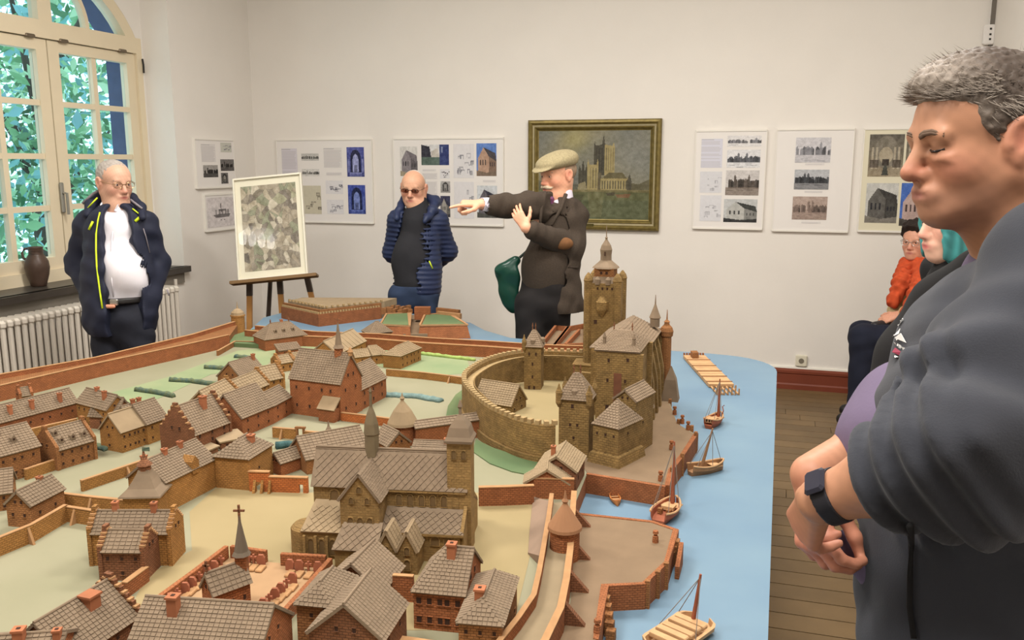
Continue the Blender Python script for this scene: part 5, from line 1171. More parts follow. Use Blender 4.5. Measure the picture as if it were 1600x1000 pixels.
for A, B in ((FLl, F0), (F0, FRr)):
    n = 22
    for i in range(n):
        p = A.lerp(B, (i+.5)/n); loc = (p.x, p.y, TZ+.072); rz = math.atan2((B-A).y, (B-A).x)
        if mo is None: mo = mm.build('merlon', M_mer, t, origin=(0, 0, 0)); mo.data.transform(Matrix.Translation(wloc(t))); mo.location = Vector(loc)-wloc(t); mo.rotation_euler = (0, 0, rz)
        else: inst(mo.data, 'merlon', t, loc, rz)
        if i % 2 == 0: p2 = p+bk*.32; inst(mo.data, 'merlon', t, (p2.x, p2.y, TZ+.098), rz)
def bastion(label, top_px, base_px, zt, extra=None):
    P = [on_z(*q, zt) for q in top_px]; t = thing('bastion', label, 'model fort', vz(P[0], TZ)); 
    cc = sum(P, Vector())/len(P)
    MB().rings([[cc+(p-cc)*k+Vector((0, 0, z-zt)) for p in P][::1] for k, z in ((1.12, TZ), (1.0, zt))]).build('bastion_walls', M_bred, t)
    MB().rings([[cc+(p-cc)*.9+Vector((0, 0, z)) for p in P] for z in (0, .004)]).build('grass_top', M_moat, t)
    mb = MB(); 
    MB().ribbon(P+[P[0]], .01, zt-.002, zt+.006).build('parapet', M_cop, t)
    return t, P
t, P = bastion('small bastion with a ruined gate across the moat, left of the larger bastion', [(594, 508), (604, 491), (640, 489), (640, 510)], None, TZ+.07)
cz = [on_z(*q, TZ+.03) for q in ((642, 492), (656, 491), (668, 522), (630, 522))]; MB().rings([[vz(p, TZ) for p in cz], cz]).build('causeway', M_tan, t)
rr = MB(); 
for k in range(16): q = on_z(598+3.0*k*.9, 489-2*(k % 3), TZ+.075); rr.box(q+Vector((0, .02, .008)), (.028, .018, .012+.03*R.random()), R.random()*2)
rr.build('ruin_rubble', M_bbrown, t, kind='stuff')
t, P = bastion('large low bastion with grassy top across the moat, behind the castle left', [(656, 509), (664, 492), (700, 490), (730, 508)], None, TZ+.07)
b = on_z(655, 494, TZ+.07); MB().box(b+Vector((0, .05, .01)), (.09, .05, .07), .3).build('ruined_house', M_bred, t); MB().box(b+Vector((.16, .06, .005)), (.16, .02, .03), -.25).build('ruined_wall', M_cop, t); MB().box(b+Vector((.13, .12, .005)), (.16, .02, .05), -.25).build('ruined_wall', M_bbrown, t)
# ------------------------------------------------------------------ quays, town wall by the river
def posts(t, pxs, h=.03, r_=.0075):
    for q in pxs:
        p = g(*q); MB().lathe(p, [(r_, 0), (r_*.9, h*.55), (r_*.55, h*.6), (r_*.55, h*.72), (r_*.95, h*.78), (r_*.8, h)], 8).build('bollard', M_bred, t)
t = thing('upper_quay', 'upper clay quay with bollards and brick retaining wall below the castle', 'model quay', g(1000, 735))
MB().ribbon([p+Vector((.004, 0, 0)) for p in qr[3:]], .014, TZ, GZ+.004).build('retaining_wall', M_bred, t)
MB().ribbon([g(917, 741), g(1040, 761)], .012, TZ, GZ+.003).build('retaining_wall', M_bred, t)
posts(t, [(1032, 752), (1049, 703), (1054, 648), (1041, 615), (1075, 672), (1066, 662)]); 
for q in [(1087, 682), (1066, 716), (1050, 738), (1081, 672), (1060, 662), (1047, 630)]:
    p = g(*q); MB().box(vz(p, (TZ+GZ)/2+.008), (.011, .011, GZ-TZ+.016)).build('timber_post', M_bbrown, t)
t = thing('lower_quay', 'lower clay quay with steps and posts beside the harbour inlet', 'model quay', g(1000, 860))
lq = [g(905, 804), g(1018, 816), g(1056, 829), g(1041, 880), g(1006, 913), g(945, 916), g(931, 1000)]
MB().ribbon(lq, .01, TZ, GZ+.003).build('retaining_wall', M_bred, t)
posts(t, [(1024, 848), (933, 990)])
for q in [(1041, 884), (1028, 897), (1012, 912)]: p = g(*q); MB().box(vz(p, (TZ+GZ)/2+.004), (.011, .011, GZ-TZ+.008)).build('timber_post', M_bbrown, t)
for i in range(5):
    a = g(1046-3.5*i, 842+8*i, GZ-.009*i); MB().box((a.x+.012, a.y, (TZ+a.z)/2), (.024, .021, a.z-TZ)).build('step', M_bbrown, t)
p = g(1056, 856); MB().rings([[Vector((p.x+.004, p.y+dy, TZ)), Vector((p.x+.014, p.y+dy, TZ)), Vector((p.x+.014, p.y+dy, z)), Vector((p.x+.004, p.y+dy, z))] for dy, z in ((.035, GZ), (-.045, TZ+.03))]).build('stair_cheek', M_bred, t)
for i in range(5):
    a = g(937+3.5*i*.6, 930+13*i, GZ-.008*i); MB().box((a.x+.012, a.y, (TZ+a.z)/2), (.018, .017, a.z-TZ)).build('step', M_bbrown, t)
# river town wall with walkway
t = thing('river_town_wall', 'town wall with parapets and a sloping walkway curving to the front edge', 'model wall', g(860, 860))
lp = [g(q[0], q[1], GZ+.05) for q in ((862, 772), (857, 810), (848, 862), (842, 895), (834, 930), (810, 965), (782, 1000), (740, 1050))]
rp = [g(q[0], q[1], GZ+.05) for q in ((897, 768), (894, 812), (891, 858), (885, 905), (876, 950), (852, 1000), (820, 1050))]
MB().ribbon(lp, .009, GZ, GZ+.05).build('inner_parapet', M_bred, t); MB().ribbon(rp, .012, GZ-.0, GZ+.05).build('outer_parapet', M_bred, t)
for P, w in ((lp, .011), (rp, .014)): MB().ribbon(P, w, GZ+.05, GZ+.0525).build('coping', M_cop, t)
mb = MB(); n = 20
Lz = smooth_line([(p.x, p.y) for p in lp], 4); Rz = smooth_line([(p.x, p.y) for p in rp], 4)
def samp(P, f): i = min(int(f*(len(P)-1)), len(P)-2); return P[i].lerp(P[i+1], f*(len(P)-1)-i)
mb.rings([[vz(samp(Lz, k/n), GZ), vz(samp(Rz, k/n), GZ), vz(samp(Rz, k/n), GZ+.026), vz(samp(Lz, k/n), GZ+.026)] for k in range(n+1)]); mb.build('walkway', mat('walk_clay', (136, 120, 94), .85, noise=.12, nscale=20), t)
le = [g(833, 778), g(828, 825), g(825, 866)]; MB().rings([[vz(a, GZ), vz(samp(Lz, f), GZ), vz(samp(Lz, f), GZ+.03), vz(a, GZ+.004)] for a, f in zip(le, (0, .13, .27))]).build('ramp', mat('ramp_clay', (138, 116, 98), .85, noise=.12, nscale=20), t)
a, b = g(834, 778), g(897, 780); MB().ribbon([a, b], .01, GZ, GZ+.055).build('end_wall', M_bred, t); MB().ribbon([a, b], .012, GZ+.055, GZ+.058).build('coping', M_cop, t)
for f in (.1, .27, .44, .62):
    p = samp(Rz, f); q = samp(Rz, min(1, f+.02)); d = (q-p).normalized(); nn = Vector((-d.y, d.x, 0)); nn = nn if nn.x > 0 else -nn
    MB().rings([[vz(p, GZ+.045)+d*s+nn*.006, vz(p, TZ+.055)+d*s+nn*.045, vz(p, TZ+.055)+d*s+nn*.0] for s in (-.007, .007)]).build('buttress', M_bdark, t)
c = g(882, 872); t = thing('wall_turret', 'small round red turret with a cone roof on the river town wall', 'model tower', c)
MB().lathe(c, [(.0335, 0), (.0335, .075)], 18).build('walls', M_bred, t); MB().lathe((c.x, c.y, GZ), [(.039, .071), (.038, .078), (.006, .128), (.005, .132), (.008, .136), (.004, .142), (.001, .16)], 18).build('cone_roof', mat('cone_clay', (152, 110, 78), .8, noise=.12, nscale=20), t)
# ------------------------------------------------------------------ cemetery
cw = [(425, 998), (517, 892)], [(510, 888), (440, 884)], [(417, 880), (362, 872)], [(355, 872), (300, 915), (247, 955), (210, 985)]
t = thing('cemetery', 'small brick-walled cemetery with rows of headstones and slabs', 'model cemetery', g(400, 940))
for run in cw: MB().ribbon([g(*q) for q in run], .010, GZ, GZ+.03).build('brick_wall', M_bred, t)
MB().prism([(p.x, p.y) for p in (g(425, 996), g(515, 893), g(505, 889), g(360, 873), g(212, 983), g(215, 1010))], GZ-.002, GZ+.0025).build('ground', mat('cemetery_clay', (160, 128, 94), .85, noise=.12, nscale=20), t)
hs = MB(); hs.rings([[Vector((x, y, z)) for x, z in ((-.009, 0), (.009, 0), (.009, .018), (.005, .025), (-.005, .025), (-.009, .018))] for y in (-.003, .003)]); gs = MB(); gs.bbox((0, 0, .003), (.016, .03, .006), .002)
cs_ = MB(); cs_.box((0, 0, .012), (.004, .004, .024)); cs_.box((0, 0, .017), (.014, .0042, .004))
ho = go = xo = None; ca = math.atan2(*reversed((g(517, 892)-g(425, 998))[:2]))
def place(o, mb, nm, m, p, rz):
    if o is None:
        o = mb.build(nm, m, t, origin=(0, 0, 0)); o.data.transform(Matrix.Translation(wloc(t))); o.location = p-wloc(t); o.rotation_euler = (0, 0, rz); return o
    inst(o.data, nm, t, p, rz); return o
M_head = mat('headstone_clay', (156, 96, 70), .85, noise=.2, nscale=50)
rows_ = [((250, 958), (352, 880), 9, 1), ((368, 878), (414, 884), 4, 1), ((446, 890), (504, 895), 4, 1), ((505, 900), (428, 990), 11, 2), ((398, 965), (462, 908), 7, 1), ((380, 992), (398, 970), 2, 1)]
for a, b, n, kd in rows_:
    for i in range(n):
        f = (i+.5)/n; p = g(a[0]+(b[0]-a[0])*f, a[1]+(b[1]-a[1])*f, GZ+.002); rz = (.15 if kd == 1 else ca)
        if kd == 2 or i % 3 == 2: xo = place(xo, cs_, 'grave_cross', M_head, p, rz)
        else: ho = place(ho, hs, 'headstone', M_head, p, rz+.1*(i % 2))
        if kd == 1: q = p+Vector((.012, -.020, 0)); go = place(go, gs, 'grave_slab', M_cop, q, rz)
h = house('small cemetery chapel with a tall thin spire and cross', (337, 974), (393, 952), (289, 970), 909, 1.25, ends='gg', m=M_bred, win=(3, 0, 1), name='chapel', cat='model church', tile=(.011, .010), winsz=(.005, .011))
p = h['X'](h['L']*.98, h['w']/2, 0); z = h['eh']+h['rh']; MB().box((p.x, p.y, GZ+z-.0), (.022, .022, .04), .4).build('belfry', M_bred, h['t'])
MB().lathe((p.x, p.y, GZ+z+.018), [(.019, 0), (.014, .008), (.008, .04), (.003, .068), (.0022, .082)], 8).build('spire', mat('dark_spire', (100, 88, 74), .8), h['t'])
cr = MB(); cr.box((p.x, p.y, GZ+z+.105), (.004, .004, .034), .3); cr.box((p.x, p.y, GZ+z+.11), (.022, .004, .004), .3); cr.build('cross', M_bdark, h['t'])
p = h['X'](0, h['w']/2, z+.004); cr = MB(); cr.box(p+Vector((0, 0, .012)), (.004, .004, .026)); cr.box(p+Vector((0, 0, .016)), (.014, .004, .004)); cr.build('gable_cross', M_bdark, h['t'])
# ------------------------------------------------------------------ boats
def hull(mb, c, L, W, Hh, rz, sheer=.3, flat=False, n=14, stern=.45):
    e = Vector((math.cos(rz), math.sin(rz), 0)); d = Vector((-e.y, e.x, 0)); c = Vector(c); rings = []; rim = []
    for i in range(n+1):
        f = i/n; x = (f-.5)*L; wd = W/2*(math.sin(math.pi*min(.999, stern*.35+f*(1-stern*.35)))**.55 if not flat else min(1, (1-f)*6+.45, f*5+.6)); zt = Hh*(1+sheer*(2*f-1)**2)
        sec = [(-wd, zt), (-wd*.96, zt*.55), (-wd*.55, .0), (wd*.55, 0), (wd*.96, zt*.55), (wd, zt)]
        wi = wd*.84; secin = [(wi, zt), (wi*.9, Hh*.45), (-wi*.9, Hh*.45), (-wi, zt)]
        rings.append([c+e*x+d*y+Vector((0, 0, z)) for y, z in sec+secin]); rim.append((x, wd, zt))
    mb.rings(rings); return e, d, rim
def ship(label, px, L, W, Hh, rz, mast_row, m, mast_f=.2, kind='cog', lean=0, deckm=None):
    c = on_z(*px, TZ); t = thing('model_boat', label, 'model boat', c); mb = MB(); e, d, rim = hull(mb, c, L, W, Hh, rz); mb.build('hull', m, t)
    deckm = deckm or M_woodl
    gun = MB()
    for s in (-1, 1): gun.tube([c+e*x+d*(s*wd)+Vector((0, 0, zt)) for x, wd, zt in rim], .0028, 6)
    gun.build('gunwale', deckm, t, kind='stuff')
    MB().rings([[c+e*(L*q)+d*y+Vector((0, 0, Hh*.75)) for y in (-W*.42, W*.42)]+[c+e*(L*q)+d*y+Vector((0, 0, Hh*.82)) for y in (W*.42, -W*.42)] for q in (.12, .36)]).build('foredeck', deckm, t)
    if mast_row:
        b = c+e*(L*mast_f)+Vector((0, 0, Hh*.4)); hz = height_at(b, mast_row); tp = Vector((b.x+lean, b.y, hz))
        MB().tube([b, tp], .0058, 8, .0022).build('mast', m, t)
        for x, s in ((-.42, .9), (-.42, -.9), (.02, 1), (.02, -1), (.44, 0)):
            wdx = [w_ for q, w_, z_ in rim if abs(q-L*x) < L*.06][:1] or [W/2]
            MB().tube([tp-Vector((0, 0, .008)), c+e*(L*x)+d*(s*wdx[0])+Vector((0, 0, Hh*1.05))], .0009, 5).build('rigging', M_thread, t)
    return t, c, e, d
t, c, e, d = ship('dark red cargo boat with rounded hull and mast, beside the raft', (1116, 664), .115, .052, .028, 1.25, 592, M_wood, .3)
MB().box(c-e*.028+Vector((0, 0, .026)), (.036, .034, .014), ax=(e, d, Vector((0, 0, 1)))).build('cabin', M_woodl, t); hm = MB(); 
for s in (-.01, 0, .01): hm.box(c-e*.0465+d*s+Vector((0, 0, .027)), (.002, .006, .008), ax=(e, d, Vector((0, 0, 1))))
hm.build('cabin_window', M_hole, t, kind='stuff')
q = c+e*.04+d*-.012+Vector((0, 0, .03)); MB().tube([q, q+Vector((.004, 0, .016)), q+Vector((.0, .004, .03)), q+Vector((.006, .004, .036))], .0022, 6).build('sternpost', M_wood, t)
t, c, e, d = ship('brown open sailing boat with a tilted mast below the red cargo boat', (1104, 738), .125, .05, .026, .75, 668, mat('boat_brown', (150, 112, 78), .7, noise=.2, nscale=40), -.18, lean=.03)
t, c, e, d = ship('round open boat with a tall mast moored at the lower quay corner', (1042, 806), .135, .066, .026, 1.35, 690, M_wood, .30, lean=.0)
for s in (-.012, .012): MB().box(c-e*.02+d*s+Vector((0, 0, .02)), (.012, .012, .014), ax=(e, d, Vector((0, 0, 1)))).build('barrel', M_bbrown, t)
MB().box(c+e*.012+Vector((0, 0, .021)), (.026, .034, .010), ax=(e, d, Vector((0, 0, 1)))).build('hatch', M_woodl, t)
# river barge at the bottom edge
c = on_z(1062, 1000, TZ); t = thing('model_boat', 'flat barge with planked load and a tall thin mast at the bottom edge', 'model boat', c)
mb = MB(); e, d, rim = hull(mb, c, .16, .088, .02, 1.1, .1, flat=True); mb.build('hull', M_woodl, t)
for i in range(5): MB().bbox(c+e*(-.05+.022*i)+Vector((0, 0, .024+.002*(i % 2))), (.016, .07, .009), .002, ax=(e, d, Vector((0, 0, 1)))).build('plank_load', M_woodl, t)
b = c+e*.045+Vector((0, 0, .012)); hz = height_at(b, 896); tp = Vector((b.x+.012, b.y, hz)); MB().tube([b, tp], .005, 8, .0025).build('mast', M_wood, t)
for s, x in ((1, -.01), (-1, -.01), (1, .06)): MB().tube([tp-Vector((0, 0, .006)), c+e*x+d*(s*.042)+Vector((0, 0, .022))], .0009, 5).build('rigging', M_thread, t)
# rowboat
c = on_z(961, 783, TZ); t = thing('rowing_boat', 'small orange rowing boat alone in the harbour inlet', 'model boat', c)
mb = MB(); e, d, rim = hull(mb, c, .078, .030, .013, 1.95, .3, stern=0); mb.build('hull', mat('boat_orange', (186, 118, 62), .7, noise=.2, nscale=50), t)
for x in (-.012, .008): MB().box(c+e*x+Vector((0, 0, .0105)), (.005, .021, .002), ax=(e, d, Vector((0, 0, 1)))).build('thwart', M_woodl, t)
# timber raft
A, B, D_ = on_z(1117, 617, TZ), on_z(1157, 617, TZ), on_z(1115, 560, TZ)
e = (B-A).normalized(); d = Vector((-e.y, e.x, 0)); W = (B-A).length; L = abs((D_-A).dot(d)); t = thing('timber_raft', 'long tan timber raft with a row of stakes floating beyond the boats', 'model raft', A)
ax = (e, d, Vector((0, 0, 1)))
nb = 9
for i in range(nb): MB().box(A+e*W/2+d*(L*(.16+.84*(i+.5)/nb))+Vector((0, 0, .010)), (W, L*.84/nb-.004, .014), ax=ax).build('plank', M_woodl, t)
for q in (.1, .3, .5, .7, .9): MB().tube([A+e*(W*q)+d*(-.004)+Vector((0, 0, .005)), A+e*(W*q)+d*(L*1.0)+Vector((0, 0, .005))], .004, 6).build('log', M_woodl, t)
for q in (.22, .36, .5, .66, .84): MB().box(A+e*W/2+d*(L*q)+Vector((0, 0, .0185)), (W*1.06, .004, .003), ax=ax).build('cross_batten', M_bbrown, t)
for i in range(7):
    for dd in (-.004, .05): MB().box(A+e*(W*(i+.5)/7)+d*dd+Vector((0, 0, .014)), (.005, .005, .026), ax=ax).build('stake', M_cop, t)
MB().box(A+e*W*.42+d*L*.92+Vector((0, 0, .03)), (W*.28, .05, .03), ax=ax).build('hut', M_bbrown, t)
for i in range(8): MB().box(A+e*(W*(i+.5)/8)+d*(L*1.01)+Vector((0, 0, .018)), (W*.07, .012, .014), ax=ax).build('end_block', M_bred, t)
# ------------------------------------------------------------------ people: smooth-blended bodies polygonised from distance fields
def axis(lo, hi, h, fine=()):
    out = [lo]
    while out[-1] < hi:
        x = out[-1]; s = h
        for a, b, hf in fine:
            if a-.5*h <= x <= b: s = min(s, hf)
        out.append(x+s)
    return np.array(out)
def V_(*a): return np.array(a, float)
def nrmz(v): return v/np.linalg.norm(v)
def toL(P): return V_(P.dot(RT), P.dot(FH), P.z)          # world -> frame (right, away, up)
def J(px, py, dep): return toL(at(px, py, dep))
def toW(A): return A[..., :1]*np.array(RT)+A[..., 1:2]*np.array(FH)+A[..., 2:3]*np.array((0, 0, 1))
class SDF:
    def __init__(s, lo, hi, h, fx=(), fy=(), fz=()):
        s.ax = [axis(lo[i], hi[i], h, f) for i, f in enumerate((fx, fy, fz))]
        s.d = np.full([len(a) for a in s.ax], 9.0, np.float32); s.h = h
    def sl(s, lo, hi):
        r = []
        for a, l, u in zip(s.ax, lo, hi):
            i = max(0, np.searchsorted(a, l)-1); j = min(len(a), np.searchsorted(a, u)+1); r.append(slice(i, max(i, j)))
        return tuple(r)
    def pts(s, sl):
        return (s.ax[0][sl[0]][:, None, None].astype(np.float32), s.ax[1][sl[1]][None, :, None].astype(np.float32), s.ax[2][sl[2]][None, None, :].astype(np.float32))
    def comb(s, sl, v, k, mode):
        D = s.d[sl]
        if D.size == 0: return
        v = v.astype(np.float32)
        if mode == 'u': h = np.maximum(k-np.abs(D-v), 0)/max(k, 1e-6); s.d[sl] = np.minimum(D, v)-h*h*k*.25
        elif mode == 's': v = -v; h = np.maximum(k-np.abs(D-v), 0)/max(k, 1e-6); s.d[sl] = np.maximum(D, v)+h*h*k*.25
        elif mode == 'i': s.d[sl] = np.maximum(D, v)
    def cone(s, a, b, r1, r2=None, k=.02, flat=None, mode='u'):
        a, b = np.asarray(a, float), np.asarray(b, float); r2 = r1 if r2 is None else r2
        m = max(r1, r2)*(max(1, flat[1]) if flat else 1)+k+3*s.h; sl = s.sl(np.minimum(a, b)-m, np.maximum(a, b)+m); X, Y, Z = s.pts(sl)
        qx, qy, qz = X-a[0], Y-a[1], Z-a[2]; ab = b-a; sc = 1
        if flat:
            n, f = nrmz(np.asarray(flat[0], float)), flat[1]; t = (qx*n[0]+qy*n[1]+qz*n[2])*(1/f-1); qx, qy, qz = qx+t*n[0], qy+t*n[1], qz+t*n[2]
            ab = ab+n*(ab@n)*(1/f-1); sc = min(1, f)
        L2 = max(ab@ab, 1e-9); t = np.clip((qx*ab[0]+qy*ab[1]+qz*ab[2])/L2, 0, 1)
        v = np.sqrt((qx-t*ab[0])**2+(qy-t*ab[1])**2+(qz-t*ab[2])**2)-(r1+(r2-r1)*t); s.comb(sl, v*sc, k, mode); return s
    def ell(s, c, r, k=.02, rot=None, mode='u'):
        c, r = np.asarray(c, float), np.asarray(r, float); m = r.max()+k+3*s.h; sl = s.sl(c-m, c+m); X, Y, Z = s.pts(sl)
        q = [X-c[0], Y-c[1], Z-c[2]]
        if rot is not None: q = [q[0]*rot[i][0]+q[1]*rot[i][1]+q[2]*rot[i][2] for i in range(3)]
        k0 = np.sqrt(sum((q[i]/r[i])**2 for i in range(3))); k1 = np.sqrt(sum((q[i]/r[i]**2)**2 for i in range(3)))
        v = np.where(k1 > 1e-9, k0*(k0-1)/np.maximum(k1, 1e-9), -r.min()); s.comb(sl, v, k, mode); return s
    def path(s, P, rs, k=.02, flat=None, mode='u'):
        for i in range(len(P)-1): s.cone(P[i], P[i+1], rs[i], rs[i+1], k, flat, mode)
        return s
    def sub(s, o, off=0.0, k=.004):           # carve another field on the same grid
        v = -(o.d-off); h = np.maximum(k-np.abs(s.d-v), 0)/k; s.d = np.maximum(s.d, v)+h*h*k*.25; return s
    def copy(s): o = object.__new__(SDF); o.ax, o.h, o.d = s.ax, s.h, s.d.copy(); return o
    def disp(s, fn, band=.05):
        m = np.where(np.abs(s.d) < band); P = [s.ax[i][m[i]] for i in range(3)]; s.d[m] += fn(*P).astype(np.float32); return s
    def above(s, z): s.d[:, :, s.ax[2] < z] = np.maximum(s.d[:, :, s.ax[2] < z], .01); return s
    def cutz(s, z, up=True):                  # keep what is above (or below) z
        v = (z-s.ax[2]) if up else (s.ax[2]-z); s.d = np.maximum(s.d, v[None, None, :].astype(np.float32)); return s
    def plane(s, p, n):                       # keep the side the normal points away from
        v = (s.ax[0][:, None, None]-p[0])*n[0]+(s.ax[1][None, :, None]-p[1])*n[1]+(s.ax[2][None, None, :]-p[2])*n[2]; s.d = np.maximum(s.d, v.astype(np.float32)); return s
    def val(s, p):
        i = [int(np.clip(np.searchsorted(s.ax[j], p[j]), 0, len(s.ax[j])-1)) for j in range(3)]; return s.d[tuple(i)]
    def hit(s, p, d, far=2.0):
        p, d = np.asarray(p, float), nrmz(np.asarray(d, float)); t = 0; st = s.h*.4
        while t < far:
            if s.val(p+d*t) < 0: return p+d*(t-st*.5)
            t += st
        return None
    def mesh(s):
        D = s.d; ins = D < 0; c = ins[:-1, :-1, :-1].astype(np.uint8)
        cnt = np.zeros([n-1 for n in D.shape], np.uint8)
        for i in (0, 1):
            for j in (0, 1):
                for k in (0, 1): cnt += ins[i:D.shape[0]-1+i, j:D.shape[1]-1+j, k:D.shape[2]-1+k]
        I = np.argwhere((cnt > 0) & (cnt < 8)); n = len(I); idx = np.full(cnt.shape, -1, np.int32); idx[I[:, 0], I[:, 1], I[:, 2]] = np.arange(n)
        acc = np.zeros((n, 3)); w = np.zeros(n); off = [(i, j, k) for i in (0, 1) for j in (0, 1) for k in (0, 1)]
        for a in off:
            for q in range(3):
                if a[q] == 0:
                    b = list(a); b[q] = 1
                    va = D[I[:, 0]+a[0], I[:, 1]+a[1], I[:, 2]+a[2]]; vb = D[I[:, 0]+b[0], I[:, 1]+b[1], I[:, 2]+b[2]]; m = (va < 0) != (vb < 0)
                    t = np.where(m, va/np.where(va == vb, 1, va-vb), 0); P = np.zeros((n, 3))
                    for r in range(3):
                        xa = s.ax[r][I[:, r]+a[r]]; xb = s.ax[r][I[:, r]+b[r]]; P[:, r] = xa+(xb-xa)*t
                    acc[m] += P[m]; w[m] += 1
        V = acc/w[:, None]; F = []
        for q in range(3):
            u, v = [(1, 2), (2, 0), (0, 1)][q]
            a = [slice(None)]*3; b = [slice(None)]*3; a[q] = slice(0, -1); b[q] = slice(1, None)
            E = ins[tuple(a)] != ins[tuple(b)]; e = np.argwhere(E); e = e[(e[:, u] > 0) & (e[:, v] > 0) & (e[:, u] < D.shape[u]-1) & (e[:, v] < D.shape[v]-1)]
            fl = ins[e[:, 0], e[:, 1], e[:, 2]]; quad = []
            for du, dv in ((0, 0), (1, 0), (1, 1), (0, 1)):
                c_ = e.copy(); c_[:, u] -= du; c_[:, v] -= dv; quad.append(idx[c_[:, 0], c_[:, 1], c_[:, 2]])
            Q = np.stack(quad, 1); Q[~fl] = Q[~fl][:, ::-1]; F.append(Q)
        F = np.concatenate(F); F = F[(F >= 0).all(1)]
        # one relaxation pass
        for _ in range(1):
            sm = np.zeros_like(V); cn = np.zeros(len(V))
            for i in range(4): np.add.at(sm, F[:, i], V[F[:, (i+1) % 4]]+V[F[:, (i+3) % 4]]); np.add.at(cn, F[:, i], 2)
            V = V*.6+.4*sm/np.maximum(cn, 1)[:, None]
        return V, F
def sdf_obj(name, S, m, parent, colfn=None, biggest=False):
    V, F = S.mesh()
    if len(F) == 0: return None
    W = toW(V)-np.array(wloc(parent)); me = bpy.data.meshes.new(name)
    me.vertices.add(len(W)); me.vertices.foreach_set('co', W.ravel()); me.loops.add(F.size); me.loops.foreach_set('vertex_index', F.ravel().astype(np.int32))
    me.polygons.add(len(F)); me.polygons.foreach_set('loop_start', np.arange(0, F.size, 4, dtype=np.int32)); me.polygons.foreach_set('loop_total', np.full(len(F), 4, np.int32)); me.update(calc_edges=True); me.validate()
    me.polygons.foreach_set('use_smooth', [True]*len(me.polygons))
    if colfn is not None:
        c = np.clip(colfn(V)/255, 0, 1); c = np.where(c <= .04045, c/12.92, ((c+.055)/1.055)**2.4); a = me.color_attributes.new('Col', 'FLOAT_COLOR', 'POINT'); a.data.foreach_set('color', np.concatenate([c, np.ones((len(c), 1))], 1).ravel().astype(np.float32))
    me.materials.append(m); o = bpy.data.objects.new(name, me); C.objects.link(o); o.parent = parent
    if biggest:
        import bmesh
        bm = bmesh.new(); bm.from_mesh(me); seen = set(); groups = []
        bm.verts.ensure_lookup_table()
        for v in bm.verts:
            if v.index in seen: continue
            st = [v]; seen.add(v.index); gp = []
            while st:
                q = st.pop(); gp.append(q)
                for e in q.link_edges:
                    r = e.other_vert(q)
                    if r.index not in seen: seen.add(r.index); st.append(r)
            groups.append(gp)
        groups.sort(key=len)
        for gp in groups[:-1]: bmesh.ops.delete(bm, geom=gp, context='VERTS')
        bm.to_mesh(me); bm.free()
    return o
def ltube(pts, r, name, m, parent, n=8, r2=None):
    mb = MB(); mb.tube([Vector(toW(np.asarray(p, float)[None])[0]) for p in pts], r, n, r2); return mb.build(name, m, parent, smooth=True)
def lell(c, r, name, m, parent, rot=np.eye(3), n=12):
    c = np.asarray(c, float); rings = []
    for i in range(1, n):
        a = math.pi*i/n; rings.append([c+rot.T@V_(r[0]*math.sin(a)*math.cos(b), r[1]*math.sin(a)*math.sin(b), -r[2]*math.cos(a)) for b in [2*math.pi*k/n for k in range(n)]])
    mb = MB(); mb.rings([[Vector(toW(q[None])[0]) for q in rg] for rg in rings]); return mb.build(name, m, parent, smooth=True)
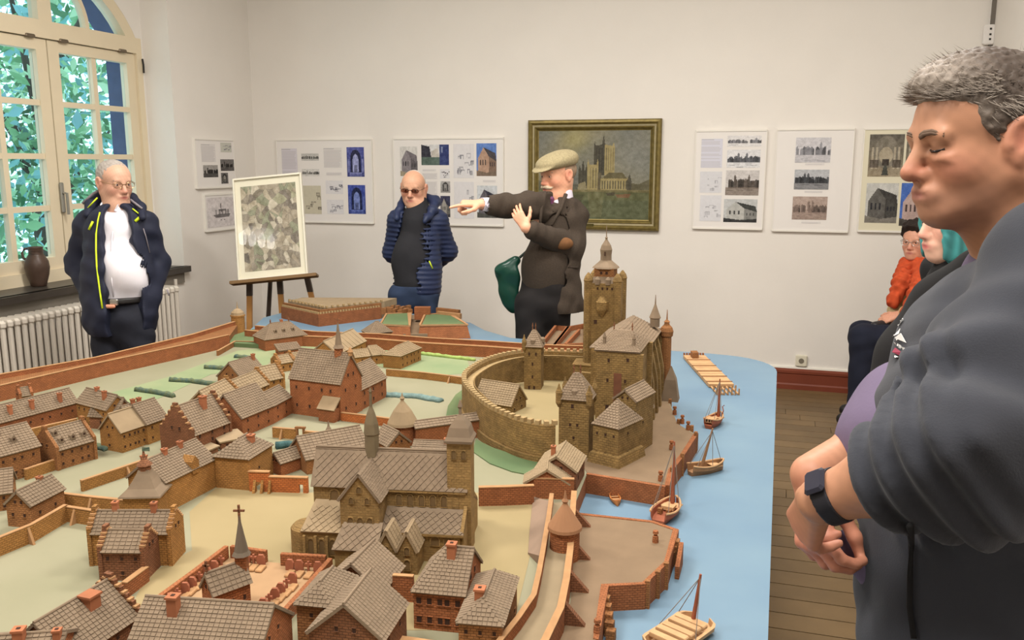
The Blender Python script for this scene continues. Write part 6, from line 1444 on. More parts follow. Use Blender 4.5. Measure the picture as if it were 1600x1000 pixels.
class Head:
    """head frame: x forward, y left, z up, origin at eye level; sc 1 = adult"""
    def __init__(s, c, F, U=(0, 0, 1), sc=1.0):
        s.c = np.asarray(c, float); s.F = nrmz(np.asarray(F, float)); U = np.asarray(U, float); s.L = nrmz(np.cross(U, s.F)); s.U = np.cross(s.F, s.L); s.sc = sc; s.rot = np.stack([s.F, s.L, s.U])
    def p(s, x, y, z): return s.c+(s.F*x+s.L*y+s.U*z)*s.sc
    def inv(s, P): return ((P-s.c)@s.rot.T)/s.sc
    def build(s, S, neck=None, nr=.058, jaw=1.0, nose=1.0, down=0, earx=-.008):
        k = s.sc; e = lambda c, r, kk=.02, mode='u', rot=None: S.ell(s.p(*c), np.array(r)*k, kk*k, s.rot if rot is None else rot, mode)
        cn = lambda a, b, r1, r2=None, kk=.015, mode='u': S.cone(s.p(*a), s.p(*b), r1*k, (r1 if r2 is None else r2)*k, kk*k, None, mode)
        e((-.012, 0, .028), (.097, .077, .086)); e((.028, 0, .03), (.060, .064, .056), .03); e((.03, 0, -.04), (.057, .058, .078), .03)
        for y in (-1, 1):
            cn((-.008, y*.054*jaw, -.05), (.064, y*.016, -.098), .026*jaw, .020, .035); e((.048, y*.04, -.034), (.032, .026, .03), .025)
        e((.07, 0, -.098), (.024, .024, .019), .02); e((.02, 0, -.085), (.05, .045*jaw, .03), .03)
        cn((.079, -.034, .017), (.079, .034, .017), .0105, .0105, .018)
        for y in (-1, 1): e((.100, y*.032, -.003), (.022, .017, .0125), .014, 's'); e((.072, y*.032, -.002), (.0165, .016, .0145), .006)
        for y in (-1, 1): cn((.0865, y*.019, .007), (.080, y*.046, .004), .0038, .0042, .006); cn((.0855, y*.02, -.0125), (.080, y*.043, -.011), .0034, .0034, .008)
        if down:
            for y in (-1, 1): e((.0738, y*.032, .0008), (.0165, .0162, .0125), .005); e((.080, y*.034, -.020), (.010, .017, .004), .012); cn((.086, y*.012, .017), (.083, y*.046, .014), .0075, .006, .012)
            e((.04, 0, -.090), (.040, .043, .018), .02)
        cn((.085, 0, .014), (.108*nose, 0, -.036), .0075, .0125, .014)
        e((.106*nose, 0, -.038), (.0125, .0125, .0105), .008)
        for y in (-1, 1): e((.094, y*.0125, -.043), (.0125, .0075, .009), .008); e((.1, y*.007, -.051), (.006, .0035, .004), .004, 's')
        e((.087, 0, -.070), (.014, .03, .016), .018)
        cn((.096, -.017, -.0665), (.096, .017, -.0665), .0042, .0042, .008); cn((.094, -.015, -.0765), (.094, .015, -.0765), .0052, .0052, .008)
        cn((.104, -.022, -.0715), (.104, .022, -.0715), .0028, .0028, .004, 's')
        for y in (-1, 1):
            ex = earx; er = np.stack([s.F*.95+s.U*.2, s.L, s.U*.95-s.F*.2])
            e((ex, y*.079, -.006), (.018, .009, .031), .006, 'u', er); e((ex-.002, y*.086, -.004), (.019, .008, .032), .004, 'u', np.stack([er[0], nrmz(s.L-y*s.F*.25*-1), er[2]]))
            e((ex+.002, y*.093, -.004), (.0105, .007, .021), .004, 's', er); e((ex+.0, y*.083, -.034), (.009, .007, .010), .006)
            e((ex+.013, y*.082, -.012), (.006, .006, .008), .004)
        if neck is not None:
            a = s.p(-.03, 0, -.05); S.cone(a, neck, nr*k, nr*1.12*k, .03); S.cone(s.p(.01, 0, -.085), np.asarray(neck)+s.F*.02, nr*.8*k, nr*k, .03)
        return s
def skin_cols(hd, base=(200, 156, 132), red=(190, 122, 106), lip=(164, 96, 88), stub=None):
    base, red, lip = [np.array(c, float) for c in (base, red, lip)]
    def fn(V):
        q = hd.inv(V); c = np.tile(base, (len(V), 1))
        def bl(m, col): return c*(1-m[:, None])+np.array(col, float)*m[:, None]
        g = lambda x0, y0, z0, sx, sy, sz: np.exp(-(((q[:, 0]-x0)/sx)**2+((np.abs(q[:, 1])-y0)/sy)**2+((q[:, 2]-z0)/sz)**2))
        c = bl(.75*g(.108, 0, -.038, .02, .018, .016), red); c = bl(.5*g(.06, .045, -.035, .04, .025, .024), red); c = bl(.55*g(-.008, .085, -.004, .025, .012, .04), red)
        c = bl(np.clip(1.25*g(.098, 0, -.0715, .016, .02, .0075), 0, 1), lip); c = bl(.5*g(.08, .032, -.001, .02, .019, .011), np.array(base)*.72)
        if stub is not None: m = np.clip((-.052-q[:, 2])/.02, 0, 1)*np.clip((q[:, 0]+.0)/.03, 0, 1)*np.clip((q[:, 2]+.14)/.02, 0, 1); c = bl(.4*m, stub)
        n = np.sin(q[:, 0]*300+q[:, 1]*210)*np.sin(q[:, 2]*260+q[:, 1]*170); return c*(1+.025*n[:, None])
    return fn
M_skin = mat('skin', (255, 255, 255), .5, attr=True, spec=.35, bump=.12, bscale=420, bdist=.0008)
M_eye = mat('eye_dark', (36, 28, 26), .25); M_eyew = mat('eye_white', (206, 198, 190), .3)
def eyes(hd, t, open_=True, iris=(70, 60, 52)):
    for y in (-1, 1):
        o = lell(hd.p(.0755, y*.032, -.0025), V_(.0138, .0138, .0118)*hd.sc, 'eyeball', M_eyew, t, hd.rot); lell(hd.p(.0862, y*.032, -.003), V_(.0035, .0058, .0058)*hd.sc, 'iris', M_eye, o, hd.rot)
def brows(hd, t, m, h=.0035):
    for y in (-1, 1): ltube([hd.p(.090, y*.014, .020), hd.p(.0885, y*.03, .0245), hd.p(.078, y*.05, .018)], h*hd.sc, 'eyebrow', m, t, 6)
def hand(S, wr, d, n, thumb, curl=(20, 30, 20), sc=1.0, spread=.06, tcurl=.5, idx=None, k=.007, tv=(.62, .72, .25)):
    """wr wrist, d along the palm to the fingers, n out of the back of the hand, thumb = +1/-1 side of d x n"""
    d = nrmz(np.asarray(d, float)); n = np.asarray(n, float); n = nrmz(n-d*(n@d)); s = np.cross(d, n)*thumb; wr = np.asarray(wr, float)
    offs = [.029, .010, -.010, -.028]; lens = [.074, .082, .076, .060]; kn = [.092, .096, .092, .084]; tips = []
    for i in range(4):
        a = wr+s*offs[i]*.5*sc; b = wr+d*kn[i]*sc+s*offs[i]*sc+n*.002; S.cone(a, b, .0145*sc, .0115*sc, .012)
        cu = curl if not (idx is not None and i == 0) else idx
        if isinstance(cu[0], (list, tuple)): cu = curl[i]
        ang = 0; p = b; dd = nrmz(d+s*spread*(1.5-i))
        for j, fr in enumerate((.45, .31, .24)):
            ang += math.radians(cu[j]); v = dd*math.cos(ang)-n*math.sin(ang); q = p+v*lens[i]*fr*sc; S.cone(p, q, (.0094-.0009*j)*sc, (.0086-.0009*j)*sc, k*.5); p = q
        tips.append(p)
    S.cone(wr+d*.03*sc, wr+d*.08*sc, .018*sc, .016*sc, .014, (n, .62))
    p = wr+d*.022*sc+s*.022*sc; v = nrmz(d*tv[0]+s*tv[1]-n*tv[2])
    for j, (l, r1, r2) in enumerate(((.042, .0145, .0115), (.034, .0108, .0100), (.028, .0098, .0078))):
        q = p+v*l*sc; S.cone(p, q, r1*sc, r2*sc, .008); p = q; v = nrmz(v+d*tcurl*.5-s*tcurl*.55-n*.12*tcurl)
    return tips
def folds(dirs, seed=0):
    g_ = np.random.default_rng(seed); ph = g_.random(len(dirs))*6
    def fn(X, Y, Z):
        v = 0
        for (dx, dy, dz, a), p in zip(dirs, ph): v = v+a*np.sin(dx*X+dy*Y+dz*Z+p+1.3*np.sin(.37*(dy*X-dx*Z)+p))
        return v
    return fn
def strands(hd, t, n, m, zone, length, seed, comb, r=.0009, lift=.01, shell=1.0):
    """short hair strands rooted on the scalp ellipsoid; zone(x,y,z)->bool in head frame; comb(x,y,z)->direction"""
    g_ = np.random.default_rng(seed); mb = MB(); c0 = V_(-.012, 0, .028); rr = V_(.097, .077, .086)*shell; cnt = 0; cols = []
    while cnt < n:
        v = nrmz(g_.normal(size=3)); q = c0+v*rr
        if not zone(*q): continue
        nn = nrmz(v/rr); d = comb(*q)+g_.normal(size=3)*.2; d = nrmz(d); L = length*(.6+.8*g_.random())
        p0 = q-nn*.002; p1 = q+nn*lift*.6+d*L*.45; p2 = q+nn*lift*(.5+.5*g_.random())+d*L
        sd = nrmz(np.cross(d, nn)); 
        A = [hd.p(*(p0+sd*r)), hd.p(*(p0-sd*r)), hd.p(*(p1+sd*r*.8)), hd.p(*(p1-sd*r*.8)), hd.p(*p2), hd.p(*(p1+nn*r))]
        W = [Vector(toW(a[None])[0]) for a in A]; mb.add(W, [(0, 1, 3, 2), (2, 3, 4), (0, 2, 5), (1, 5, 3), (2, 4, 5), (3, 5, 4)][:4]); cnt += 1
    o = mb.build('hair_strands', m, t); o['kind'] = 'stuff'; return o
def glasses(hd, t, m, lens=None, w=.024, h=.017, r=.0016):
    t0 = None
    fr = MB()
    for y in (-1, 1):
        pts = [hd.p(.1, y*.034+w*math.cos(a), -.004+h*math.sin(a)) for a in [2*math.pi*i/16 for i in range(17)]]; fr.tube([Vector(toW(p[None])[0]) for p in pts], r, 6)
        fr.tube([Vector(toW(p[None])[0]) for p in (hd.p(.098, y*.058, .0), hd.p(.07, y*.076, .004), hd.p(-.012, y*.085, .006))], r, 6)
    fr.tube([Vector(toW(p[None])[0]) for p in (hd.p(.1, -.011, 0), hd.p(.106, 0, .003), hd.p(.1, .011, 0))], r, 6)
    o = fr.build('glasses', m, t, kind=None)
    if lens is not None:
        for y in (-1, 1):
            pts = [hd.p(.1, y*.034+w*math.cos(a), -.004+h*math.sin(a)) for a in [2*math.pi*i/16 for i in range(16)]]; mb = MB(); mb.rings([[Vector(toW(p[None])[0]) for p in pts], [Vector(toW((p+hd.F*.0012)[None])[0]) for p in pts]]); mb.build('lens', lens, o)
    return o
M_jean = mat('blue_jeans', (44, 58, 84), .85, noise=.3, nscale=14, bump=.2, bscale=300); M_jeand = mat('dark_jeans', (32, 34, 44), .85, noise=.25, nscale=14, bump=.2, bscale=300)
M_shoe = mat('black_shoe', (28, 26, 26), .45); M_blk = mat('black_cloth', (26, 25, 26), .9, noise=.2, nscale=10)
def person(label, px, dep):
    p = at(px, 500, dep); return thing('person', label, 'person', (p.x, p.y, 0))
def legs(t, hipL, hipR, kneeL, kneeR, ankL, ankR, m, F, rt=(.088, .062, .055), lo=None, body=None, h=.008, name='trousers', waist=None, hp=1.0):
    pts = np.array([hipL, hipR, kneeL, kneeR, ankL, ankR]); S = SDF(pts.min(0)-.22, pts.max(0)+.22, h)
    for a, b, c in ((hipL, kneeL, ankL), (hipR, kneeR, ankR)): S.path([a, b, c], rt, .03)
    m_ = (np.asarray(hipL)+hipR)/2; S.ell(m_+V_(0, 0, .03), np.array((.15, .12, .13) if abs(F[1]) > .7 else (.12, .145, .13))*hp, .05)
    if waist is not None: S.cone(m_, waist, .14*hp, .145*hp, .03, (F, .8))
    S.disp(folds([(30, 20, 45, .0022), (-25, 30, 60, .0016)], 3)); 
    if waist is not None: S.cutz(waist[2], False)
    o = sdf_obj(name, S, m, t)
    for a in (ankL, ankR):
        a = np.asarray(a); S = SDF(a-.3, a+.3, .009); z0 = V_(a[0], a[1], .05); S.cone(z0-F*.05, z0+F*.14, .045, .04, .03); S.cone(z0, V_(a[0], a[1], .1), .045, .045, .03); S.cutz(.0); sdf_obj('shoe', S, M_shoe, t)
    return o
X3, Y3, Z3 = V_(1, 0, 0), V_(0, 1, 0), V_(0, 0, 1)
def flo(p, z): return V_(p[0], p[1], z)
def bodyaxes(lo, hi, zf, h=.011, hf=.0045): return SDF(lo, hi, h, fx=[(lo[0], hi[0], hf)], fy=[(lo[1], hi[1], hf)], fz=zf)
def core(S, neck, chest, pelvis, hips, knees, ankles, F):
    """slim inner trunk and legs under the clothes: keeps each body one continuous surface"""
    S.cone(neck, chest-Z3*.06, .048, .075, .03); S.cone(chest-Z3*.06, pelvis, .075, .085, .05)
    for h_, k_, a_ in zip(hips, knees, ankles): S.path([pelvis, h_, k_, a_], (.09, .065, .045, .036), .04); S.cone(a_, a_+F*.12-Z3*.03, .034, .028, .03)
# ================================================================== man in the white shirt and open navy jacket (left)
def man_left():
    D = 4.7; t = person('man in a white shirt and open navy jacket, hands in pockets by the radiator', 186, D)
    hd = Head(J(179, 284, D), V_(.78, -.60, -.14)); F = nrmz(V_(.25, -1, 0))
    neck, chest, pel = J(181, 322, D+.02), J(184, 360, D), J(188, 492, D)
    shL, shR = J(224, 352, D+.03), J(140, 352, D+.03); elL, elR = J(245, 412, D+.12), J(122, 412, D+.12); wrL, wrR = J(232, 474, D+.0), J(150, 472, D-.03)
    hL, hR = J(211, 505, D), J(170, 505, D); kL, kR = flo(J(222, 560, D), .48), flo(J(168, 560, D), .48); aL, aR = flo(kL+V_(.0, .04, 0), .085), flo(kR+V_(-.03, .03, 0), .085)
    lo, hi = V_(neck[0]-.40, neck[1]-.32, 0), V_(neck[0]+.40, neck[1]+.32, 1.76)
    S = SDF(lo, hi, .012, fx=[(neck[0]-.2, neck[0]+.2, .0045)], fy=[(neck[1]-.25, neck[1]+.2, .0045)], fz=[(.78, .98, .005), (1.36, 1.8, .004)])
    core(S, neck, chest, pel, (hL, hR), (kL, kR), (aL, aR), F); hd.build(S, neck)
    for a, b, c, s in ((shL, elL, wrL, 1), (shR, elR, wrR, -1)):
        S.path([chest-Z3*.05, a, b, c], (.05, .045, .04, .03), .03); hand(S, c, nrmz(V_(-s*.55, .02, -.80)), nrmz(V_(s*.8, -.5, 0)), 1 if s < 0 else -1, curl=(10, 15, 10), sc=.9)
    sdf_obj('body', S, M_skin, t, skin_cols(hd))
    eyes(hd, t); glasses(hd, t, mat('gold_wire', (150, 120, 84), .3, metal=.7)); brows(hd, t, mat('grey_brow', (150, 138, 126), .8))
    # thumb tip showing at the pocket
    # hair: thin grey ring round a receding top
    S = SDF(hd.c-.14, hd.c+.16, .005); S.ell(hd.p(-.016, 0, .03), V_(.1, .0815, .088), .01, hd.rot); S.plane(hd.p(.03, 0, .0), nrmz(hd.F*.8-hd.U*.5)); S.plane(hd.p(-.02, 0, -.035), -hd.U*.9+hd.F*.3)
    for y in (-1, 1): S.ell(hd.p(.0, y*.085, -.012), V_(.022, .02, .032), .01, hd.rot, 's')
    S.disp(folds([(300, 200, 150, .0012), (220, -260, 180, .0012)], 4)); sdf_obj('hair', S, mat('thin_grey_hair', (168, 160, 152), .8, noise=.25, nscale=60), t)
    # shirt
    Sl, Sh = lo.copy(), hi.copy(); Sl[2] = .78
    S = SDF(Sl, V_(hi[0], hi[1], 1.6), .0065); S.cone(J(184, 362, D+.02), J(188, 420, D), .128, .138, .03, (F, .8)); S.ell(J(193, 428, D-.05), V_(.128, .118, .15), .06); S.cone(J(188, 430, D), J(189, 462, D), .142, .142, .03, (F, .86)); S.cone(neck-Z3*.01, J(183, 355, D+.01), .060, .10, .05)
    S.disp(folds([(18, 10, 30, .003), (-35, 12, 40, .002), (50, 5, -22, .0018)], 8)); S.cutz(J(0, 465, D)[2]); shirtd = S.copy()
    Sc = S.copy(); S.cone(neck+Z3*.02+F*.06, neck+Z3*.1, .058, .075, .01, None, 's'); S.sub(Sc, -9) if False else None
    sdf_obj('shirt', S, mat('white_shirt', (226, 222, 228), .8, bump=.15, bscale=200), t)
    # collar
    for s in (-1, 1):
        a, b, c = neck+V_(s*.062, .0, .035), neck+V_(s*.045, -.075, .012), neck+V_(s*.02+.01, -.088, -.02)
        d = neck+V_(s*.075, -.055, -.05)
        mb = MB(); q = [a, b, c, d]; W = [Vector(toW(p[None])[0]) for p in q]; nn = (W[1]-W[0]).cross(W[3]-W[0]).normalized()*.004; mb.rings([[w-nn for w in W], [w+nn for w in W]]); mb.build('collar', mat('white_shirt', ()) if False else MATS['white_shirt'], t)
    pl = [J(189, 360, D), J(192, 390, D), J(196, 430, D), J(194, 458, D)]; pl = [shirtd.hit(p+V_(0, -.4, 0), Y3) for p in pl]; ltube([p+V_(0, .002, 0) for p in pl], .004, 'button_placket', MATS['white_shirt'], t, 6)
    # trousers, belt
    legs(t, hL, hR, kL, kR, aL, aR, M_jeand, F, (.098, .075, .066), waist=J(188, 464, D), hp=.95)
    S = SDF(J(188, 466, D)-.22, J(188, 466, D)+.22, .006); S.cone(J(188, 458, D), J(188, 474, D), .158, .158, .01, (F, .92)); S.cutz(J(0, 461, D)[2], False); S.cutz(J(0, 470, D)[2], True); b = sdf_obj('belt', S, mat('black_leather', (30, 27, 26), .4), t)
    bk = S.hit(J(197, 466, D)+V_(0, -.4, 0), Y3); MB().bbox(Vector(toW(bk[None])[0]), (.045, .012, .034), .004, ax=(RT, FH, Vector((0, 0, 1)))).build('belt_buckle', mat('steel_buckle', (190, 188, 180), .25, metal=.9), b)
    # jacket
    S = SDF(V_(lo[0], lo[1], .74), V_(hi[0], hi[1], 1.62), .0065)
    S.cone(J(184, 362, D+.01), J(186, 430, D-.0), .165, .188, .03, (F, .98)); S.cone(J(186, 430, D-.0), J(188, 492, D-.0), .188, .192, .02, (F, .95)); S.cone(shL, shR, .07, .07, .05)
    for q in (shL, shR): S.cone(neck+V_(0, .03, -.01), q, .062, .066, .04)
    S.sub(_pad(shirtd, S), .005)
    vd = nrmz(J(187, 400, D)-J(187, 400, D-.5)); S.cone(J(181, 306, D-.25), J(183, 362, D-.25), .080, .088, .01, (vd, 2.9), 's'); S.cone(J(183, 362, D-.25), J(193, 430, D-.25), .088, .100, .01, (vd, 2.4), 's'); S.cone(J(193, 430, D-.25), J(198, 530, D-.25), .100, .108, .01, (vd, 2.4), 's'); S.cone(neck-Z3*.05, neck+Z3*.12, .070, .09, .01, None, 's')
    for a, b, c in ((shL, elL, wrL), (shR, elR, wrR)): S.path([a, b, c], (.074, .068, .058), .03)
    S.disp(folds([(25, 15, 60, .0026), (-40, 20, 35, .002), (70, 10, -30, .0012)], 2))
    jk = S.copy(); M_navy = mat('navy_softshell', (30, 34, 52), .7, noise=.15, nscale=8, bump=.1, bscale=300); sdf_obj('jacket', S, M_navy, t, biggest=True)
    # collar with grey lining
    S = SDF(neck-.2, neck+.22, .006); S.path([J(223, 340, D-.07), J(220, 324, D-.0), J(206, 310, D+.06), neck+V_(0, .10, .045), J(158, 307, D+.06), J(142, 320, D-.01), J(136, 336, D-.06)], (.018, .026, .028, .03, .03, .028, .02), .02); sdf_obj('hood_collar', S, M_navy, t)
    M_neon = mat('neon_yellow', (204, 226, 40), .5); M_grey = mat('grey_lining', (128, 122, 128), .8)
    def onj(px, py, off=.004): q = J(px, py, D-.5); d = nrmz(J(px, py, D)-q); h = jk.hit(q, d, .7); return (J(px, py, D-.14) if h is None else h)-d*off
    ltube([onj(x, y, .001) for x, y in ((156, 332), (153, 345), (150, 365), (150, 390), (151, 415), (154, 440), (157, 462), (160, 482))], .0045, 'zip_tape', M_neon, t, 6)
    ltube([J(152, 309, D-.06), J(137, 325, D-.055)], .004, 'collar_piping', M_neon, t, 6); ltube([J(207, 326, D-.06), J(217, 334, D-.06)], .0035, 'collar_piping', M_neon, t, 6)
    ltube([onj(x, y, .004) for x, y in ((211, 346), (217, 341), (223, 335))], .0085, 'neon_facing', M_neon, t, 6); ltube([onj(x, y, .003) for x, y in ((139, 359), (145, 346))], .0065, 'neon_facing', M_neon, t, 6)
    ltube([J(129, 318, D-.02), J(145, 303, D-.02), J(157, 296, D+.0)], .008, 'grey_facing', M_grey, t, 6); ltube([J(204, 312, D-.03), J(222, 326, D-.05)], .006, 'grey_facing', M_grey, t, 6)
    p = [onj(x, y) for x, y in ((224, 357), (228, 370), (234, 395))]; ltube(p, .003, 'pocket_zip', M_grey, t, 6); p = [onj(x, y) for x, y in ((261, 452), (264, 462))]; ltube(p, .004, 'pocket_zip', M_grey, t, 6)
    th = J(171, 479, D-.16); S = SDF(th-.06, th+.06, .004); S.cone(th-X3*.012, th+X3*.022, .012, .010, .01); sdf_obj('thumb', S, M_skin, t, lambda V: np.tile(np.array((204, 140, 112.)), (len(V), 1)))
def _pad(A, B):
    """resample field A onto B's grid (nearest), outside = far"""
    o = B.copy(); ii = [np.clip(np.searchsorted(A.ax[i], B.ax[i]), 0, len(A.ax[i])-1) for i in range(3)]
    o.d = A.d[np.ix_(*ii)].copy()
    for i in range(3):
        m = (B.ax[i] < A.ax[i][0]) | (B.ax[i] > A.ax[i][-1]); sl = [slice(None)]*3; sl[i] = m; o.d[tuple(sl)] = 9
    return o
man_left()
# ================================================================== man in the quilted jacket
def man_mid():
    D = 5.8; t = person('bald man with tinted glasses in a blue quilted jacket over a black sweater', 652, D)
    hd = Head(J(646, 293, D), V_(-.12, -1, -.16), (.05, 0, 1)); F = nrmz(V_(-.1, -1, 0))
    neck, chest, pel = J(652, 320, D+.02), J(655, 350, D+.02), J(648, 452, D+.02)
    shL, shR = J(684, 345, D+.03), J(622, 344, D+.03); elL, elR = J(699, 392, D+.14), J(614, 394, D+.14); wrL, wrR = J(672, 420, D+.24), J(638, 420, D+.24)
    hL, hR = J(666, 462, D), J(626, 462, D); kL, kR = flo(J(664, 500, D), .46), flo(J(624, 500, D), .46); aL, aR = flo(kL, .085), flo(kR, .085)
    lo, hi = V_(neck[0]-.36, neck[1]-.3, 0), V_(neck[0]+.38, neck[1]+.42, 1.7)
    S = SDF(lo, hi, .013, fx=[(neck[0]-.14, neck[0]+.12, .0045)], fy=[(neck[1]-.2, neck[1]+.16, .0045)], fz=[(1.3, 1.7, .0045)])
    core(S, neck, chest, pel, (hL, hR), (kL, kR), (aL, aR), F); hd.build(S, neck, jaw=1.06)
    for a, b, c, s in ((shL, elL, wrL, 1), (shR, elR, wrR, -1)): S.path([chest-Z3*.05, a, b, c], (.05, .045, .04, .032), .03); hand(S, c, V_(-s*.8, .05, -.4), V_(0, 1, 0), 1, curl=(10, 20, 20))
    sdf_obj('body', S, M_skin, t, skin_cols(hd, (204, 156, 128)))
    eyes(hd, t); brows(hd, t, MATS['grey_brow'])
    lens = glass_mat('tinted_lens', (.62, .48, .44)); glasses(hd, t, mat('thin_dark_wire', (90, 70, 60), .3, metal=.5), lens, .026, .0145)
    S = SDF(hd.c-.14, hd.c+.16, .006); S.ell(hd.p(-.016, 0, .026), V_(.0985, .0785, .0885), .01, hd.rot); S.plane(hd.p(.045, 0, .03), nrmz(hd.F*.9-hd.U*.3)); S.plane(hd.p(0, 0, -.02), -hd.U); sdf_obj('stubble_hair', S, mat('white_stubble', (206, 198, 190), .8, noise=.1, nscale=80), t)
    S = SDF(V_(lo[0], lo[1], .74), V_(hi[0], hi[1], 1.5), .0075); S.cone(J(654, 352, D+.02), J(648, 400, D), .120, .132, .04, (F, .82)); S.ell(J(640, 408, D-.02), V_(.115, .11, .15), .05); S.cone(J(645, 410, D), J(646, 442, D), .130, .130, .03, (F, .86)); S.cone(neck+Z3*.02, J(653, 348, D), .066, .095, .04)
    S.disp(folds([(20, 10, 35, .0025), (-30, 12, 20, .002)], 5)); sw = S.copy(); sdf_obj('sweater', S, mat('black_sweater', (38, 38, 42), .9, noise=.15, nscale=12, bump=.2, bscale=250), t)
    legs(t, hL, hR, kL, kR, aL, aR, M_jean, F, (.085, .070, .064), waist=J(648, 445, D), hp=.88)
    S = SDF(V_(lo[0], lo[1], .70), V_(hi[0], hi[1], 1.52), .0068)
    S.cone(J(655, 352, D+.03), J(652, 420, D+.02), .15, .165, .04, (F, .86)); S.cone(J(652, 420, D+.02), J(652, 447, D+.02), .165, .168, .03, (F, .88)); S.cone(shL, shR, .068, .068, .05)
    S.sub(_pad(sw, S), .004)
    S.cone(J(646, 322, D-.2), J(634, 368, D-.2), .045, .056, .02, (nrmz(J(640, 400, D)-J(640, 400, D-.5)), 3.0), 's'); S.cone(J(634, 368, D-.2), J(629, 475, D-.2), .056, .088, .02, (nrmz(J(640, 400, D)-J(640, 400, D-.5)), 2.6), 's'); S.cone(neck-Z3*.04, neck+Z3*.1, .068, .08, .01, None, 's')
    for a, b, c in ((shL, elL, wrL), (shR, elR, wrR)): S.path([a, b, c], (.072, .07, .056), .035)
    S.disp(lambda X, Y, Z: .0055*np.abs(np.sin((Z+.06*X)*math.pi/.032)))
    M_q = mat('blue_quilt', (38, 48, 78), .5, noise=.12, nscale=9, bump=.1, bscale=150); jk = S.copy(); sdf_obj('quilted_jacket', S, M_q, t, biggest=True)
    S = SDF(neck-.26, neck+.26, .007); S.path([J(664, 345, D-.12), J(676, 330, D-.05), J(680, 314, D+.06), J(655, 306, D+.12), J(632, 312, D+.07), J(623, 328, D-.02), J(619, 342, D-.07)], (.02, .032, .038, .036, .03, .024, .018), .02); S.disp(folds([(40, 30, 60, .004)], 6)); sdf_obj('hood', S, M_q, t)
    p = [jk.hit(J(x, y, D)+V_(0, -.45, 0), Y3)-V_(0, .003, 0) for x, y in ((673, 405), (678, 417))]; ltube(p, .0045, 'pocket_zip', MATS['neon_yellow'], t, 6)
man_mid()
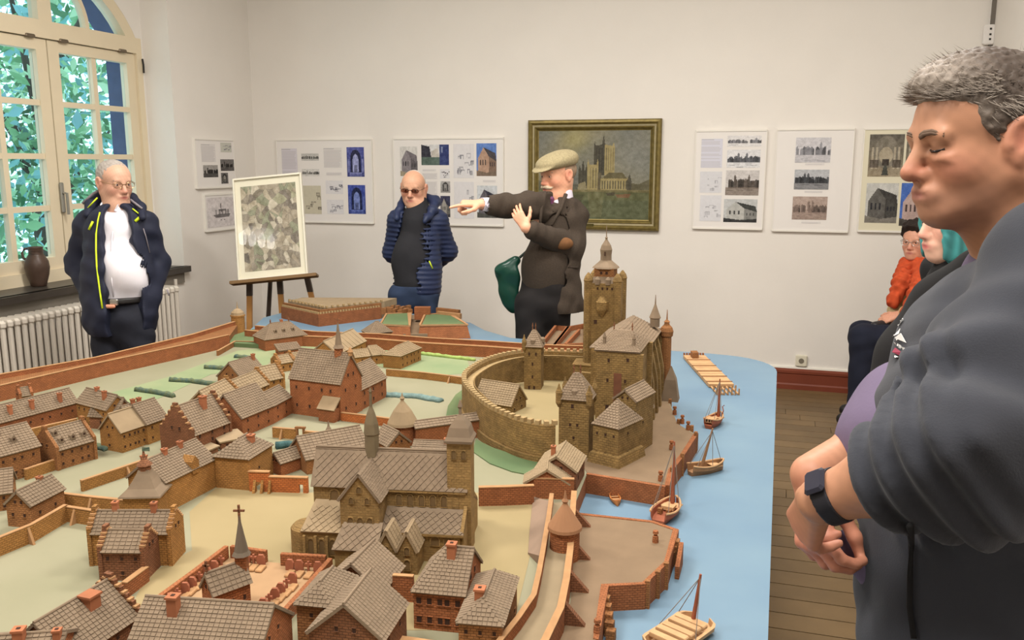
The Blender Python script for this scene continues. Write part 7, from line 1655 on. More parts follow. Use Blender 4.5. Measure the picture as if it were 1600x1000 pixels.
# ================================================================== pointing man in the tweed jacket and flat cap
def man_point():
    D = 4.75; t = person('man in a flat cap and brown tweed suit pointing with an outstretched arm', 858, D)
    hd = Head(J(872, 272, D), V_(-.80, -.58, -.12)); F = nrmz(V_(-.62, -.78, 0)); Ls = V_(-F[1]*-1, 0, 0)
    neck, chest, pel = J(876, 308, D+.02), J(868, 345, D+.02), J(852, 470, D+.02)
    shR, shL = J(828, 321, D-.10), J(897, 338, D+.06); elR, wrR = J(792, 322, D-.17), J(752, 319, D-.27); elL, wrL = J(893, 386, D-.02), J(822, 356, D-.26)
    hR, hL = J(829, 478, D), J(868, 478, D+.03); kR, kL = flo(J(829, 530, D), .48), flo(J(866, 530, D+.03), .48); aR, aL = flo(kR, .085), flo(kL, .085)
    lo, hi = V_(neck[0]-.66, neck[1]-.46, 0), V_(neck[0]+.26, neck[1]+.32, 1.77)
    S = SDF(lo, hi, .014, fx=[(lo[0], neck[0]-.36, .0035), (neck[0]-.36, neck[0]+.14, .0042)], fy=[(neck[1]-.4, neck[1]+.13, .0042)], fz=[(1.24, 1.80, .0038)])
    core(S, neck, chest, pel, (hL, hR), (kL, kR), (aL, aR), F); hd.build(S, neck, nr=.055)
    S.path([chest-Z3*.05, shR, elR, wrR], (.05, .045, .04, .028), .03); S.path([chest-Z3*.05, shL, elL, wrL], (.05, .045, .04, .028), .03)
    hand(S, wrR, V_(-.90, -.30, .03), V_(.0, -.25, .95), -1, curl=(62, 75, 40), idx=(4, 6, 4), tcurl=1.0, sc=1.05)
    hand(S, wrL, V_(-.50, .34, .80), V_(-.40, -.90, .15), 1, curl=(14, 20, 14), spread=.07, tcurl=.3, sc=.85)
    sdf_obj('body', S, M_skin, t, skin_cols(hd, (214, 158, 128), (208, 124, 104), (176, 104, 92)))
    eyes(hd, t); brows(hd, t, MATS['grey_brow'])
    S = SDF(hd.c-.14, hd.c+.15, .004); 
    for y in (-1, 1): S.path([hd.p(.103, y*.003, -.056), hd.p(.098, y*.022, -.06), hd.p(.088, y*.038, -.064), hd.p(.082, y*.05, -.058)], (.0095, .009, .006, .003), .008)
    S.disp(folds([(500, 300, 200, .0008)], 3)); sdf_obj('moustache', S, mat('pale_moustache', (206, 186, 160), .8, noise=.2, nscale=90), t)
    S = SDF(hd.c-.14, hd.c+.16, .005); S.ell(hd.p(-.018, 0, .02), V_(.097, .082, .08), .01, hd.rot); S.plane(hd.p(.02, 0, 0), hd.F); S.plane(hd.p(0, 0, -.035), -hd.U)
    for y in (-1, 1): S.ell(hd.p(.0, y*.085, -.012), V_(.024, .02, .034), .01, hd.rot, 's')
    sdf_obj('hair', S, mat('sandy_grey_hair', (150, 128, 106), .85, noise=.25, nscale=60), t)
    # cap
    S = SDF(hd.c-.18, hd.c+.22, .0048); cr = np.stack([nrmz(hd.F+hd.U*-.16), hd.L, nrmz(hd.U+hd.F*.16)])
    S.ell(hd.p(-.006, 0, .072), V_(.116, .098, .05), .02, cr); S.ell(hd.p(.04, 0, .067), V_(.088, .088, .034), .03, cr); S.ell(hd.p(-.045, 0, .066), V_(.075, .085, .05), .03, cr); S.plane(hd.p(0, 0, .040), nrmz(-hd.U-hd.F*.1)); S.ell(hd.p(.098, 0, .044), V_(.062, .075, .009), .012, np.stack([nrmz(hd.F-hd.U*.3), hd.L, nrmz(hd.U+hd.F*.3)]))
    sdf_obj('flat_cap', S, mat('tweed_cap', (152, 140, 108), .95, noise=.25, nscale=120, bump=.4, bscale=400), t)
    # shirt and tie
    S = SDF(neck-V_(.22, .25, .26), neck+V_(.22, .2, .12), .006); S.cone(neck+Z3*.018, neck-Z3*.02, .058, .064, .012); S.cone(neck, chest+Z3*.03, .066, .095, .03, (F, .8)); S.cone(neck+F*.08+Z3*.07, neck+F*.02+Z3*.12, .05, .07, .01, None, 's'); sh = S.copy(); sdf_obj('shirt', S, mat('lilac_shirt', (208, 202, 214), .8), t)
    S = SDF(wrR-.12, wrR+.14, .005); dR = nrmz(elR-wrR); S.cone(wrR+dR*.012, wrR+dR*.08, .036, .04, .01); S.cone(wrR-dR*.06, wrR+dR*.07, .031, .031, .004, None, 's'); sdf_obj('shirt_cuff', S, MATS['lilac_shirt'], t)
    Fd = F
    k = neck+F*.088-Z3*.012; S = SDF(k-.16, k+.12, .0045); S.cone(k+Z3*.004, k-Z3*.014, .017, .013, .006); S.cone(k-Z3*.014, k-Z3*.10+F*.028, .013, .022, .006, (F, .5)); sdf_obj('necktie', S, mat('striped_tie', (128, 58, 84), .6, noise=.9, nscale=70, col2=(70, 58, 92)), t)
    # waistcoat and trousers
    M_tw = mat('brown_tweed', (66, 56, 47), .95, noise=.25, nscale=140, bump=.35, bscale=500); M_tr = mat('black_trousers', (32, 29, 29), .9, noise=.2, nscale=12)
    S = SDF(V_(lo[0]+.35, lo[1], .9), V_(hi[0], hi[1], 1.5), .0068); S.cone(J(866, 345, D+.02), J(854, 425, D), .118, .122, .04, (F, .85)); S.ell(J(848, 415, D-.02), V_(.112, .112, .13), .05); S.cone(J(852, 420, D), J(850, 440, D), .124, .122, .03, (F, .9)); vd = nrmz(J(862, 320, D)-J(862, 320, D-.5)); S.cone(neck+F*.13+Z3*.05, neck+F*.16-Z3*.12, .062, .01, .01, None, 's'); S.cone(J(868, 296, D-.15), J(857, 338, D-.15), .058, .02, .006, (vd, 2.0), 's'); wc = S.copy(); sdf_obj('waistcoat', S, M_tw, t)
    legs(t, hL, hR, kL, kR, aL, aR, M_tr, F, (.088, .076, .070), waist=J(850, 436, D), hp=.9)
    # jacket
    S = SDF(V_(lo[0]+.1, lo[1], .84), V_(hi[0], hi[1], 1.54), .0064); 
    S.cone(J(872, 345, D+.04), J(866, 420, D+.04), .140, .140, .04, (F, .86)); S.cone(J(866, 420, D+.04), J(868, 474, D+.06), .140, .166, .03, (F, .86)); S.cone(shL, shR, .066, .066, .05)
    for q in (shL, shR): S.cone(neck+V_(0, .02, -.02), q, .06, .064, .04)
    S.sub(_pad(wc, S), .004)
    o = neck+F*.26; S.cone(o+Z3*.06, J(846, 376, D)+F*.2, .035, .045, .02, (F, 2.2), 's'); S.cone(J(842, 376, D)+F*.2, J(808, 500, D)+F*.2, .045, .095, .02, (F, 2.0), 's'); S.cone(neck-Z3*.04, neck+Z3*.1, .064, .078, .01, None, 's')
    S.path([shR+(neck-shR)*.25, shR, elR, wrR+nrmz(elR-wrR)*.055], (.055, .068, .062, .054), .025); S.path([shL, elL, wrL+nrmz(elL-wrL)*.05], (.074, .068, .052), .03)
    S.cone(J(870, 292, D-.14), J(862, 326, D-.14), .058, .034, .006, (vd, 1.8), 's')
    S.disp(folds([(35, 15, 45, .003), (-45, 20, 30, .0025), (60, 50, -20, .0018)], 12))
    S.cone(wrR+nrmz(elR-wrR)*.03, wrR+nrmz(elR-wrR)*.09, .042, .040, .004, None, 's')
    jk = S.copy(); sdf_obj('tweed_jacket', S, M_tw, t, biggest=True)
    def onj(px, py, off=.003): h = jk.hit(J(px, py, D-.6), nrmz(J(px, py, D)-J(px, py, D-.6)), .9); return (J(px, py, D-.12) if h is None else h)-V_(0, off, 0)
    pa = onj(881, 381, .0); S = SDF(pa-.1, pa+.1, .005); S.ell(pa+V_(0, .015, 0), V_(.052, .03, .034), .01); S.sub(_pad(jk, S), -.004) if False else None
    sdf_obj('elbow_patch', S, mat('tan_suede', (112, 76, 46), .9, noise=.2, nscale=60), t)
    pf = [onj(x, y) for x, y in ((878, 414), (889, 417), (903, 418))]; ltube(pf, .007, 'pocket_flap', M_tw, t, 6)
    for dx, (a, b, c) in ((1, (J(884, 304, D-.06), J(877, 325, D-.10), J(862, 352, D-.14))), (-1, (J(852, 300, D-.10), J(846, 325, D-.14), J(844, 352, D-.17)))):
        ltube([a, b, c], .013, 'lapel', M_tw, t, 6, .007)
    # green bag behind
    b = J(792, 444, D+.10); S = SDF(b-.2, b+.2, .006); S.cone(b+V_(.02, 0, .085), b+V_(.035, 0, -.11), .06, .05, .02, (F, .4)); S.cone(b+V_(-.025, 0, .05), b+V_(.0, 0, -.095), .052, .035, .02, (F, .4)); S.cone(b+V_(.05, .0, .13), b+V_(-.045, 0, .075), .026, .024, .02); S.disp(folds([(40, 30, 30, .003)], 4))
    tb_ = thing('shoulder_bag', 'dark green shiny bag hanging behind the pointing man in tweed', 'bag', Vector(toW((b-Z3*.1)[None])[0])); sdf_obj('bag_body', S, mat('green_leather', (20, 62, 50), .3), tb_); ltube([b+V_(.02, .03, .1), J(826, 390, D+.24), J(850, 330, D+.22), J(872, 318, D+.16)], .008, 'strap', mat('dark_strap', (28, 44, 38), .6), tb_)
man_point()
# ================================================================== seated woman with the orange scarf
def woman_seat():
    D = 5.55; t = person('seated woman with short dark hair, glasses and orange scarf, hands on her lap', 1450, D)
    hd = Head(J(1432, 376, D), V_(-.72, -.68, -.06), sc=.97); F = nrmz(V_(-.85, -.45, 0))
    neck, chest, pel = J(1441, 411, D+.02), J(1448, 440, D+.02), J(1436, 525, D+.0)
    shL, shR = J(1462, 424, D-.13), J(1440, 420, D+.16); elL, wrL = J(1442, 488, D-.2), J(1404, 492, D-.10); elR, wrR = J(1404, 470, D+.12), J(1398, 494, D-.02)
    kL, kR = J(1350, 527, D-.10), J(1348, 522, D+.10); hL, hR = J(1432, 535, D-.10), J(1432, 532, D+.10); aL, aR = flo(kL+V_(.0, .0, 0), .085), flo(kR+V_(.02, 0, 0), .085)
    lo, hi = V_(kL[0]-.2, pel[1]-.42, 0), V_(pel[0]+.3, pel[1]+.42, 1.42)
    S = SDF(lo, hi, .014, fx=[(wrL[0]-.12, neck[0]+.12, .005)], fy=[(neck[1]-.22, neck[1]+.16, .005)], fz=[(.62, .84, .005), (1.0, 1.42, .0045)])
    core(S, neck, chest, pel, (hL, hR), (kL, kR), (aL, aR), F); hd.build(S, neck, nr=.05, jaw=.95, nose=.97)
    for sh, el, wr in ((shL, elL, wrL), (shR, elR, wrR)): S.path([chest, sh, el, wr], (.06, .045, .035, .026), .03)
    hand(S, wrL, V_(-.75, .25, -.35), V_(-.3, -.5, .8), 1, curl=(25, 35, 20), sc=.92); hand(S, wrR, V_(-.6, -.35, -.4), V_(-.4, -.3, .8), -1, curl=(20, 30, 20), sc=.92)
    sdf_obj('body', S, M_skin, t, skin_cols(hd, (206, 150, 124)))
    eyes(hd, t); glasses(hd, t, mat('thin_silver_wire', (170, 165, 160), .3, metal=.6), None, .024, .018); M_dh = mat('dark_brown_hair', (48, 38, 34), .8, noise=.3, nscale=60); brows(hd, t, M_dh)
    S = SDF(hd.c-.17, hd.c+.19, .006); S.ell(hd.p(-.02, 0, .045), V_(.108, .092, .095), .02, hd.rot); S.ell(hd.p(.04, 0, .1), V_(.06, .07, .035), .03, hd.rot); S.plane(hd.p(.045, 0, .035), nrmz(hd.F-hd.U*.75)); S.plane(hd.p(0, 0, -.04), -hd.U)
    S.disp(folds([(110, 80, 90, .005), (-130, 100, 70, .004), (210, 150, 180, .002)], 9)); sdf_obj('hair', S, M_dh, t)
    legs(t, hL, hR, kL, kR, aL, aR, mat('navy_trousers', (28, 32, 48), .9, noise=.2, nscale=12), F, (.10, .085, .07))
    S = SDF(V_(lo[0]+.15, lo[1], .55), V_(hi[0], hi[1], 1.26), .0075); S.cone(chest, J(1446, 500, D+.02), .13, .15, .04, (F, .85)); S.cone(J(1446, 500, D), J(1438, 525, D), .15, .155, .04)
    for sh, el, wr in ((shL, elL, wrL), (shR, elR, wrR)): S.path([sh, el, wr+nrmz(el-wr)*.05], (.072, .062, .05), .03)
    S.cone(shL, shR, .07, .07, .04); S.disp(folds([(40, 20, 40, .003), (-30, 40, 50, .003)], 3)); sdf_obj('coat', S, mat('cream_coat', (206, 184, 140), .9, noise=.2, nscale=10, bump=.2, bscale=200), t)
    S = SDF(neck-.34, neck+.2, .0065); M_sc = mat('orange_scarf', (204, 84, 46), .9, noise=.3, nscale=25, bump=.4, bscale=120, bdist=.004)
    S.path([neck+V_(-.055, -.08, .0), neck+V_(.06, -.07, .01), neck+V_(.07, .05, .02), neck+V_(-.03, .09, .0), neck+V_(-.09, .0, -.01), neck+V_(-.055, -.08, .0)], (.038, .04, .042, .04, .038, .038), .02); S.path([neck+V_(-.10, .02, -.02), J(1410, 440, D-.06), J(1396, 470, D-.05)], (.045, .055, .045), .03); S.path([neck+V_(-.06, -.09, -.02), J(1436, 450, D-.2), J(1418, 486, D-.22)], (.04, .05, .042), .03); S.disp(folds([(90, 60, 70, .005), (-80, 90, 60, .004)], 7)); sdf_obj('scarf', S, M_sc, t)
    b = J(1380, 506, D-.06); S = SDF(b-.16, b+.16, .006); S.cone(b-F*.05, b+F*.07, .038, .03, .02, (Z3, .7)); tp = thing('handbag', 'small black handbag on the lap of the seated woman', 'bag', Vector(toW((b-Z3*.03)[None])[0])); sdf_obj('bag_body', S, mat('black_bag', (44, 42, 44), .4), tp)
    # chair under her
    cp = J(1436, 560, D+.0); cw_ = toW(flo(cp, 0)[None])[0]; ch = thing('visitor_chair', 'dark chair under the seated woman with the orange scarf', 'chair', Vector(cw_)); zs = pel[2]-.10; M_ch = mat('dark_chair_wood', (70, 48, 34), .5)
    ax = (Vector(toW(F[None])[0]), Vector(toW(V_(-F[1], F[0], 0)[None])[0]), Vector((0, 0, 1))); c0 = Vector(cw_)
    MB().bbox(c0+Vector((0, 0, zs-.02)), (.42, .42, .04), .01, ax=ax).build('seat', M_ch, ch); MB().bbox(c0-ax[0]*.2+Vector((0, 0, zs+.24)), (.03, .4, .40), .008, ax=ax).build('backrest', M_ch, ch)
    for a in (-1, 1):
        for b_ in (-1, 1): p = c0+ax[0]*(.18*a)+ax[1]*(.18*b_); MB().bbox(Vector((p.x, p.y, (zs-.04)/2)), (.035, .035, zs-.04), .005, ax=ax).build('leg', M_ch, ch)
woman_seat()
# ================================================================== woman with teal hair, standing beyond the man in grey
def woman_teal():
    D = 2.36; t = person('woman with teal and blond bobbed hair, mostly hidden by the man in fleece', 1500, D)
    hd = Head(J(1497, 340, D), V_(-.97, -.06, -.12), sc=.94); F = V_(-1, 0, 0)
    neck, chest, pel = J(1512, 412, D+.02), J(1518, 460, D+.02), J(1530, 790, D+.02)
    hL, hR = pel+V_(0, -.09, -.05), pel+V_(0, .09, -.05); kL, kR = flo(hL, .46), flo(hR, .46); aL, aR = flo(hL, .085), flo(hR, .085)
    shL, shR = chest+V_(.02, -.17, .04), chest+V_(.02, .17, .04)
    lo, hi = V_(neck[0]-.28, neck[1]-.3, 0), V_(neck[0]+.3, neck[1]+.3, 1.66)
    S = SDF(lo, hi, .016, fx=[(neck[0]-.16, neck[0]+.14, .004)], fy=[(neck[1]-.11, neck[1]+.11, .004)], fz=[(1.3, 1.66, .0038)])
    core(S, neck, chest, pel, (hL, hR), (kL, kR), (aL, aR), F); hd.build(S, neck, nr=.048, jaw=.92, nose=.98)
    wr = []
    for s, sh in ((-1, shL), (1, shR)): el = sh+V_(.0, s*.05, -.27); w_ = el+V_(-.14, -s*.06, -.16); S.path([chest, sh, el, w_], (.06, .045, .035, .026), .03); hand(S, w_, V_(-.5, -s*.3, -.8), V_(-.3, s*.8, .2), s, sc=.9); wr.append((sh, el, w_))
    sdf_obj('body', S, M_skin, t, skin_cols(hd, (226, 178, 154), (216, 140, 124), (190, 100, 96)))
    eyes(hd, t)
    def hc(V):
        q = hd.inv(V); f = np.clip((-.005-q[:, 0])/.03, 0, 1)[:, None]; g_ = np.clip((.5+.5*np.sin(q[:, 0]*220+q[:, 2]*25)), 0, 1)[:, None]
        return (np.array((70, 150, 150.))*(1-.25*g_))*(1-f)+np.array((166, 160, 106.))*(1-.3*g_)*f
    S = SDF(hd.c-.18, hd.c+.19, .0045); S.ell(hd.p(-.016, 0, .034), V_(.108, .092, .096), .02, hd.rot); S.cone(hd.p(-.02, 0, 0), hd.p(-.025, 0, -.10), .088, .085, .03, (hd.L, 1.02)); [S.cone(hd.p(.048, y*.052, .045), hd.p(.050, y*.058, -.09), .036, .030, .02) for y in (-1, 1)]; S.plane(hd.p(.084, 0, 0), nrmz(hd.F+hd.U*.02)); S.ell(hd.p(.105, 0, -.05), V_(.075, .052, .13), .01, hd.rot, 's'); S.disp(lambda X, Y, Z: .0022*np.sin(X*240+20*Z+8*np.sin(Z*30))*np.cos(Y*160)); sdf_obj('hair', S, mat('dyed_hair', (255, 255, 255), .55, attr=True), t, hc)
    S = SDF(V_(lo[0], lo[1], .7), V_(hi[0], hi[1], 1.48), .009); S.cone(chest, pel, .14, .17, .04, (F, .8)); S.cone(shL, shR, .07, .07, .04)
    for sh, el, w_ in wr: S.path([sh, el, w_+nrmz(el-w_)*.04], (.07, .06, .045), .03)
    S.cone(neck+Z3*.03, chest, .07, .1, .04); S.disp(folds([(40, 20, 40, .004)], 3)); sdf_obj('black_jacket', S, M_blk, t)
    legs(t, hL, hR, kL, kR, aL, aR, M_blk, F, (.10, .08, .065))
woman_teal()
# ================================================================== man in the grey fleece, nearest
def man_near():
    D = 1.27; t = person('man with short grey hair in a dark grey fleece, standing in profile', 1560, D)
    hd = Head(J(1534, 216, D), V_(-.99, -.04, -.13), (-.10, 0, 1), sc=.985); F = V_(-1, 0, 0)
    neck, chest, pel = J(1618, 378, D+.01), J(1600, 490, D+.02), J(1530, 985, D+.03)
    shL, shR = J(1690, 445, D-.20), J(1630, 455, D+.20); elL, wrL = J(1508, 706, D-.26), J(1283, 782, D-.13); elR, wrR = J(1468, 640, D+.22), J(1268, 742, D+.05)
    hL, hR = pel+V_(.02, -.1, -.05), pel+V_(.02, .1, -.05); kL, kR = flo(hL, .5), flo(hR, .5); aL, aR = flo(hL+V_(.03, 0, 0), .085), flo(hR+V_(.0, 0, 0), .085)
    lo, hi = V_(wrR[0]-.10, neck[1]-.36, 0), V_(shL[0]+.16, neck[1]+.36, 1.84)
    S = SDF(lo, hi, .016, fx=[(wrR[0]-.1, wrR[0]+.3, .0036), (hd.c[0]-.15, hd.c[0]+.16, .0028)], fy=[(wrL[1]-.10, wrR[1]+.10, .0036), (hd.c[1]-.1, hd.c[1]+.1, .0028)], fz=[(1.02, 1.32, .0036), (1.45, 1.81, .0028)])
    core(S, neck, chest, pel, (hL, hR), (kL, kR), (aL, aR), F); hd.build(S, None, jaw=1.06, nose=1.03, down=1, earx=-.004)
    S.cone(hd.p(-.035, 0, -.03), neck+V_(.02, 0, 0), .066, .078, .04); S.cone(hd.p(.0, 0, -.075), neck+V_(-.02, 0, .0), .050, .07, .03)
    S.path([chest, shL, elL, wrL], (.08, .06, .053, .031), .04); S.path([chest, shR, elR, wrR], (.08, .06, .052, .032), .04)
    S.cone(elL+(wrL-elL)*.15, elL+(wrL-elL)*.5, .05, .043, .03); S.cone(elR+(wrR-elR)*.3, elR+(wrR-elR)*.6, .046, .040, .03)
    # far hand comes down over the front and its fingers close on the near hand; near hand lies inside
    dR = nrmz(V_(-.10, -.62, -.78)); hand(S, wrR+V_(-.002, -.008, -.010), dR, nrmz(V_(-.93, -.2, .28)), -1, curl=((38, 46, 30), (42, 48, 30), (46, 50, 30), (52, 50, 30)), sc=1.0, tcurl=.6, tv=(.75, .25, .65))
    dL = nrmz(V_(.06, .62, -.76)); hand(S, wrL+V_(-.0, .015, -.006), dL, nrmz(V_(-.93, -.2, -.2)), 1, curl=(35, 40, 25), sc=.92, tcurl=.5, tv=(.85, .2, .45))
    stub = (150, 110, 92); sc_ = skin_cols(hd, (172, 124, 96), (170, 98, 82), (142, 82, 74), stub)
    def cols(V):
        c = sc_(V); m = np.clip((1.33-V[:, 2])/.03, 0, 1); w = np.clip(1-np.linalg.norm(V-(wrR+dR*.1), axis=1)/.14, 0, 1)*m; c = c*(1-w[:, None]*.55)+np.array((202, 120, 104.))*w[:, None]*.55; return c
    sdf_obj('body', S, M_skin, t, cols)
    eyes(hd, t); 
    M_br = mat('dark_brow', (104, 84, 70), .85); 
    for y, r_ in ((1, .0048), (-1, .0022)):
        for dz, rr in ((.0, r_), (.003, r_*.8)): ltube([hd.p(.096, y*.010, .014+dz), hd.p(.0968, y*.022, .0180+dz), hd.p(.0938, y*.036, .0190+dz), hd.p(.084, y*.052, .0125+dz)], rr, 'eyebrow', M_br, t, 6, rr*.5)
    for y in (-1, 1): ltube([hd.p(.0872, y*.018, -.0068), hd.p(.0898, y*.026, -.0085), hd.p(.0895, y*.036, -.0085), hd.p(.0815, y*.047, -.006)], .0019, 'lashes', M_eye, t, 6)
    # hair
    def line(q):    # signed: >0 inside the hairline (head frame)
        x, y, z = q[:, 0], np.abs(q[:, 1]), q[:, 2]
        front = .070-np.clip((y-.03)/.04, 0, 1)*.026-x*1.0+np.clip(z-.05, 0, 1)*.9       # forehead edge
        side = z-(-.030-np.clip(-x-.03, 0, .1)*.7+np.clip((x+.0)/.05, 0, 1)*.062)
        return np.minimum(front, side*1.2)
    S = SDF(hd.c-.16, hd.c+.17, .0034); S.ell(hd.p(-.014, 0, .031), V_(.1015, .083, .0935), .01, hd.rot); [S.ell(hd.p(.014, y*.058, .034), V_(.036, .0205, .036), .01, hd.rot) for y in (-1, 1)]; S.ell(hd.p(.03, 0, .088), V_(.062, .062, .036), .03, hd.rot); S.ell(hd.p(.066, 0, .084), V_(.028, .046, .02), .02, hd.rot)
    def trim(X, Y, Z):
        q = hd.inv(np.stack([X, Y, Z], 1)); d = -line(q); return np.maximum(0, d+.004)*.9
    S.disp(trim, .06)
    for y in (-1, 1): S.ell(hd.p(-.004, y*.088, -.012), V_(.0235, .022, .036), .006, hd.rot, 's')
    S.disp(folds([(330, 160, 200, .0012), (-240, 300, 260, .0012), (150, 90, 420, .0008)], 4))
    def hcol(V):
        q = hd.inv(V); f = np.clip((q[:, 0]-.005)/.07, 0, 1)[:, None]; s_ = np.clip((.03-q[:, 2])/.05, 0, 1)[:, None]
        c = np.array((72, 62, 55.))*(1-f)+np.array((128, 118, 108.))*f; c = c*(1-s_*.6)+np.array((116, 100, 90.))*s_*.6; n = np.sin(q[:, 0]*420+q[:, 1]*200)*np.sin(q[:, 2]*380+q[:, 1]*300); return c*(1+.06*n[:, None])
    M_hair = mat('short_grey_hair', (255, 255, 255), .6, attr=True, bump=.4, bscale=260); sdf_obj('hair', S, M_hair, t, hcol)
    def zone(x, y, z): return line(np.array([[x, y, z]]))[0] > .004 and not (abs(y) > .06 and -.035 < x < .03 and z < .03)
    comb = lambda x, y, z: V_(.9 if z > .06 and x > -.06 else (-.75 if z < .06 else .3), .12*np.sign(y), (.30 if x > .03 else .05) if z > .06 else -.55)
    strands(hd, t, 2200, mat('hair_grey', (140, 130, 120), .55), lambda x, y, z: zone(x, y, z) and x > .0 and z > .04, .026, 3, comb, .0008, .009, 1.06)
    strands(hd, t, 3600, mat('hair_dark', (76, 66, 58), .55), lambda x, y, z: zone(x, y, z) and x < .05, .022, 5, comb, .0008, .004, 1.06)
    strands(hd, t, 900, mat('hair_temple', (112, 98, 88), .6), lambda x, y, z: zone(x, y, z) and abs(y) > .05 and z < .06, .012, 8, comb, .0006, .002, 1.05)
    # lavender t-shirt with belly
    M_lav = mat('lavender_shirt', (102, 90, 114), .85, noise=.12, nscale=6, bump=.15, bscale=200)
    S = SDF(V_(neck[0]-.36, neck[1]-.3, .85), V_(neck[0]+.2, neck[1]+.3, 1.55), .008); S.cone(J(1600, 470, D+.02), J(1560, 720, D+.04), .11, .15, .04, (F, .8)); S.ell(J(1432, 715, D+.06), V_(.112, .15, .15), .05); S.cone(J(1530, 740, D+.04), J(1500, 900, D+.04), .15, .15, .04, (F, .85)); S.cone(neck-Z3*.07, chest, .07, .10, .04); S.disp(folds([(25, 20, 30, .003), (-35, 15, 45, .002)], 6)); S.path([J(1318, 836, D+.03), J(1338, 868, D+.03), J(1372, 900, D+.03)], (.010, .016, .03), .03); ts = S.copy(); sdf_obj('tshirt', S, M_lav, t)
    legs(t, hL, hR, kL, kR, aL, aR, M_jeand, F, (.11, .085, .07))
    # fleece: trunk, sleeves pushed up to the elbow
    M_fl = mat('grey_fleece', (53, 55, 62), .95, noise=.14, nscale=8, bump=.35, bscale=420, bdist=.0012, sheen=.08)
    S = SDF(V_(neck[0]-.40, neck[1]-.44, .78), V_(neck[0]+.36, neck[1]+.42, 1.62), .0062)
    S.path([J(1655, 455, D+.01), J(1620, 500, D-.01), J(1596, 570, D-.03), J(1580, 660, D-.04), J(1560, 770, D-.02), J(1548, 1010, D+.0)], (.084, .122, .159, .175, .181, .186), .015, (Y3, 1.12)); S.cone(shL, shR, .09, .085, .06)
    for q in (shL, shR): S.cone(neck+V_(.03, 0, .0), q, .075, .09, .03)
    cutL = elL+(wrL-elL)*.42; cutR = elR+(wrR-elR)*.2; S.cone(shR, elR, .09, .08, .04)
    # front opening: a slot down the far half of the front
    S.cone(J(1480, 430, D+.12), J(1350, 660, D+.15), .02, .05, .015, (Y3, 1.2), 's'); S.cone(J(1350, 660, D+.15), J(1325, 1010, D+.17), .05, .09, .015, (Y3, 1.2), 's')
    S.cone(neck-Z3*.02+V_(-.02, 0, 0), neck+Z3*.1, .075, .09, .01, None, 's')
    for a, b, r in ((J(1640, 520, D-.26), J(1480, 640, D-.32), .022), (J(1650, 600, D-.28), J(1510, 670, D-.33), .018), (J(1570, 470, D-.16), J(1470, 570, D-.18), .014), (J(1550, 570, D-.2), J(1440, 640, D-.2), .014)): S.cone(a, b, r, r*.6, .05)
    ax = nrmz(wrL-elL); up = nrmz(shL-elL)
    S.path([shL, elL], (.108, .098), .05); S.cone(elL, cutL, .100, .074, .05)
    def bunch(X, Y, Z):
        P = np.stack([X, Y, Z], 1)-elL; tt = P@ax; rad = np.linalg.norm(P-np.outer(tt, ax), axis=1); tu = P@up
        th = np.arctan2(P@np.cross(ax, up), P@up); L = np.linalg.norm(cutL-elL)
        w = np.clip((tt+.07)/.05, 0, 1)*np.clip((.16-rad)/.04, 0, 1)
        r1 = np.sin(tt*2*math.pi/.042+1.5*np.sin(th*1.0+.6)+.8*np.sin(2*th)); r1 = -np.abs(r1)**.7*np.sign(r1)*.5+.1
        w2 = np.clip((.12-np.abs(tu-.10))/.06, 0, 1)*np.clip((.17-np.linalg.norm(P-np.outer(tu, up), axis=1))/.05, 0, 1)*(1-np.clip((tt-.04)/.05, 0, 1))
        return (r1*.016*w+.006*np.sin(tu*2*math.pi/.075+tt*22+1.2*np.sin(th*2))*w2)
    S.disp(bunch, .06)
    S.disp(folds([(14, 22, 26, .005), (-26, 18, 38, .0035), (44, 30, -30, .0022), (70, 40, 60, .0012)], 10))
    S.cone(cutL+ax*.09, wrL+ax*.05, .095, .09, .004, None, 's'); S.cone(cutL-ax*.03, wrL, .060, .05, .008, None, 's')
    jk = S.copy(); sdf_obj('fleece_jacket', S, M_fl, t)
    # standing collar
    S = SDF(neck-.26, neck+.22, .0055); P = [neck+V_(-.085, -.055, -.05), neck+V_(-.03, -.095, .0), neck+V_(.06, -.095, .04), neck+V_(.11, 0, .055), neck+V_(.06, .09, .03), neck+V_(-.01, .09, .0), neck+V_(-.055, .04, -.05)]
    S.path(P, (.022, .026, .028, .028, .027, .025, .022), .02); S.path([p-Z3*.035 for p in P], (.026, .028, .03, .03, .03, .028, .024), .02); S.disp(folds([(50, 40, 60, .002)], 4)); sdf_obj('collar', S, M_fl, t)
    # black inner panel of the far side
    S = SDF(J(1420, 540, D+.1)-.34, J(1420, 540, D+.1)+.38, .007); S.path([J(1528, 425, D+.15), J(1480, 480, D+.16), J(1430, 560, D+.17), J(1408, 640, D+.18), J(1412, 740, D+.2)], (.04, .056, .060, .062, .05), .02); sdf_obj('black_lining', S, M_blk, t)
    def onj(px, py, off=.0015): d = nrmz(J(px, py, D)-J(px, py, .3)); h = jk.hit(J(px, py, .62), d, 1.0); return (J(px, py, D-.1) if h is None else h)-d*off, d
    # chest emblem: white mountain, red block, short lines of letters
    M_em = mat('white_print', (214, 214, 212), .7); M_er = mat('red_print', (128, 44, 64), .7)
    c0, d0 = onj(1404, 535, 0); e_ = .012
    gn = nrmz(V_(*[jk.val(c0+v*e_)-jk.val(c0-v*e_) for v in (X3, Y3, Z3)])); hx = nrmz(np.cross(gn, Z3)); hx = hx if hx[0] > 0 else -hx; vz_ = nrmz(np.cross(hx, gn)); vz_ = vz_ if vz_[2] > 0 else -vz_
    stretch = min(2.2, 1/max(.3, abs(hx[0])))
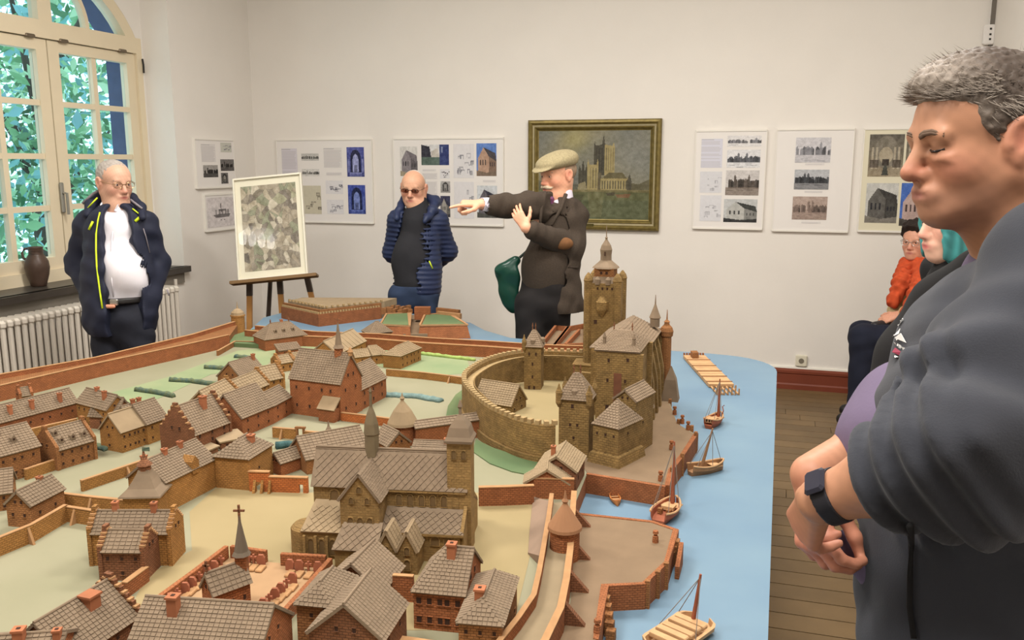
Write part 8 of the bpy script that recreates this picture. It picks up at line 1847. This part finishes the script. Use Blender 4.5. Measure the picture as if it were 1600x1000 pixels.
    def decal(name, pts, m, par):
        W = []
        for x, y in pts:
            q = c0+hx*((x-1405)/1063*stretch)-vz_*((y-556)/1063); p = jk.hit(q+gn*.012, -gn, .03); p = (q if p is None else p)+gn*.0015; W.append(Vector(toW(p[None])[0]))
        mb = MB(); nn = Vector(toW(gn[None])[0])*.0008; mb.rings([W, [w+nn for w in W]]); return mb.build(name, m, par)
    e0 = decal('mountain_emblem', [(1391, 550), (1402, 540), (1411, 552)], M_em, t); decal('emblem_peak', [(1406, 543), (1409, 535), (1417, 549), (1413, 551)], M_em, e0)
    decal('emblem_base', [(1405, 552), (1418, 549), (1417, 552), (1406, 554)], M_em, e0); decal('emblem_red_block', [(1391, 566), (1408, 566), (1405, 573), (1393, 572)], M_er, e0); decal('emblem_bar', [(1394, 575), (1402, 576), (1402, 578), (1394, 577)], M_em, e0)
    for i in range(7): x = 1384+3.9*i; decal('emblem_letter', [(x, 557+.25*i), (x+2.6, 557.2+.25*i), (x+2.4, 561+.2*i), (x-.2, 560.8+.2*i)] if i % 2 else [(x, 557+.25*i), (x+2.6, 557.2+.25*i), (x+.2, 561+.2*i)], M_em, e0)
    for i in range(4): x, y = 1415+1.6*i, 521+3.6*i; decal('emblem_letter', [(x, y), (x+4.5, y-.5), (x+5, y+2.4), (x+.5, y+2.8)], M_em, e0)
    # pocket zip on the trunk
    P = [onj(x, y, .001)[0] for x, y in ((1422, 822), (1424, 850), (1422, 900), (1421, 950), (1428, 998))]; ltube(P, .0042, 'pocket_zip', M_blk, t, 6)
    # wrist watch on the near wrist
    w0 = wrL-ax*.018; S = SDF(w0-.07, w0+.07, .0022); S.cone(w0-ax*.011, w0+ax*.011, .0365, .0365, .004); S.cone(w0-ax*.04, w0+ax*.04, .0325, .0325, .002, None, 's'); S.plane(w0+ax*.012, ax); S.plane(w0-ax*.012, -ax)
    wt = thing('wristwatch', 'black wristband watch on the left wrist of the man in grey fleece', 'watch', Vector(toW(w0[None])[0])); sdf_obj('strap', S, mat('black_rubber', (36, 36, 42), .5), wt)
    un = nrmz(V_(-.62, -.35, .75)); un = nrmz(un-ax*(un@ax)); c = Vector(toW((w0+un*.038)[None])[0]); MB().bbox(c, (.03, .036, .009), .004, ax=(Vector(toW(ax[None])[0]), Vector(toW(np.cross(un, ax)[None])[0]), Vector(toW(un[None])[0]))).build('watch_case', mat('watch_face', (48, 48, 58), .2), wt)
man_near()
# earthenware jug on the sill
p = on_z(61, 447, .875); t = thing('jug', 'brown salt-glazed jug with one handle standing on the slate sill', 'jug', p)
prof = [(.040, 0), (.046, .004), (.052, .03), (.066, .075), (.073, .12), (.068, .16), (.052, .19), (.042, .205), (.041, .225), (.044, .245), (.046, .25), (.040, .25), (.037, .23), (.036, .2)]
M_jug = mat('brown_stoneware', (84, 66, 56), .4, noise=.3, nscale=14); MB().lathe(p, prof, 24).build('vessel', M_jug, t, smooth=True)
mb = MB()
for z in (.208, .218, .228): mb.lathe(p+Vector((0, 0, z)), [(.0425, -.002), (.0445, 0), (.0425, .002)], 24)
mb.build('neck_rings', M_jug, t, kind='stuff')
q = -RT; MB().tube([p+q*.040+Vector((0, 0, .238)), p+q*.07+Vector((0, 0, .238)), p+q*.087+Vector((0, 0, .21)), p+q*.082+Vector((0, 0, .18)), p+q*.062+Vector((0, 0, .165))], .0085, 8).build('handle', M_jug, t, smooth=True)
